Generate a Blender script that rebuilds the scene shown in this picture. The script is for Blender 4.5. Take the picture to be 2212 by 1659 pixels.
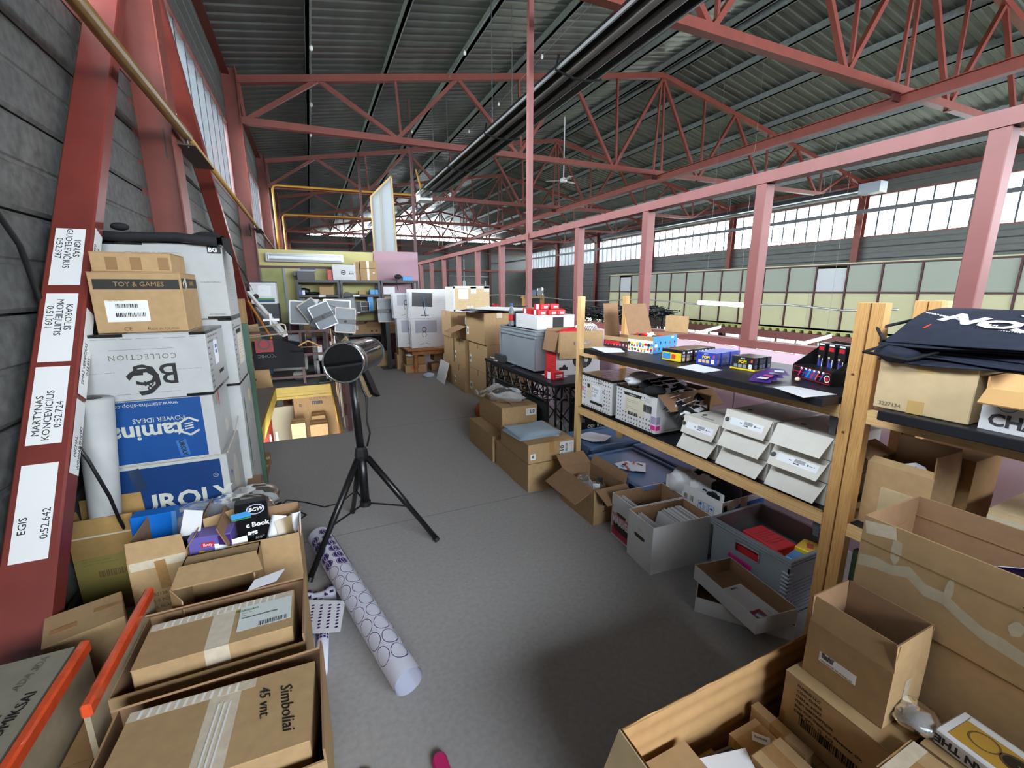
import bpy, bmesh, math, random
from mathutils import Vector as V, Matrix
random.seed(7)
for o in list(bpy.data.objects): bpy.data.objects.remove(o)
SC = bpy.context.scene
COL = SC.collection
PI = math.pi
R = math.radians

# ---------------------------------------------------------------- camera
FPX, YAW, PIT, ROL = 935.8, .42734, .21357, -.00246
CAMP = V((0, 0, 1.6))
_f = V((math.sin(YAW)*math.cos(PIT), math.cos(YAW)*math.cos(PIT), -math.sin(PIT)))
_r0 = V((math.cos(YAW), -math.sin(YAW), 0)); _u0 = _r0.cross(_f)
_r = math.cos(ROL)*_r0 + math.sin(ROL)*_u0
_u = -math.sin(ROL)*_r0 + math.cos(ROL)*_u0
cam = bpy.data.cameras.new('camera'); camo = bpy.data.objects.new('camera', cam)
COL.objects.link(camo); SC.camera = camo
cam.sensor_fit = 'HORIZONTAL'; cam.sensor_width = 36; cam.lens = FPX/2212*36
cam.clip_start = .02; cam.clip_end = 400
m = Matrix((_r, _u, -_f)).transposed().to_4x4(); m.translation = CAMP
camo.matrix_world = m

# ---------------------------------------------------------------- daylight and exposure
W = bpy.data.worlds.new('overcast sky'); SC.world = W; W.use_nodes = True
bg = W.node_tree.nodes['Background']
bg.inputs[0].default_value = (.97, .98, 1.0, 1); bg.inputs[1].default_value = 6.0
SC.view_settings.view_transform = 'Standard'; SC.view_settings.look = 'None'
SC.view_settings.gamma = 1; SC.view_settings.use_curve_mapping = False
SC.view_settings.exposure = 2.5
SC.cycles.max_bounces = 10; SC.cycles.diffuse_bounces = 5; SC.cycles.glossy_bounces = 3
SC.cycles.transmission_bounces = 6; SC.cycles.transparent_max_bounces = 12
SC.cycles.caustics_reflective = False; SC.cycles.caustics_refractive = False
SC.cycles.sample_clamp_indirect = 6

def portal(name, loc, rot, sx, sy):
    l = bpy.data.lights.new(name, 'AREA'); l.shape = 'RECTANGLE'; l.size = sx; l.size_y = sy
    o = bpy.data.objects.new(name, l); COL.objects.link(o); o.location = loc; o.rotation_euler = rot
    l.cycles.is_portal = True
    return o
portal('window_light_portal', (20.9, 17, 4.44), (0, R(90), 0), 1.7, 48)      # faces -X
portal('window_light_portal', (-1.42, 17, 4.08), (0, R(-90), 0), 1.6, 48)    # faces +X
portal('window_light_portal', (9.6, 41.3, 6.9), (R(-90), 0, 0), 17, 1.8)     # far gable
portal('window_light_portal', (9.6, -7.3, 4.0), (R(90), 0, 0), 19, 3)        # glazing added behind the camera

# ---------------------------------------------------------------- photograph measure helpers (2212 x 1659)
def ray(px, py): return _f + _r*((px-1106)/FPX) - _u*((py-829.5)/FPX)
def P(px, py, z=0.0):
    d = ray(px, py); return CAMP + d*((z-1.6)/d.z)
def PX(px, py, X):
    d = ray(px, py); return CAMP + d*(X/d.x)
def PY(px, py, Y):
    d = ray(px, py); return CAMP + d*(Y/d.y)

# ---------------------------------------------------------------- materials
def lin(h):
    if isinstance(h, (tuple, list)): return tuple(h)[:3]
    h = h.lstrip('#'); c = [int(h[i:i+2], 16)/255 for i in (0, 2, 4)]
    return tuple(x/12.92 if x <= .04045 else ((x+.055)/1.055)**2.4 for x in c)
MATS = {}
def mat(name, col, rough=.6, metal=0, noise=None, bump=None, stretch=(1, 1, 1), spec=None, alpha=None, trans=None, emit=None, coat=None, objvar=0, sheen=None):
    if name in MATS: return MATS[name]
    m = bpy.data.materials.new(name); m.use_nodes = True; nt = m.node_tree; N = nt.nodes; L = nt.links
    b = N['Principled BSDF']; c = lin(col)
    b.inputs['Base Color'].default_value = (*c, 1); b.inputs['Roughness'].default_value = rough
    b.inputs['Metallic'].default_value = metal
    if spec is not None: b.inputs['Specular IOR Level'].default_value = spec
    if coat: b.inputs['Coat Weight'].default_value = coat
    if trans: b.inputs['Transmission Weight'].default_value = trans
    if alpha is not None: b.inputs['Alpha'].default_value = alpha
    if emit: b.inputs['Emission Color'].default_value = (*c, 1); b.inputs['Emission Strength'].default_value = emit
    tc = N.new('ShaderNodeTexCoord'); mp = N.new('ShaderNodeMapping'); L.new(tc.outputs['Object'], mp.inputs[0])
    mp.inputs['Scale'].default_value = stretch
    out = None
    if noise:
        sc, amt = noise[:2]; det = noise[2] if len(noise) > 2 else 4
        n = N.new('ShaderNodeTexNoise'); n.inputs['Scale'].default_value = sc; n.inputs['Detail'].default_value = det
        L.new(mp.outputs[0], n.inputs[0])
        r = N.new('ShaderNodeValToRGB'); L.new(n.outputs[0], r.inputs[0])
        r.color_ramp.elements[0].position = .3; r.color_ramp.elements[1].position = .7
        r.color_ramp.elements[0].color = (*[x*(1-amt) for x in c], 1); r.color_ramp.elements[1].color = (*[min(1, x*(1+amt)) for x in c], 1)
        out = r.outputs[0]
    if objvar:
        oi = N.new('ShaderNodeObjectInfo'); mr = N.new('ShaderNodeMapRange'); L.new(oi.outputs['Random'], mr.inputs[0])
        mr.inputs[3].default_value = 1-objvar; mr.inputs[4].default_value = 1+objvar
        vm = N.new('ShaderNodeVectorMath'); vm.operation = 'SCALE'
        if out: L.new(out, vm.inputs[0])
        else: vm.inputs[0].default_value = c
        L.new(mr.outputs[0], vm.inputs['Scale']); out = vm.outputs[0]
    if out: L.new(out, b.inputs['Base Color'])
    if bump:
        sc, st = bump
        n2 = N.new('ShaderNodeTexNoise'); n2.inputs['Scale'].default_value = sc; n2.inputs['Detail'].default_value = 5
        L.new(mp.outputs[0], n2.inputs[0]); bp = N.new('ShaderNodeBump'); bp.inputs['Strength'].default_value = st
        bp.inputs['Distance'].default_value = .004
        L.new(n2.outputs[0], bp.inputs['Height']); L.new(bp.outputs[0], b.inputs['Normal'])
    MATS[name] = m; return m
def glassy(name, col, clear=.6, rough=.3, kind='Translucent'):
    """thin sheet: part sees through, part scatters"""
    if name in MATS: return MATS[name]
    m = bpy.data.materials.new(name); m.use_nodes = True; nt = m.node_tree; N = nt.nodes; L = nt.links
    N.clear(); o = N.new('ShaderNodeOutputMaterial'); t = N.new('ShaderNodeBsdfTransparent'); c = lin(col)
    t.inputs[0].default_value = (*[x**.3 for x in c], 1)
    if kind == 'Translucent': d = N.new('ShaderNodeBsdfTranslucent')
    else: d = N.new('ShaderNodeBsdfDiffuse')
    d.inputs[0].default_value = (*c, 1)
    mx = N.new('ShaderNodeMixShader'); mx.inputs[0].default_value = 1-clear
    L.new(t.outputs[0], mx.inputs[1]); L.new(d.outputs[0], mx.inputs[2])
    g = N.new('ShaderNodeBsdfGlossy'); g.inputs['Roughness'].default_value = rough; g.inputs[0].default_value = (1, 1, 1, 1)
    fr = N.new('ShaderNodeFresnel'); fr.inputs[0].default_value = 1.35
    mx2 = N.new('ShaderNodeMixShader'); L.new(fr.outputs[0], mx2.inputs[0]); L.new(mx.outputs[0], mx2.inputs[1]); L.new(g.outputs[0], mx2.inputs[2])
    L.new(mx2.outputs[0], o.inputs[0]); MATS[name] = m; return m
def wood(name, col, dark, scale=9):
    if name in MATS: return MATS[name]
    m = mat(name, col, .5, noise=(3, .08)); nt = m.node_tree; N = nt.nodes; L = nt.links; b = N['Principled BSDF']
    tc = N.new('ShaderNodeTexCoord'); mp = N.new('ShaderNodeMapping'); L.new(tc.outputs['Generated'], mp.inputs[0])
    mp.inputs['Scale'].default_value = (2.2, 1.3, 1)
    n = N.new('ShaderNodeTexNoise'); n.inputs['Scale'].default_value = 1.6; n.inputs['Detail'].default_value = 2; L.new(mp.outputs[0], n.inputs[0])
    w = N.new('ShaderNodeMath'); w.operation = 'MULTIPLY'; w.inputs[1].default_value = 90; L.new(n.outputs[0], w.inputs[0])
    s = N.new('ShaderNodeMath'); s.operation = 'SINE'; L.new(w.outputs[0], s.inputs[0])
    mr = N.new('ShaderNodeMapRange'); mr.inputs[1].default_value = -.2; mr.inputs[2].default_value = 1; L.new(s.outputs[0], mr.inputs[0])
    r = N.new('ShaderNodeMix'); r.data_type = 'RGBA'; r.inputs[6].default_value = (*lin(col), 1); r.inputs[7].default_value = (*lin(dark), 1)
    f2 = N.new('ShaderNodeMath'); f2.operation = 'MULTIPLY'; f2.inputs[1].default_value = .55; L.new(mr.outputs[0], f2.inputs[0])
    L.new(f2.outputs[0], r.inputs[0]); L.new(r.outputs[2], b.inputs['Base Color'])
    return m

RED = mat('oxide red paint', '#74362c', .45, noise=(6, .12))
RED2 = mat('pinkish red paint', '#7b4845', .5, noise=(6, .08))
DKRED = mat('dark red paint', '#431c1b', .5, noise=(5, .1))
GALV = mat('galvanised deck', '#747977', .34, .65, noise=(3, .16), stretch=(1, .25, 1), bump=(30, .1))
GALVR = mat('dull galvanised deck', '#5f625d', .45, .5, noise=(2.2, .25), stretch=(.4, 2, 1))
PURL = mat('galvanised purlin', '#929a9a', .55, .15, noise=(14, .15))
TRAY = mat('mottled galvanised tray', '#595b59', .55, .25, noise=(20, .34, 8), objvar=.1, bump=(16, .25))
TRAYR = mat('grey cladding', '#5d605e', .5, .3, noise=(3, .14), stretch=(1, 1, 4), objvar=.05)
FLOOR = mat('grey floor board', '#a3a19f', .6, noise=(46, .09, 8), bump=(120, .12))
CONC = mat('concrete', '#6d6c68', .7, noise=(3, .15))
PINK = mat('pale pink board', '#d9bcc9', .55, noise=(2, .04))
PINKF = mat('dusky pink board', '#a5828e', .55, noise=(2, .05))
MAROON = mat('maroon board', '#6e3340', .55, noise=(3, .08))
YEL = mat('yellow green board', '#bdb679', .6, noise=(2, .05))
OLIVE = mat('olive board', '#9a9b60', .6, noise=(6, .08))
OFFY = mat('pale olive panel', '#bdbb92', .45, noise=(1.5, .04), objvar=.04)
PANE = glassy('channel glass', '#e3f0fa', .95, .1)
OGLASS = glassy('office glass', '#b9c1b2', .3, .05, 'Diffuse')
DGLASS = glassy('clear window glass', '#dfeef0', .85, .05)
CURT = mat('white net curtain', '#e6ecee', .8, alpha=.75)
CB = mat('brown cardboard', '#ae9069', .8, noise=(28, .07, 6), bump=(60, .12), objvar=.06, spec=.2)
CBD = mat('darker cardboard', '#977750', .8, noise=(24, .08, 6), bump=(60, .12), objvar=.05, spec=.2)
CBP = mat('pale cardboard', '#cdb58e', .8, noise=(24, .06, 6), bump=(60, .1), objvar=.03, spec=.2)
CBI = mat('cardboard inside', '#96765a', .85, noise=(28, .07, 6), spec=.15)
CBG = mat('greyish cardboard', '#9a8c74', .82, noise=(20, .09, 6), spec=.2)
CBW = mat('white carton', '#d9dadb', .6, noise=(14, .03), spec=.3)
CBWD = mat('darkened white carton', '#aeb0af', .65, noise=(9, .07), spec=.25)  # white carton darkened in colour to offset strong light on the left stack
CBK = mat('cream file box', '#d8d5cc', .7, noise=(30, .03), spec=.3)
TAPE = mat('glossy brown tape', '#a57f52', .16, noise=(50, .1), coat=.5, bump=(45, .5), stretch=(1, 1, 1))
TAPEC = mat('clear tape', '#cfc2ab', .12, noise=(40, .08), coat=.6, bump=(35, .6))
TAPEW = mat('milky tape', '#d8d6cf', .3, noise=(30, .1))
PAPER = mat('white paper', '#e9ecf1', .7)
SHEET = mat('label paper', '#dfe0de', .6)
INK = mat('black ink', '#161616', .6)
INKF = mat('faded ink', '#6a6558', .7)
INKB = mat('blue ink', '#1c4da0', .5)
INKBR = mat('brown print', '#6b4f2f', .7)
INKP = mat('purple ink', '#3d1d6a', .5)
WHITE = mat('white paint', '#e8eaea', .45)
WINK = mat('white print', '#f2f2f2', .5)
BLK = mat('black plastic', '#17181a', .4, noise=(8, .1))
BLKM = mat('black metal', '#141416', .35, .2)
BLKT = mat('black table top', '#1d1e24', .42, noise=(5, .1), spec=.3)
BLKC = mat('black cloth', '#15161b', .85, noise=(30, .2), bump=(60, .4))
NAVY = mat('navy cloth', '#1d2436', .85, noise=(20, .2), bump=(50, .4))
GREY = mat('grey plastic', '#8d969d', .4, noise=(4, .04))
DGREY = mat('dark grey plastic', '#3c3f43', .45)
PINE = wood('pine timber', '#cfa064', '#a8763f')
PINE2 = wood('pale pine timber', '#e3bd84', '#c5935a')
OAK = wood('oiled table wood', '#a56a35', '#6d421d')
CHIP = mat('chipboard', '#b78f57', .7, noise=(60, .3, 6))
ORANGE = mat('orange tape', '#d9522b', .25, noise=(20, .2), coat=.4)
REDP = mat('red print', '#c8262e', .4, noise=(20, .08))
MAGENTA = mat('magenta label', '#e0288f', .5)
BLUE = mat('carton blue', '#1d62b4', .45, noise=(12, .08))
LBLUE = mat('sky blue print', '#3e92d0', .4)
YELP = mat('yellow print', '#e6c828', .45)
GREENP = mat('green print', '#3a8a4a', .5)
PURP = mat('violet print', '#5b4a9c', .45)
BIN = glassy('blue tinted plastic', '#7d9cc4', .35, .12, 'Diffuse')
FILM = glassy('clear plastic film', '#e6eaed', .74, .14, 'Diffuse')
CHROME = mat('chrome', '#c8cacc', .12, 1)
ALU = mat('aluminium', '#b5b9bb', .35, .8)
ZINC = mat('zinc bracket', '#6f7478', .45, .7)
BRASSP = mat('ochre pipe paint', '#97743a', .4, noise=(8, .1))
YPIPE = mat('yellow pipe paint', '#d39a35', .4)
SCREEN = mat('grey poster', '#5f686f', .35, noise=(2, .05))
CABLE = mat('black cable', '#101012', .5)
WCABLE = mat('white cable', '#e6e8ea', .45)
TUBE = mat('lit tube', '#fffaf0', .5, emit=5)
BRICKO = mat('basketball leather', '#b5582c', .6, bump=(140, .4))

# ---------------------------------------------------------------- mesh builder
class MB:
    def __init__(s): s.v = []; s.f = []; s.m = []
    def add(s, vs, fs, mi=0):
        n = len(s.v); s.v += [tuple(v) for v in vs]; s.f += [tuple(i+n for i in f) for f in fs]; s.m += [mi]*len(fs); return s
    def box(s, x0, y0, z0, x1, y1, z1, mi=0):
        return s.add([(x0,y0,z0),(x1,y0,z0),(x1,y1,z0),(x0,y1,z0),(x0,y0,z1),(x1,y0,z1),(x1,y1,z1),(x0,y1,z1)],
            [(0,3,2,1),(4,5,6,7),(0,1,5,4),(1,2,6,5),(2,3,7,6),(3,0,4,7)], mi)
    def bar(s, a, b, w, h, mi=0, up=V((0, 0, 1))):
        a = V(a); b = V(b); d = (b-a).normalized()
        if abs(d.dot(up)) > .99: up = V((0, 1, 0))
        x = d.cross(up).normalized()*(w/2); y = x.cross(d).normalized()*(h/2)
        return s.add([a-x-y, a+x-y, a+x+y, a-x+y, b-x-y, b+x-y, b+x+y, b-x+y],
            [(0,3,2,1),(4,5,6,7),(0,1,5,4),(1,2,6,5),(2,3,7,6),(3,0,4,7)], mi)
    def ibeam(s, a, b, w, h, t=.012, mi=0, up=V((0, 0, 1))):
        a = V(a); b = V(b); d = (b-a).normalized()
        if abs(d.dot(up)) > .99: up = V((0, 1, 0))
        x = d.cross(up).normalized(); y = x.cross(d).normalized()
        for k in (-1, 1): s.bar(a+y*k*(h/2-t/2), b+y*k*(h/2-t/2), w, t, mi, up)
        return s.bar(a, b, t, h-2*t, mi, up)
    def tube(s, pts, r, n=8, mi=0, caps=True, closed=False):
        pts = [V(p) for p in pts]; k = len(pts); rr = r if isinstance(r, (list, tuple)) else [r]*k
        base = len(s.v); prev = None
        for i, p in enumerate(pts):
            d = (pts[min(i+1, k-1)] - pts[max(i-1, 0)])
            if d.length < 1e-9: d = V((0, 0, 1))
            d.normalize()
            if prev is None: x = d.orthogonal().normalized()
            else:
                x = prev - d*prev.dot(d)
                x = x.normalized() if x.length > 1e-6 else d.orthogonal().normalized()
            prev = x; y = d.cross(x)
            for j in range(n):
                a = 2*PI*j/n; s.v.append(tuple(p + (x*math.cos(a)+y*math.sin(a))*rr[i]))
        for i in range(k-1):
            for j in range(n):
                j2 = (j+1) % n; s.f.append((base+i*n+j, base+i*n+j2, base+(i+1)*n+j2, base+(i+1)*n+j)); s.m.append(mi)
        if caps:
            s.f.append(tuple(base+j for j in reversed(range(n)))); s.m.append(mi)
            s.f.append(tuple(base+(k-1)*n+j for j in range(n))); s.m.append(mi)
        return s
    def plate(s, q, t, mi=0, mi2=None):
        """quad with thickness t on its back side; mi2 = material of back and edges"""
        q = [V(p) for p in q]; n = (q[1]-q[0]).cross(q[3]-q[0]).normalized()
        b = [p-n*t for p in q]; m2 = mi if mi2 is None else mi2
        s.add(q+b, [(0,1,2,3)], mi); k = len(s.v)-8
        for f in [(7,6,5,4),(0,4,5,1),(1,5,6,2),(2,6,7,3),(3,7,4,0)]: s.f.append(tuple(i+k for i in f)); s.m.append(m2)
        return s
    def poly(s, pts, t, ax, mi=0):
        """extruded polygon: pts 3d planar list, ax = thickness vector"""
        n = len(pts); ax = V(ax)*t
        return s.add([V(p) for p in pts]+[V(p)+ax for p in pts], [tuple(reversed(range(n))), tuple(range(n, 2*n))]+[(i, (i+1) % n, n+(i+1) % n, n+i) for i in range(n)], mi)
    def grid(s, fn, nu, nv, mi=0, wrapu=False):
        base = len(s.v)
        for i in range(nu+1):
            for j in range(nv+1): s.v.append(tuple(fn(i/nu, j/nv)))
        for i in range(nu):
            for j in range(nv):
                a = base+i*(nv+1)+j; s.f.append((a, a+nv+1, a+nv+2, a+1)); s.m.append(mi)
        return s
    def lathe(s, prof, c, n=16, mi=0):
        c = V(c); return s.tube([c+V((0, 0, z)) for r, z in prof], [max(r, 1e-4) for r, z in prof], n, mi)
    def mesh(s, name, mats, smooth=False, bevel=0):
        me = bpy.data.meshes.new(name); me.from_pydata(s.v, [], s.f)
        for m in (mats if isinstance(mats, (list, tuple)) else [mats]): me.materials.append(m)
        me.polygons.foreach_set('material_index', s.m)
        if smooth: me.polygons.foreach_set('use_smooth', [True]*len(s.f))
        if bevel:
            bm = bmesh.new(); bm.from_mesh(me)
            es = [e for e in bm.edges if len(e.link_faces) == 2 and e.calc_face_angle(0) > .6]
            bmesh.ops.bevel(bm, geom=es, offset=bevel, segments=1, affect='EDGES', clamp_overlap=True)
            bm.to_mesh(me); bm.free()
        me.update(); return me
    def obj(s, name, mats, parent=None, loc=(0, 0, 0), rot=(0, 0, 0), smooth=False, bevel=0):
        o = bpy.data.objects.new(name, s.mesh(name, mats, smooth, bevel)); COL.objects.link(o)
        o.location = loc; o.rotation_euler = rot
        if parent: o.parent = parent
        return o
def thing(name, label, cat, loc=(0, 0, 0), rz=0, group=None, rot=None):
    o = bpy.data.objects.new(name, None); COL.objects.link(o); o.empty_display_size = .1
    o.location = loc; o.rotation_euler = rot or (0, 0, rz); return tag(o, label, cat, group)
def tag(o, label, cat, group=None, kind=None):
    o['label'] = label; o['category'] = cat
    if group: o['group'] = group
    if kind: o['kind'] = kind
    return o
def struct(o): o['kind'] = 'structure'; return o
def copy_tree(o, parent=None):
    c = o.copy(); COL.objects.link(c); c.parent = parent
    for ch in list(o.children): copy_tree(ch, c)
    return c
_txt = {}
def textmesh(t, size, ext=.0004, align='CENTER', bold=0, sp=1.0, shear=0):
    k = (t, size, align, bold, sp, shear)
    if k in _txt: return _txt[k]
    cu = bpy.data.curves.new('lettering', 'FONT'); cu.body = t; cu.size = size; cu.extrude = ext; cu.align_x = align; cu.align_y = 'CENTER'
    cu.offset = bold; cu.space_character = sp; cu.shear = shear; cu.resolution_u = 2
    o = bpy.data.objects.new('tmp', cu); COL.objects.link(o)
    dg = bpy.context.evaluated_depsgraph_get(); me = bpy.data.meshes.new_from_object(o.evaluated_get(dg))
    bpy.data.objects.remove(o); bpy.data.curves.remove(cu); me.name = 'lettering'; _txt[k] = me; return me

# ---------------------------------------------------------------- box frames and cartons
class Fr:
    """box frame: base centre, yaw, size"""
    def __init__(s, x, y, z, w, d, h, yaw=0): s.x, s.y, s.z, s.w, s.d, s.h, s.yaw = x, y, z, w, d, h, yaw
    @property
    def top(s): return s.z+s.h
    def w2(s, lx, ly, lz=0): c, n = math.cos(s.yaw), math.sin(s.yaw); return V((s.x+c*lx-n*ly, s.y+n*lx+c*ly, s.z+lz))
def AB(x0, y0, z0, x1, y1, z1, yaw=0):
    return Fr((x0+x1)/2, (y0+y1)/2, z0, x1-x0, y1-y0, z1-z0, R(yaw))
def face(fr, f):
    w, d, h = fr.w/2, fr.d/2, fr.h
    return {'f': (V((-w,-d,0)), V((1,0,0)), V((0,0,1)), fr.w, fr.h), 'r': (V((w,-d,0)), V((0,1,0)), V((0,0,1)), fr.d, fr.h),
            'b': (V((w,d,0)), V((-1,0,0)), V((0,0,1)), fr.w, fr.h), 'l': (V((-w,d,0)), V((0,-1,0)), V((0,0,1)), fr.d, fr.h),
            't': (V((-w,-d,h)), V((1,0,0)), V((0,1,0)), fr.w, fr.d)}[f]
def facemat(fr, f, u, v, off, rot=0):
    o, x, y, W_, H_ = face(fr, f); n = x.cross(y)
    m = Matrix((x, y, n)).transposed().to_4x4(); m.translation = o + x*(u*W_) + y*(v*H_) + n*off
    return m @ Matrix.Rotation(rot, 4, 'Z')
def sheet(root, fr, f, u, v, w, h, mt, rot=0, name='label_sheet', off=.0003, t=.0005, label=None):
    b = MB().box(-w/2, -h/2, 0, w/2, h/2, t); o = b.obj(name, mt, root); o.matrix_local = facemat(fr, f, u, v, off, R(rot))
    if label: o['label'] = label
    return o
def ltr(root, fr, f, u, v, size, text, mt=None, rot=0, off=.0014, bold=0, sp=1.0, shear=0, name='lettering', align='CENTER', sx=1):
    me = textmesh(text, size, align=align, bold=bold, sp=sp, shear=shear)
    mt = mt or INK
    me = me.copy() if (me.materials and me.materials[0] != mt) else me
    if not me.materials: me.materials.append(mt)
    else: me.materials[0] = mt
    o = bpy.data.objects.new(name, me); COL.objects.link(o); o.parent = root
    o.matrix_local = facemat(fr, f, u, v, off, R(rot)) @ Matrix.Diagonal((sx, 1, 1, 1)); return o
def bars_(root, fr, f, u, v, w, h, mt=None, rot=0, off=.0014, n=26, name='barcode'):
    b = MB(); x = -w/2; rnd = random.Random(int(u*997+v*31+w*1e4))
    while x < w/2-.001:
        bw = w/n*rnd.choice((.35, .5, .8, 1.1)); b.box(x, -h/2, 0, min(x+bw, w/2), h/2, .0003); x += bw + w/n*rnd.choice((.4, .6, .9))
    o = b.obj(name, mt or INK, root); o.matrix_local = facemat(fr, f, u, v, off, R(rot)); return o
def lines_(root, fr, f, u, v, w, h, n, mt=None, rot=0, off=.0014, t=.0015, name='printed_line'):
    b = MB(); rnd = random.Random(n*7+int(w*1000))
    for i in range(n):
        y = h/2-(i+.5)*h/n; x = -w/2
        while x < w/2:
            l = rnd.uniform(.06, .2)*w; b.box(x, y-t/2, 0, min(x+l, w/2), y+t/2, .0003); x += l+.03*w
            if rnd.random() < .12: break
    o = b.obj(name, mt or INKF, root); o.matrix_local = facemat(fr, f, u, v, off, R(rot)); return o
def blotch(root, fr, f, u, v, w, h, mt, rot=0, seed=1, n=10, off=.0004, name='torn_patch'):
    rnd = random.Random(seed); pts = []
    for i in range(n):
        a = 2*PI*i/n; k = rnd.uniform(.7, 1.1); pts.append((math.cos(a)*w/2*k, math.sin(a)*h/2*k, 0))
    o = MB().poly(pts, .0005, (0, 0, 1)).obj(name, mt, root); o.matrix_local = facemat(fr, f, u, v, off, R(rot)); return o
def corr_edge(): pass

def carton(fr, label, mt=CB, opn=None, tape='x', tapem=None, name='cardboard_box', cat='box', group=None, t=.004, inner=None, flapmat=None, seam=True, overhang=.09, tilt=None, tapew=.048, fm=.02):
    """opn: None closed, else dict side -> (angle from upright, length); 0 upright, 90 flat outwards, negative inwards"""
    root = thing(name, label, cat, (fr.x, fr.y, fr.z), fr.yaw, group, rot=tilt)
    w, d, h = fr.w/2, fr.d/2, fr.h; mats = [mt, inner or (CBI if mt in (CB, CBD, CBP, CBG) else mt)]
    if opn is None:
        MB().box(-w, -d, 0, w, d, h-.0035).obj('body', mats, root, bevel=.003)
        if seam:
            if tape == 'y': q = [(-w, -d, -.0012, d), (.0012, -d, w, d)]
            else: q = [(-w, -d, w, -.0012), (-w, .0012, w, d)]
            for a in q:
                a = (a[0], a[1], a[2], a[3])
                MB().box(min(a[0], a[2]), min(a[1], a[3]), h-.0035, max(a[0], a[2]), max(a[1], a[3]), h).obj('flap', mt, root)
        if tape:
            tm = tapem or TAPE; b = MB(); k = tapew/2; o = overhang
            if tape == 'y':
                b.box(-k, -d-.0006, h, k, d+.0006, h+.0006)
                for s in (-1, 1): b.box(-k, s*(d+.0003)-.0003, h-o, k, s*(d+.0003)+.0003, h+.0006)
            else:
                b.box(-w-.0006, -k, h, w+.0006, k, h+.0006)
                for s in (-1, 1): b.box(s*(w+.0003)-.0003, -k, h-o, s*(w+.0003)+.0003, k, h+.0006)
            b.obj('tape', tm, root)
    else:
        b = MB()
        for (x0, y0, x1, y1) in [(-w, -d, w, -d+t), (-w, d-t, w, d), (-w, -d+t, -w+t, d-t), (w-t, -d+t, w, d-t)]: b.box(x0, y0, 0, x1, y1, h)
        # inside faces use inner material
        k = 0
        for i, f in enumerate(b.f): pass
        b.m[4] = 1; b.m[6+2] = 1; b.m[12+3] = 1; b.m[18+5] = 1
        b.box(-w+t, -d+t, 0, w-t, d-t, t, 1)
        b.obj('body', mats, root)
        for s, (ang, ln) in opn.items():
            a = R(ang)
            hx = {'f': V((0, -d, h)), 'b': V((0, d, h)), 'l': V((-w, 0, h)), 'r': V((w, 0, h))}[s]
            out = {'f': V((0, -1, 0)), 'b': V((0, 1, 0)), 'l': V((-1, 0, 0)), 'r': V((1, 0, 0))}[s]
            al = V((0, 0, 1)).cross(out)  # along the hinge
            L_ = (fr.w if s in 'fb' else fr.d)/2 - .002
            dr = (V((0, 0, 1))*math.cos(a) + out*math.sin(a)); nn = dr.cross(al)
            p0 = hx - al*L_; p1 = hx + al*L_; e = dr*ln
            # outer face points away
            MB().plate([p0, p1, p1+e-al*fm*0.3, p0+e+al*fm*.3], t, 0, 1).obj('flap', [flapmat or mats[0], mats[1]], root)
    return root
def paper(label, pts, cat='paper', mt=None, name='paper_sheet', group=None, t=.0008, prints=()):
    """flat sheet through 3/4 world corner points"""
    c = sum((V(p) for p in pts), V())/len(pts)
    b = MB().plate([V(p)-c for p in pts], t); o = b.obj(name, mt or PAPER, None, loc=c+V((0, 0, t))); return tag(o, label, cat, group)
def crumple(rx, ry, rz, amp, seed, nu=22, nv=14, mi=0, b=None):
    rnd = random.Random(seed); ph = [(rnd.uniform(-1, 1), rnd.uniform(-1, 1), rnd.uniform(-1, 1), rnd.uniform(0, 6), rnd.uniform(3, 11)) for _ in range(9)]
    def fn(u, v):
        a = 2*PI*u; t_ = PI*v; n = V((math.sin(t_)*math.cos(a), math.sin(t_)*math.sin(a), math.cos(t_)))
        k = sum(abs(math.sin(n.dot(V(p[:3]))*p[4]+p[3])) for p in ph)/9-.5
        return V((n.x*rx, n.y*ry, n.z*rz))*(1+amp*k)
    b = b or MB(); b.grid(fn, nu, nv, mi); return b
# ================================================================ the hall
Y0, Y1 = -7.06, 41.0           # gables
TY = [4.94+6.02*k for k in range(-1, 7)]   # truss / column lines
XL, XR = -1.2, 20.6            # wall inner faces
XM = 9.79                      # ridge
ZE, ZR = 5.84, 7.84            # eaves / ridge underside
LOW = -2.9                     # hall ground floor
def roofz(x): return ZE+(x-XL)*(ZR-ZE)/(XM-XL) if x < XM else ZR-(x-XM)*(ZR-ZE)/(XR-XM)

# ---- mezzanine floor with the stair opening
fl = MB(); HX0, HX1, HY0, HY1 = -.70, .21, 5.13, 8.12
for a in [(XL, Y0, 3.12, HY0), (XL, HY1, 3.12, 14.2), (XL, HY0, HX0, HY1), (HX1, HY0, 3.12, HY1)]:
    fl.box(a[0], a[1], -.16, a[2], a[3], 0)
struct(fl.obj('floor', FLOOR))
sm = MB()
for y in (.42, 2.86, 5.13, 7.57, 10.0): sm.box(XL, y, 0, 3.0, y+.004, .0006)
so = sm.obj('floor_seam', mat('floor seam', '#6b6a69', .8)); struct(so); so.parent = bpy.data.objects['floor']
YEL2 = mat('yellow rim paint', '#bba44a', .55, noise=(6, .1))
rim = MB(); rim.box(HX0, HY1-.03, -.16, HX1, HY1, -.001).box(HX0, HY0, -.19, HX0+.03, HY1-.03, -.001).box(HX1-.03, HY0, -.16, HX1, HY1-.03, -.001)
rim.box(HX0, HY1-.03, -.21, HX1, HY1, -.165)
struct(rim.obj('trim_1', YEL2))
lf = MB().box(XL-.3, Y0, LOW-.1, XR+.3, Y1, LOW); struct(lf.obj('floor', CONC))

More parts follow.
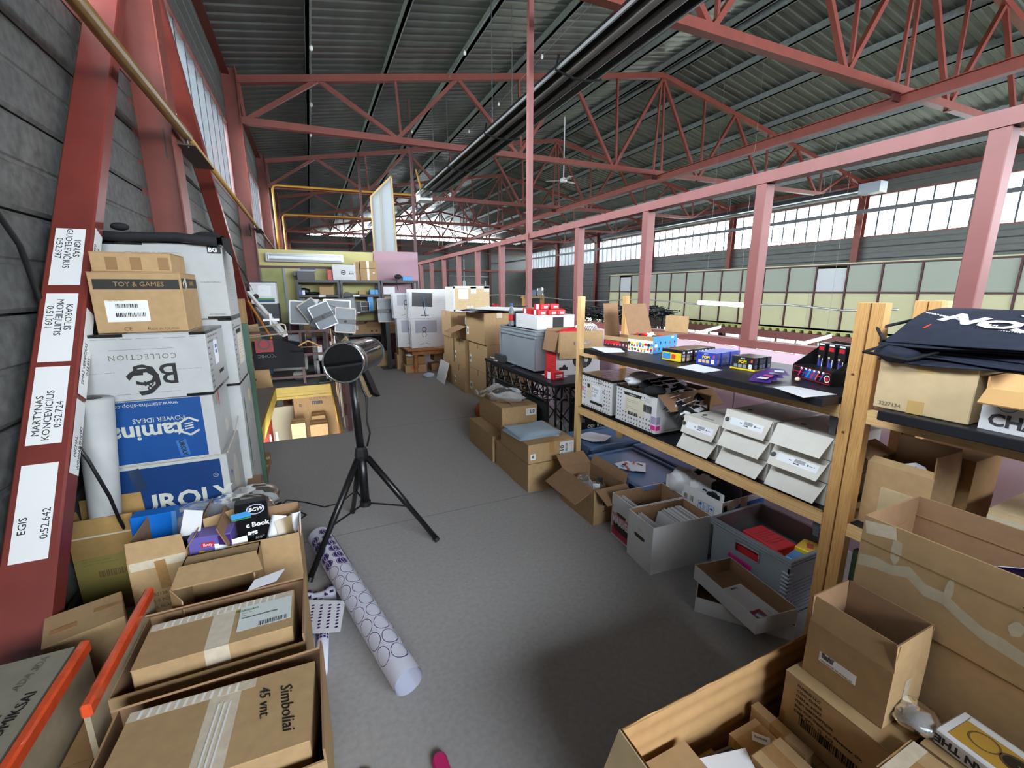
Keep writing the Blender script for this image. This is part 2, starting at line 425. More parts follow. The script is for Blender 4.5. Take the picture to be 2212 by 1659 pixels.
# ---- left wall: horizontal sheet trays with recessed joints
wl = struct(MB().box(XL-.25, Y0, LOW, XL-.06, Y1, 3.33).box(XL-.25, Y0, 4.8, XL-.06, Y1, ZE+.1).obj('wall_left', TRAY))
ph = .46
def tray(x, y0, y1, z0, z1, sgn=1):
    b = MB(); e = .012*sgn; g = .006
    prof = [(0, z0+g), (e, z0+g+.02), (e, z0+(z1-z0)*.46), (e*.4, z0+(z1-z0)*.48), (e*.4, z0+(z1-z0)*.52), (e, z0+(z1-z0)*.54), (e, z1-g-.02), (0, z1-g)]
    vs = [(x+p, y0, z) for p, z in prof]+[(x+p, y1, z) for p, z in prof]; n = len(prof)
    fs = [((i, i+1, n+i+1, n+i) if sgn < 0 else (i, n+i, n+i+1, i+1)) for i in range(n-1)]
    b.add([(v[0]-.0, v[1], v[2]) for v in vs], fs); b.box(min(x, x-.05*sgn), y0, z0+g, max(x, x-.05*sgn), y1, z1-g); return b
bays = [Y0]+TY[1:]+[Y1] if TY[0] < Y0+1 else [Y0]+TY+[Y1]
ys = [y for y in [Y0]+TY+[Y1]]
ys = sorted(set(round(y, 3) for y in ys))
for a, c in zip(ys[:-1], ys[1:]):
    if c-a < .3: continue
    zz = -.8
    while zz < 3.2:
        tray(XL, a, c, zz, zz+ph).obj('wall_panel', TRAY, wl); zz += ph
    tray(XL, a, c, 4.8, 5.35).obj('wall_panel', TRAY, wl); tray(XL, a, c, 5.35, 5.86).obj('wall_panel', TRAY, wl)
MB().box(XL-.06, Y0, LOW, XL, Y1, -.8).obj('wall_base', TRAY, wl)
# ---- right wall
wr = struct(MB().box(XR+.06, Y0, -.3, XR+.25, Y1, 3.68).box(XR+.06, Y0, 5.2, XR+.25, Y1, ZE+.1).box(XR+.06, Y0, LOW, XR+.25, Y1, -1.95).obj('wall_right', TRAYR))
for a, c in zip(ys[:-1], ys[1:]):
    if c-a < .3: continue
    zz = -.3
    for i in range(9):
        tray(XR, a, c, zz, zz+.442, -1).obj('wall_panel', TRAYR, wr); zz += .442
    tray(XR, a, c, 5.2, 5.85, -1).obj('wall_panel', TRAYR, wr)
# ---- end gable with raised window band
we = struct(MB().box(XL-.2, Y1, LOW, XR+.2, Y1+.15, 6.08).obj('wall_end', TRAYR))
zz = -2.4
while zz < 6.0:
    b = MB(); b.box(XL, Y1-.03, zz+.012, XR, Y1, min(zz+.44, 6.07)-.012); b.box(XL, Y1-.045, zz+.2, XR, Y1-.03, zz+.24); b.obj('wall_panel', TRAYR, we); zz += .44
MB().poly([(XL, Y1+.01, 6.07), (.7, Y1+.01, 6.07), (XL, Y1+.01, ZE+.1)], .1, (0, 1, 0)).obj('gable_piece', TRAYR, we)
# ---- wall behind the camera: lower cladding, unseen glazing added to light the foreground
wb = struct(MB().box(XL-.2, Y0-.2, LOW, XR+.2, Y0, 3.0).box(XL-.2, Y0-.2, 5.4, XR+.2, Y0, 7.9).obj('wall_back', TRAYR))

# ---- window strips: every channel glass pane is a piece
def strip(name, x, z0, z1, n_per=11, d=1):
    fr = struct(MB().box(x-.05, Y0, z0-.05, x+.05, Y1, z0).box(x-.05, Y0, z1, x+.05, Y1, z1+.05).obj(name, RED2))
    pw = 6.02/n_per; y = Y0; me = None; mm = MB()
    proto = MB().box(-.012, .006, z0, .012, pw-.006, z1).mesh('pane', PANE)
    while y < Y1-.1:
        o = bpy.data.objects.new('pane', proto); COL.objects.link(o); o.location = (x, y, 0); o.parent = fr
        m_ = bpy.data.objects.new('mullion', strip.mul) if strip.mul else MB().box(-.02, -.025, 0, .02, .025, 1).obj('mullion', mat('grey mullion', '#4d555c', .5), fr)
        if strip.mul: COL.objects.link(m_); m_.parent = fr
        else: strip.mul = m_.data
        m_.location = (x, y, z0); m_.scale = (1, 1, z1-z0)
        y += pw
strip.mul = None
strip('window_1', XL-.03, 3.33, 4.8); strip('window_2', XR+.03, 3.68, 5.2)
w3 = struct(MB().box(.7, Y1+.02, 6.03, 18.9, Y1+.1, 6.08).obj('window_3', DKRED)); x = .8
while x < 18.7:
    z1 = min(roofz(x), roofz(x+.5))-.06
    if z1 > 6.12:
        MB().box(x+.006, Y1+.05, 6.08, x+.494, Y1+.07, z1).obj('pane', PANE, w3)
        MB().box(x-.03, Y1+.04, 6.08, x+.03, Y1+.08, z1).obj('mullion', MATS['grey mullion'], w3)
    x += .5
w4 = struct(MB().box(XL, Y0-.1, 3.0, XR, Y0-.02, 3.06).obj('added_window', DKRED)); x = XL  # out of view, added and sized for the light it lets in
while x < XR-.1:
    MB().box(x+.01, Y0-.08, 3.06, x+1.08, Y0-.06, 5.4).obj('pane', PANE, w4); x += 1.09
# low windows of the right wall with curtains and bars (seen below the office block)
w5 = struct(MB().box(XR, Y0, -.36, XR+.08, Y1, -.3).box(XR, Y0, -1.95, XR+.08, Y1, -1.9).obj('window_5', DKRED)); y = 2.0; k = 0
while y < 27:
    MB().box(XR+.05, y+.02, -1.9, XR+.06, y+.98, -.36).obj('pane', DGLASS, w5)
    MB().box(XR+.0, y-.05, -1.9, XR+.06, y+.05, -.36).obj('window_frame', WHITE if k % 4 else mat('brown curtain', '#6b5a3c', .8), w5)
    b = MB()
    for i in range(1, 4): b.box(XR-.02, y+i*.25-.006, -1.9, XR-.01, y+i*.25+.006, -.36)
    for i in range(1, 5): b.box(XR-.02, y, -1.9+i*.31-.006, XR-.01, y+1, -1.9+i*.31+.006)
    b.obj('window_bars', BLKM, w5)
    if k % 3 != 1:
        b = MB(); n = 14
        b.grid(lambda u, v: V((XR-.08+.02*math.sin(u*n*PI)*(.3+.7*abs(v-.4)), y+.1+.8*u*(1-.35*math.exp(-((v-.35)/.12)**2))+.14*math.exp(-((v-.35)/.12)**2), -1.85+1.45*v)), 28, 10)
        b.obj('curtain', CURT, w5, smooth=True)
    y += 1.0; k += 1

# ---- roof deck: trapezoid ribs running down the slope
def deck(xa, xb, name, m_):
    za, zb = roofz(xa) if xa != XM else ZR, roofz(xb) if xb != XM else ZR
    b = MB(); vs = []; fs = []; y = Y0; k = 0; dh = .022; per = .25
    while y < Y1+.2:
        for yy, h in ((y, 0), (y+.1, 0), (y+.125, dh), (y+.225, dh)):
            vs += [(xa, yy, za+h), (xb, yy, zb+h)]
        y += per
    n = len(vs)//2
    for i in range(n-1): fs.append((2*i, 2*i+1, 2*i+3, 2*i+2))
    b.add(vs, fs); struct(b.obj(name, m_))
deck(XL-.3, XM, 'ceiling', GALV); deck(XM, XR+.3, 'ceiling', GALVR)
struct(MB().poly([(XL-.3, Y0-.3, ZE+.05), (XM, Y0-.3, ZR+.12), (XM, Y0-.3, ZR+.2), (XL-.3, Y0-.3, ZE+.2)], 49, (0, 1, 0)).poly([(XR+.3, Y0-.3, ZE+.05), (XM, Y0-.3, ZR+.12), (XM, Y0-.3, ZR+.2), (XR+.3, Y0-.3, ZE+.2)], 49, (0, 1, 0)).obj('ceiling', GALVR))
# purlins, one object each
for i, x in enumerate([.36+1.57*k for k in range(6)]+[9.6, 10.0]+[11.2+1.57*k for k in range(6)]):
    z = roofz(x)
    o = MB().box(-.03, Y0, -.17, .03, Y1-.05, -.0).box(-.03, Y0, -.17, .05, Y1, -.155).obj('purlin', PURL, None, loc=(x, 0, z))
    nm = ['first from the left wall', 'second from the left wall', 'third from the left wall', 'fourth from the left wall', 'fifth from the left wall', 'just left of the radiant heater strip', 'just left of the roof ridge', 'just right of the roof ridge', 'first beyond the ridge', 'second beyond the ridge', 'third beyond the ridge', 'fourth beyond the ridge', 'fifth beyond the ridge', 'nearest the right wall'][i]
    tag(o, 'galvanised roof purlin, '+nm, 'purlin', 'roof purlins')
for x, w_, nm in ((XL+.08, XL, 'left'), (XR-.08, XR, 'right')):
    tag(MB().ibeam((x, Y0, ZE-.02), (x, Y1, ZE-.02), .14, .2).obj('eaves_beam', RED), 'red eaves beam along the top of the %s wall' % nm, 'beam')

# ---- trusses and columns
def truss():
    r = thing('roof_truss', 'x', 'truss')
    zb = 4.95; xl, xr = -.93, 20.3
    def nd(x): return V((x, 0, roofz(x)-.26))
    MB().bar((xl, 0, roofz(xl)-.24), (XM, 0, ZR-.24), .13, .13).obj('top_chord', RED, r)
    MB().bar((XM, 0, ZR-.24), (xr, 0, roofz(xr)-.24), .13, .13).obj('top_chord', RED, r)
    MB().bar((xl, 0, zb-.03), (17.9, 0, zb+.12), .13, .13).obj('bottom_chord', RED, r)
    half = lambda s: (lambda x: x if s > 0 else 2*XM-x)
    T = [.55, 3.6, 6.75]; B = [-.85, 2.1, 5.15, 8.15]
    for s in (1, -1):
        f = half(s)
        for a, b_ in ((B[0], T[0]), (T[0], B[1]), (B[1], T[1]), (T[1], B[2]), (B[2], T[2]), (T[2], B[3]), (B[3], XM)):
            pa = V((f(a), 0, zb)) if a in B else nd(f(a)); pb = V((f(b_), 0, zb+.05)) if b_ in B else (nd(f(b_)) if b_ != XM else V((XM, 0, ZR-.3)))
            if s < 0 and a == B[0]: continue
            MB().bar(pa, pb, .08, .08).obj('diagonal', RED, r)
        for x in B[1:]: MB().bar((f(x)+.12, 0, zb), (f(x)+.05, 0, roofz(f(x))-.28), .045, .06).obj('hanger', RED, r)
    for dx in (-.16, .16): MB().bar((XM+dx, 0, zb), (XM+dx*.3, 0, ZR-.3), .05, .05).obj('hanger', RED, r)
    MB().bar((17.9, 0, zb+.12), (20.3, 0, 5.65), .09, .09).obj('knee_brace', RED, r)
    MB().bar((19.1, 0, roofz(19.1)-.25), (20.3, 0, 5.1), .08, .08).obj('knee_brace', RED, r)
    MB().box(XM-.22, -.02, zb-.12, XM+.22, .02, zb+.14).obj('gusset_plate', DKRED, r)
    MB().bar((xl+.06, 0, zb), (xl+.02, 0, roofz(xl)-.26), .05, .06).obj('hanger', RED, r)
    return r
tr = truss()
names = ['behind the camera', 'crossing the upper right corner of the picture', 'whose left end is bolted to the second wall column', 'third in front of the camera', 'fourth in front of the camera', 'fifth in front of the camera', 'last but one before the gable', 'nearest the far gable window']
for k, y in enumerate(TY):
    t = tr if k == 0 else copy_tree(tr)
    t.location = (0, y, 0); t['label'] = 'red steel roof truss, '+names[k]; t['group'] = 'roof trusses'
colproto = None
cn = ['behind the camera', 'beside the nearest left windows, big in the picture', 'second one ahead, left of the yellow partition', 'third one ahead', 'fourth one ahead', 'fifth one ahead', 'last but one', 'in the far corner']
for side, x in (('left', XL+.135), ('right', XR-.135)):
    for k, y in enumerate(TY):
        z0 = LOW if side == 'right' else LOW
        if colproto is None:
            colproto = MB()
            for s in (-1, 1): colproto.box(s*.135-.01 if s > 0 else -.135, -.13, 0, s*.135 if s > 0 else -.125, .13, 8.74)
            colproto.box(-.135, -.006, 0, .135, .006, 8.74); colproto = colproto.mesh('steel_column', RED)
        o = bpy.data.objects.new('steel_column', colproto); COL.objects.link(o); o.location = (x, y, LOW); 
        tag(o, 'red steel I column on the %s wall, %s' % (side, cn[k]), 'column', 'wall columns')
# gable posts
for x, gn in ((3.5, 'leftmost'), (7.6, 'second from the left'), (11.9, 'second from the right'), (16.2, 'rightmost')):
    tag(MB().box(x-.12, Y1-.35, LOW, x+.12, Y1-.08, 6.0).obj('gable_post', DKRED), 'dark red post on the far gable wall, '+gn, 'column', 'gable posts')
tag(MB().box(XL, Y1-.5, 3.35, XR, Y1-.37, 3.5).box(XL, Y1-.45, 5.0, XR, Y1-.37, 5.08).obj('gable_rail', RED), 'red rails crossing the far gable wall', 'beam')
tag(MB().ibeam((XM, TY[0], 4.84), (XM, TY[-1], 4.84), .14, .2).obj('ridge_tie_beam', RED), 'long red tie beam linking the truss centres', 'beam')
# eaves beam seen over the right hall, crane like rails
tag(MB().bar((17.5, Y0, 4.2), (17.5, Y1, 4.2), .1, .12).obj('heater_rail', mat('dull grey steel', '#55595b', .5, .5)), 'thin grey pipe rail in front of the right windows', 'pipe')

# ---- wall braces
def brace(name, a, b_, lab):
    o = MB().bar(a, b_, .16, .11, up=V((1, 0, 0))); m_ = [RED]
    r = thing(name, lab, 'brace', a); 
    ob = MB(); d = V(b_)-V(a)
    ob.bar((0, 0, 0), d, .10, .17, up=V((1, 0, 0))); ob.obj('beam', mat('brace paint', '#713029', .38, noise=(5, .14)), r, bevel=.008); return r
B1a, B1b = V((-1.09, 1.80, 0)), V((-1.05, 4.72, 4.3))
br1 = brace('wall_brace', B1a, B1b, 'nearest red diagonal wall brace with handwritten notes stuck on it')
brace('wall_brace', V((-1.08, 10.7, 0)), V((-1.05, 5.2, 4.3)), 'red diagonal wall brace behind the carton stack, leaning away')
brace('wall_brace', V((-1.08, 5.15, 4.3)), V((-1.05, 7.0, 7.0)) if False else V((-1.05, 5.3, 5.8)), 'short red brace end at the top of the nearest column')
# notes on the brace
dr = (B1b-B1a).normalized(); nf = V((1, 0, 0)).cross(dr).normalized()
if nf.y > 0: nf = -nf
def note(py0, py1, fc, txt, lab, w=.12, flip=1):
    """a strip of paper between heights (m along z) on the front or the side face of the brace"""
    c0 = B1a+dr*((py0)/dr.z); c1 = B1a+dr*(py1/dr.z); ln = (c1-c0).length; c = (c0+c1)/2
    if fc == 'front': n = nf; x = V((1, 0, 0)); cc = c+n*.052; w = .115
    else: n = V((1, 0, 0)); x = dr.cross(n)*-1; cc = c+V((.087, 0, 0)); w = .075
    x = x.normalized(); y = dr
    if x.cross(y).dot(n) < 0: x = -x
    m = Matrix((x, y, n)).transposed().to_4x4(); m.translation = cc
    r = MB().box(-w/2, -ln/2, 0, w/2, ln/2, .0008).obj('paper_note', SHEET); r.matrix_world = m
    tag(r, 'handwritten paper strip on the '+lab, 'note')
    L_ = txt.split('\n')
    for i, t in enumerate(L_):
        me = textmesh(t, .036 if fc == 'front' else .027, align='CENTER'); me = me.copy(); me.materials.append(INK)
        o = bpy.data.objects.new('lettering', me); COL.objects.link(o); o.parent = r
        o.matrix_local = Matrix.Translation((flip*(w/2-.028-i*.034), ln*.14*flip, .0012)) @ Matrix.Rotation(-PI/2*flip, 4, 'Z')
note(1.60, 1.88, 'front', 'IGNAS\nGUDELEVIČIUS\n0:52.397', 'wide face of the red brace, topmost')
note(1.26, 1.56, 'front', 'KAROLIS\nMOTIEJUITIS\n0:51.091', 'wide face of the red brace, second from the top')
note(.94, 1.24, 'front', 'MARTYNAS\nKONCEVICIUS\n0:52.724', 'wide face of the red brace, third from the top', flip=-1)
note(.55, .87, 'front', 'EGIS\n\n0:52.642', 'wide face of the red brace, lowest', flip=-1)
note(1.58, 1.90, 'side', 'ROKAS\n0:53.061', 'narrow side of the red brace, topmost')
note(1.13, 1.50, 'side', 'SIMAS VERBICKAS\n0:52.855', 'narrow side of the red brace, middle one', flip=-1)
note(.83, 1.11, 'side', 'MICHAL\nWOJNAROWSKI', 'narrow side of the red brace, lowest', flip=-1)

# ---- ochre pipe along the left wall with its steel plates
gp = thing('gas_pipe', 'ochre painted pipe running along the left wall past the columns', 'pipe', (-.86, 0, 0))
MB().tube([(0, -2, 2.86), (0, 5.0, 2.93)], .042, 12).obj('pipe', BRASSP, gp, smooth=True)
MB().tube([(0, 5.0, 2.93), (0, 11, 2.87), (0, 17, 2.8)], .028, 12).obj('pipe', BRASSP, gp, smooth=True)
for y in (5.35, 11.1):
    b = MB().box(-.10, y-.42, 2.84, .06, y+.42, 2.85).box(-.16, y-.42, 2.72, -.15, y+.5, 2.95); b.obj('clamp_plate', mat('dark brown steel', '#3f302c', .5), gp)
    MB().tube([(0, y-.38, 2.83), (0, y-.38, 3.0)], .008, 6).obj('bolt', ZINC, gp)
for y, xe, lab in ((16.7, 4.2, 'thin yellow gas pipe climbing a column and running under the third truss'), (22.7, 3.6, 'thin yellow gas pipe climbing the fourth column')):
    tag(MB().tube([(-.80, y, 0), (-.80, y, 4.78), (-.76, y, 4.86), (-.68, y, 4.9), (xe, y, 4.96), (xe, y, 5.3)], .035, 8).obj('gas_pipe', YPIPE, smooth=True), lab, 'pipe')
tag(MB().tube([(-1.06, 1.6, 2.9), (-1.12, 2.2, 2.3), (-1.16, 2.75, 1.8), (-1.16, 2.9, 1.2), (-1.15, 2.95, .4)], .012, 8).obj('cable', CABLE, smooth=True), 'black cable hanging down the grey left wall', 'cable')

# ---- railing wall of the mezzanine
rl = thing('balustrade', 'red steel frame balustrade with pale pink boards along the mezzanine edge', 'railing', (3.0, 0, 0))
MB().box(-.05, -1.5, 2.325, .05, 14, 2.40).obj('top_rail', RED2, rl)
MB().box(-.05, -1.5, 1.175, .05, 14, 1.23).obj('middle_rail', RED2, rl)
for k in range(-1, 13):
    y = -.12+1.185*k
    if k != 5: MB().box(-.045, y-.04, .0, .045, y+.04, 2.325).obj('post', RED2, rl, bevel=.004)
    MB().box(-.09, y+.004, .01, -.05, y+1.18, 1.172).obj('board', PINK, rl)
tag(MB().box(2.93, 5.86, 1.24, 3.0, 5.93, 6.5).box(2.93, 5.86, 0, 3.0, 5.93, 1.1).obj('steel_pole', RED2), 'slim red pole rising from the railing to the roof', 'pole')
tag(MB().box(2.44, 11.14, -.1, 2.5, 11.2, 5.9).obj('steel_pole', DKRED), 'slim dark red pole at the end of the pink board', 'pole')
tag(MB().box(1.5, 13.5, -.1, 1.56, 13.56, 5.3).obj('steel_pole', DKRED), 'slim dark red pole rising behind the yellow partition', 'pole')

# ---- partition at the mezzanine end
pw = struct(MB().box(XL, 11.05, 0, 1.42, 11.1, 2.46).obj('wall_front', YEL))
YP = 10.98
MB().box(XL, YP, 2.13, 1.42, 11.05, 2.47).obj('board', YEL, pw)
xo0, xo1 = PY(571, 640, YP).x, PY(617, 640, YP).x
MB().box(xo0, YP, .9, xo1, 11.05, 2.08).obj('board', OLIVE, pw)
MB().box(xo1+.005, YP, .9, 1.42, 11.05, 2.08).obj('board', YEL, pw)
for a, c in ((XL, -.32), (-.31, .35), (.36, 1.42)): MB().box(a, YP, 0, c, 11.05, .88).obj('board', MAROON, pw)
MB().box(1.43, YP-.05, .0, 2.5, 11.05, 1.2).obj('board', MAROON, pw); MB().box(1.43, YP-.06, 1.0, 2.46, 11.06, 2.5).obj('board', PINKF, pw)
MB().box(XL, YP-.02, 2.08, 1.4, YP+.02, 2.13).obj('rail', DKRED, pw)
for x in (xo0-.03, xo1+.02): MB().box(x-.02, YP-.03, 0, x+.02, YP, 2.08).obj('batten', GREY, pw)
lp = thing('strip_light', 'white fluorescent strip light on the yellow partition', 'lamp', (-.02, YP-.05, 2.30))
MB().box(-.78, -.08, -.09, .78, .05, .09).obj('housing', WHITE, lp, bevel=.02)
MB().box(-.74, -.11, -.07, .74, -.08, .07).obj('cover', mat('milky cover', '#cfd6d8', .3), lp, bevel=.02)
for s in (-.04, .04): MB().tube([(-.7, -.115, s), (.7, -.115, s)], .014, 8).obj('tube', WHITE, lp, smooth=True)
wpn = thing('door_leaf', 'tall white door panel standing behind the partition', 'panel', (1.72, 11.3, 0))
a0 = PY(820, 470, 11.3); 
b = MB(); b.poly([(-.22, 0, 0), (.35, 0, 0), (.28, 0, 4.25), (-.22, 0, 3.75)], .04, (0, 1, 0)); b.obj('panel', mat('darkened white board', '#9ea5a8', .6), wpn)  # white darkened in colour because gable light overexposes the panel
MB().bar((-.22, -.02, 3.75), (.28, -.02, 4.25), .03, .04).bar((-.22, -.02, 0), (-.22, -.02, 3.75), .03, .03).bar((.28, -.02, 4.25), (.35, -.02, 0), .03, .03).bar((0, -.02, 0), (0, -.02, 3.97), .012, .012).obj('wooden_edge', mat('edge wood', '#b59a6a', .6), wpn)

# ---- radiant heater strip under the roof
hx, hz = 3.55, 4.5
ht = thing('radiant_heater', 'long black radiant tube heater hanging on chains below the roof', 'heater', (hx, 0, hz))
HB = mat('dark reflector', '#17181b', .3, .5)
b = MB(); b.poly([(-.30, 1.5, -.05), (-.17, 1.5, .13), (.17, 1.5, .13), (.30, 1.5, -.05), (.30, 1.5, -.04), (.175, 1.5, .142), (-.175, 1.5, .142), (-.30, 1.5, -.035)], 12.6, (0, 1, 0))
b.obj('reflector', HB, ht)
MB().box(-.325, 1.5, -.07, -.30, 14.1, -.03).box(.30, 1.5, -.07, .325, 14.1, -.03).obj('edge_strip', ALU, ht)
for x in (-.11, .11): MB().tube([(x, 1.5, -.04), (x, 14.2, -.04)], .052, 12).obj('tube', mat('heater tube', '#4a4642', .4, .5), ht, smooth=True)
for y in (3.2, 5.6, 8.2, 10.6, 13.0):
    b = MB(); b.tube([(-.32, y, .1), (-.36, y, -.08), (-.1, y, -.13), (.1, y, -.13), (.36, y, -.08), (.32, y, .1)], .016, 6); b.obj('bracket', BLKM, ht)
for y in (4.2, 8.2, 12.4):
    for x in (-.2, .2):
        b = MB(); b.tube([(x, y, .13+k*.05) for k in range(int((roofz(hx)-hz-.2)/.05))], [.006+.004*(k % 2) for k in range(int((roofz(hx)-hz-.2)/.05))], 5); b.obj('chain', ZINC, ht)
MB().box(-.2, 14.2, -.16, .2, 14.7, .12).obj('burner_box', WHITE, ht); MB().tube([(0, 14.7, .1), (0, 15, .5), (-.1, 15, .9)], .03, 8).obj('gas_hose', YPIPE, ht)
h2 = thing('radiant_heater', 'dark radiant heater tube high in front of the right hand windows', 'heater', (16.6, 9, 4.7))
MB().box(-.2, 0, 0, .2, 14, .12).obj('reflector', HB, h2); MB().tube([(0, 0, -.06), (0, 14, -.06)], .05, 8).obj('tube', ALU, h2)
MB().box(-.2, -.6, -.12, .2, 0, .2).obj('burner_box', GREY, h2)
for y in (1, 5, 9, 13): MB().tube([(0, y, .1), (0, y, roofz(16.6)-4.72)], .008, 5).obj('chain', ZINC, h2)
h3 = thing('radiant_heater', 'small far radiant heater hanging above the yellow partition', 'heater', (3.2, 22, 4.35))
MB().box(-.3, 0, 0, .3, 12, .1).obj('reflector', HB, h3)
for y in (1, 6, 11): MB().tube([(0, y, .1), (0, y, roofz(3.2)-4.37)], .008, 5).obj('chain', ZINC, h3)
# light strings along the roof: thin cable with small clips
for (a, c, lab) in (((3.49, 1, 6.5), (3.3, 16, 6.45), 'thin cable with pale lamp holders sagging under the third purlin'), ((.42, 1, 5.98), (.42, 16, 5.98), 'thin cable with pale lamp holders along the first purlin'), ((5.2, 1, 6.8), (5.2, 16, 6.7), 'thin cable with pale lamp holders along the fourth purlin')):
    r = thing('lamp_cable', lab, 'cable', a); v = V(c)-V(a); n = 12
    MB().tube([v*(i/n)-V((0, 0, .1*math.sin(PI*2*i/n)**2)) for i in range(n+1)], .006, 5).obj('cable', GREY, r)
    for i in range(1, n, 2): MB().lathe([(0, -.07), (.03, -.05), (.03, 0), (.015, .03)], v*(i/n)-V((0, 0, .1*math.sin(PI*2*i/n)**2)), 8).obj('lamp_holder', WHITE, r)
fan_pts = [(8.9, 14.9, 5.6), (8.4, 27, 4.9)]
for i, p in enumerate(fan_pts):
    f_ = thing('ceiling_fan', 'white ceiling fan hanging from the roof, '+('nearer one' if i == 0 else 'farther one'), 'fan', p)
    MB().tube([(0, 0, 0), (0, 0, roofz(p[0])-p[2])], .02, 8).obj('rod', WHITE, f_); MB().lathe([(.0, -.12), (.12, -.1), (.14, 0), (.05, .06), (0, .07)], (0, 0, 0), 14).obj('motor', WHITE, f_)
    for k in range(3):
        a = k*2*PI/3+.4; MB().poly([(math.cos(a)*.1-math.sin(a)*.04, math.sin(a)*.1+math.cos(a)*.04, -.05), (math.cos(a)*.1+math.sin(a)*.04, math.sin(a)*.1-math.cos(a)*.04, -.05), (math.cos(a)*.65+math.sin(a)*.07, math.sin(a)*.65-math.cos(a)*.07, -.04), (math.cos(a)*.65-math.sin(a)*.07, math.sin(a)*.65+math.cos(a)*.07, -.05)], .008, (0, 0, 1)).obj('blade', WHITE, f_)

# ---- office block across the hall
OX = 16.0; ob = thing('office_gallery', 'pale olive panelled office gallery with glass row on the far side of the hall', 'building', (OX, 0, 0))
ys_ = [2.9+.97*k for k in range(20)]
zt, zm, zb_ = 2.38, 1.49, .25
for i, y in enumerate(ys_):
    n_ = y+.97
    if i < 19:
        MB().box(.02, y+.03, zb_, .05, n_-.03, zm-.03).obj('panel', OFFY, ob)
        if i in (6, 17): MB().box(.02, y+.03, zm+.03, .05, n_-.03, zt-.1).obj('white_panel', mat('pale grey panel', '#b9bec0', .4), ob)
        else: MB().box(.02, y+.03, zm+.03, .03, n_-.03, zt-.03).obj('pane', OGLASS, ob)
    MB().box(-.02, y-.022, zb_, .02, y+.022, zt).obj('mullion', DKRED, ob)
for z in (zm, zt): MB().box(-.025, ys_[0], z-.022, .02, ys_[-1], z+.022).obj('rail', DKRED, ob)
b = MB(); y = ys_[0]; prof = []
while y < ys_[-1]:
    prof += [(y, 0), (y+.11, 0), (y+.15, -.1), (y+.26, -.1)]; y += .30
vs = [(-.12, p[0], .17+p[1]) for p in prof]+[(-.12, p[0], .27) for p in prof]; n = len(prof)
b.add(vs, [(i, n+i, n+i+1, i+1) for i in range(n-1)]); vs2 = [(.3, p[0], .17+p[1]) for p in prof]
b.add(vs[:n]+vs2, [(i, i+1, n+i+1, n+i) for i in range(n-1)]); b.obj('corrugated_edge', mat('olive corrugated sheet', '#aeb06c', .5), ob)
MB().box(-.12, ys_[0], .21, .1, ys_[-1], .27).obj('cover_strip', GREY, ob)
MB().box(-.05, ys_[0], -.22, .1, ys_[-1], .06).obj('edge_beam', RED2, ob)
MB().box(.1, ys_[0], -.1, 4.5, ys_[-1], .0).obj('floor_slab', CONC, ob); MB().box(0, ys_[0], zt, 4.5, ys_[-1], zt+.06).obj('roof_slab', mat('pale roof board', '#c3c49b', .6), ob)
MB().box(2.4, ys_[0], 0, 2.45, ys_[-1], zt).obj('inner_wall', mat('grey green wall', '#a5ad92', .6), ob)
MB().box(0, ys_[-1], 0, 4.5, ys_[-1]+.05, zt).obj('end_wall', OFFY, ob)
for y in (3.4, 9.4, 15.4, 21): MB().box(-.1, y, LOW, .1, y+.2, -.2).obj('post', RED2, ob)
yb = MB(); 
for y in (8, 11, 14): yb.box(1.0, y, 1.9, 2.3, y+2.0, 2.2)
tag(yb.obj('duct', mat('white duct', '#d8dcd8', .4), loc=(OX, 0, 0)), 'white ducts behind the office glass', 'duct')
tag(MB().box(OX+.8, 12.8, .02, OX+1.3, 13.3, 1.7).obj('cabinet', DGREY), 'dark grey cabinet behind the office glass', 'cabinet')
tag(MB().box(OX+1, 19.6, .02, OX+1.5, 20.0, 2.0).obj('shelf_board', mat('ochre board', '#a8823f', .6)), 'ochre board standing behind the far office panes', 'board')
# small light gallery wire and hall tube lamps
def tubelamp(a, b_, lab, up_=1.8):
    c = (V(a)+V(b_))/2; r = thing('tube_lamp', lab, 'lamp', c, group='hall tube lamps'); a = V(a)-c; b_ = V(b_)-c
    MB().tube([a, b_], .03, 10).obj('tube', TUBE, r, smooth=True)
    d = (b_-a).normalized(); MB().bar(a+V((0, 0, .05)), b_+V((0, 0, .05)), .06, .03).obj('housing', WHITE, r)
    for e in (a*.7, b_*.7):
        if c.z > -.6: MB().tube([e+V((0, 0, .05)), V((e.x, e.y, roofz(c.x)-c.z-.02))], .002, 4).obj('hanging_wire', ZINC, r)
tubelamp(PX(1508, 655, 8), PX(1612, 661, 8), 'lit tube lamp hanging before the olive panels, highest of three')
tubelamp(PX(1722, 746, 12), PX(1795, 727, 12), 'lit tube lamp left of the double wooden post, below the gallery')
tubelamp(PX(1497, 722, 12), PX(1556, 707, 12), 'lit tube lamp below the gallery behind the open display cartons')
wa, wb_ = PX(1000, 637, 8), PX(1850, 668, 8)
tag(MB().tube([PX(1040+60*i, 638+1.1*i*2-4*math.sin(i*1.3), 8) for i in range(16)], .016, 6).obj('cable_duct', ALU, smooth=True), 'thin silver flexible duct strung across the hall above the netting', 'cable')

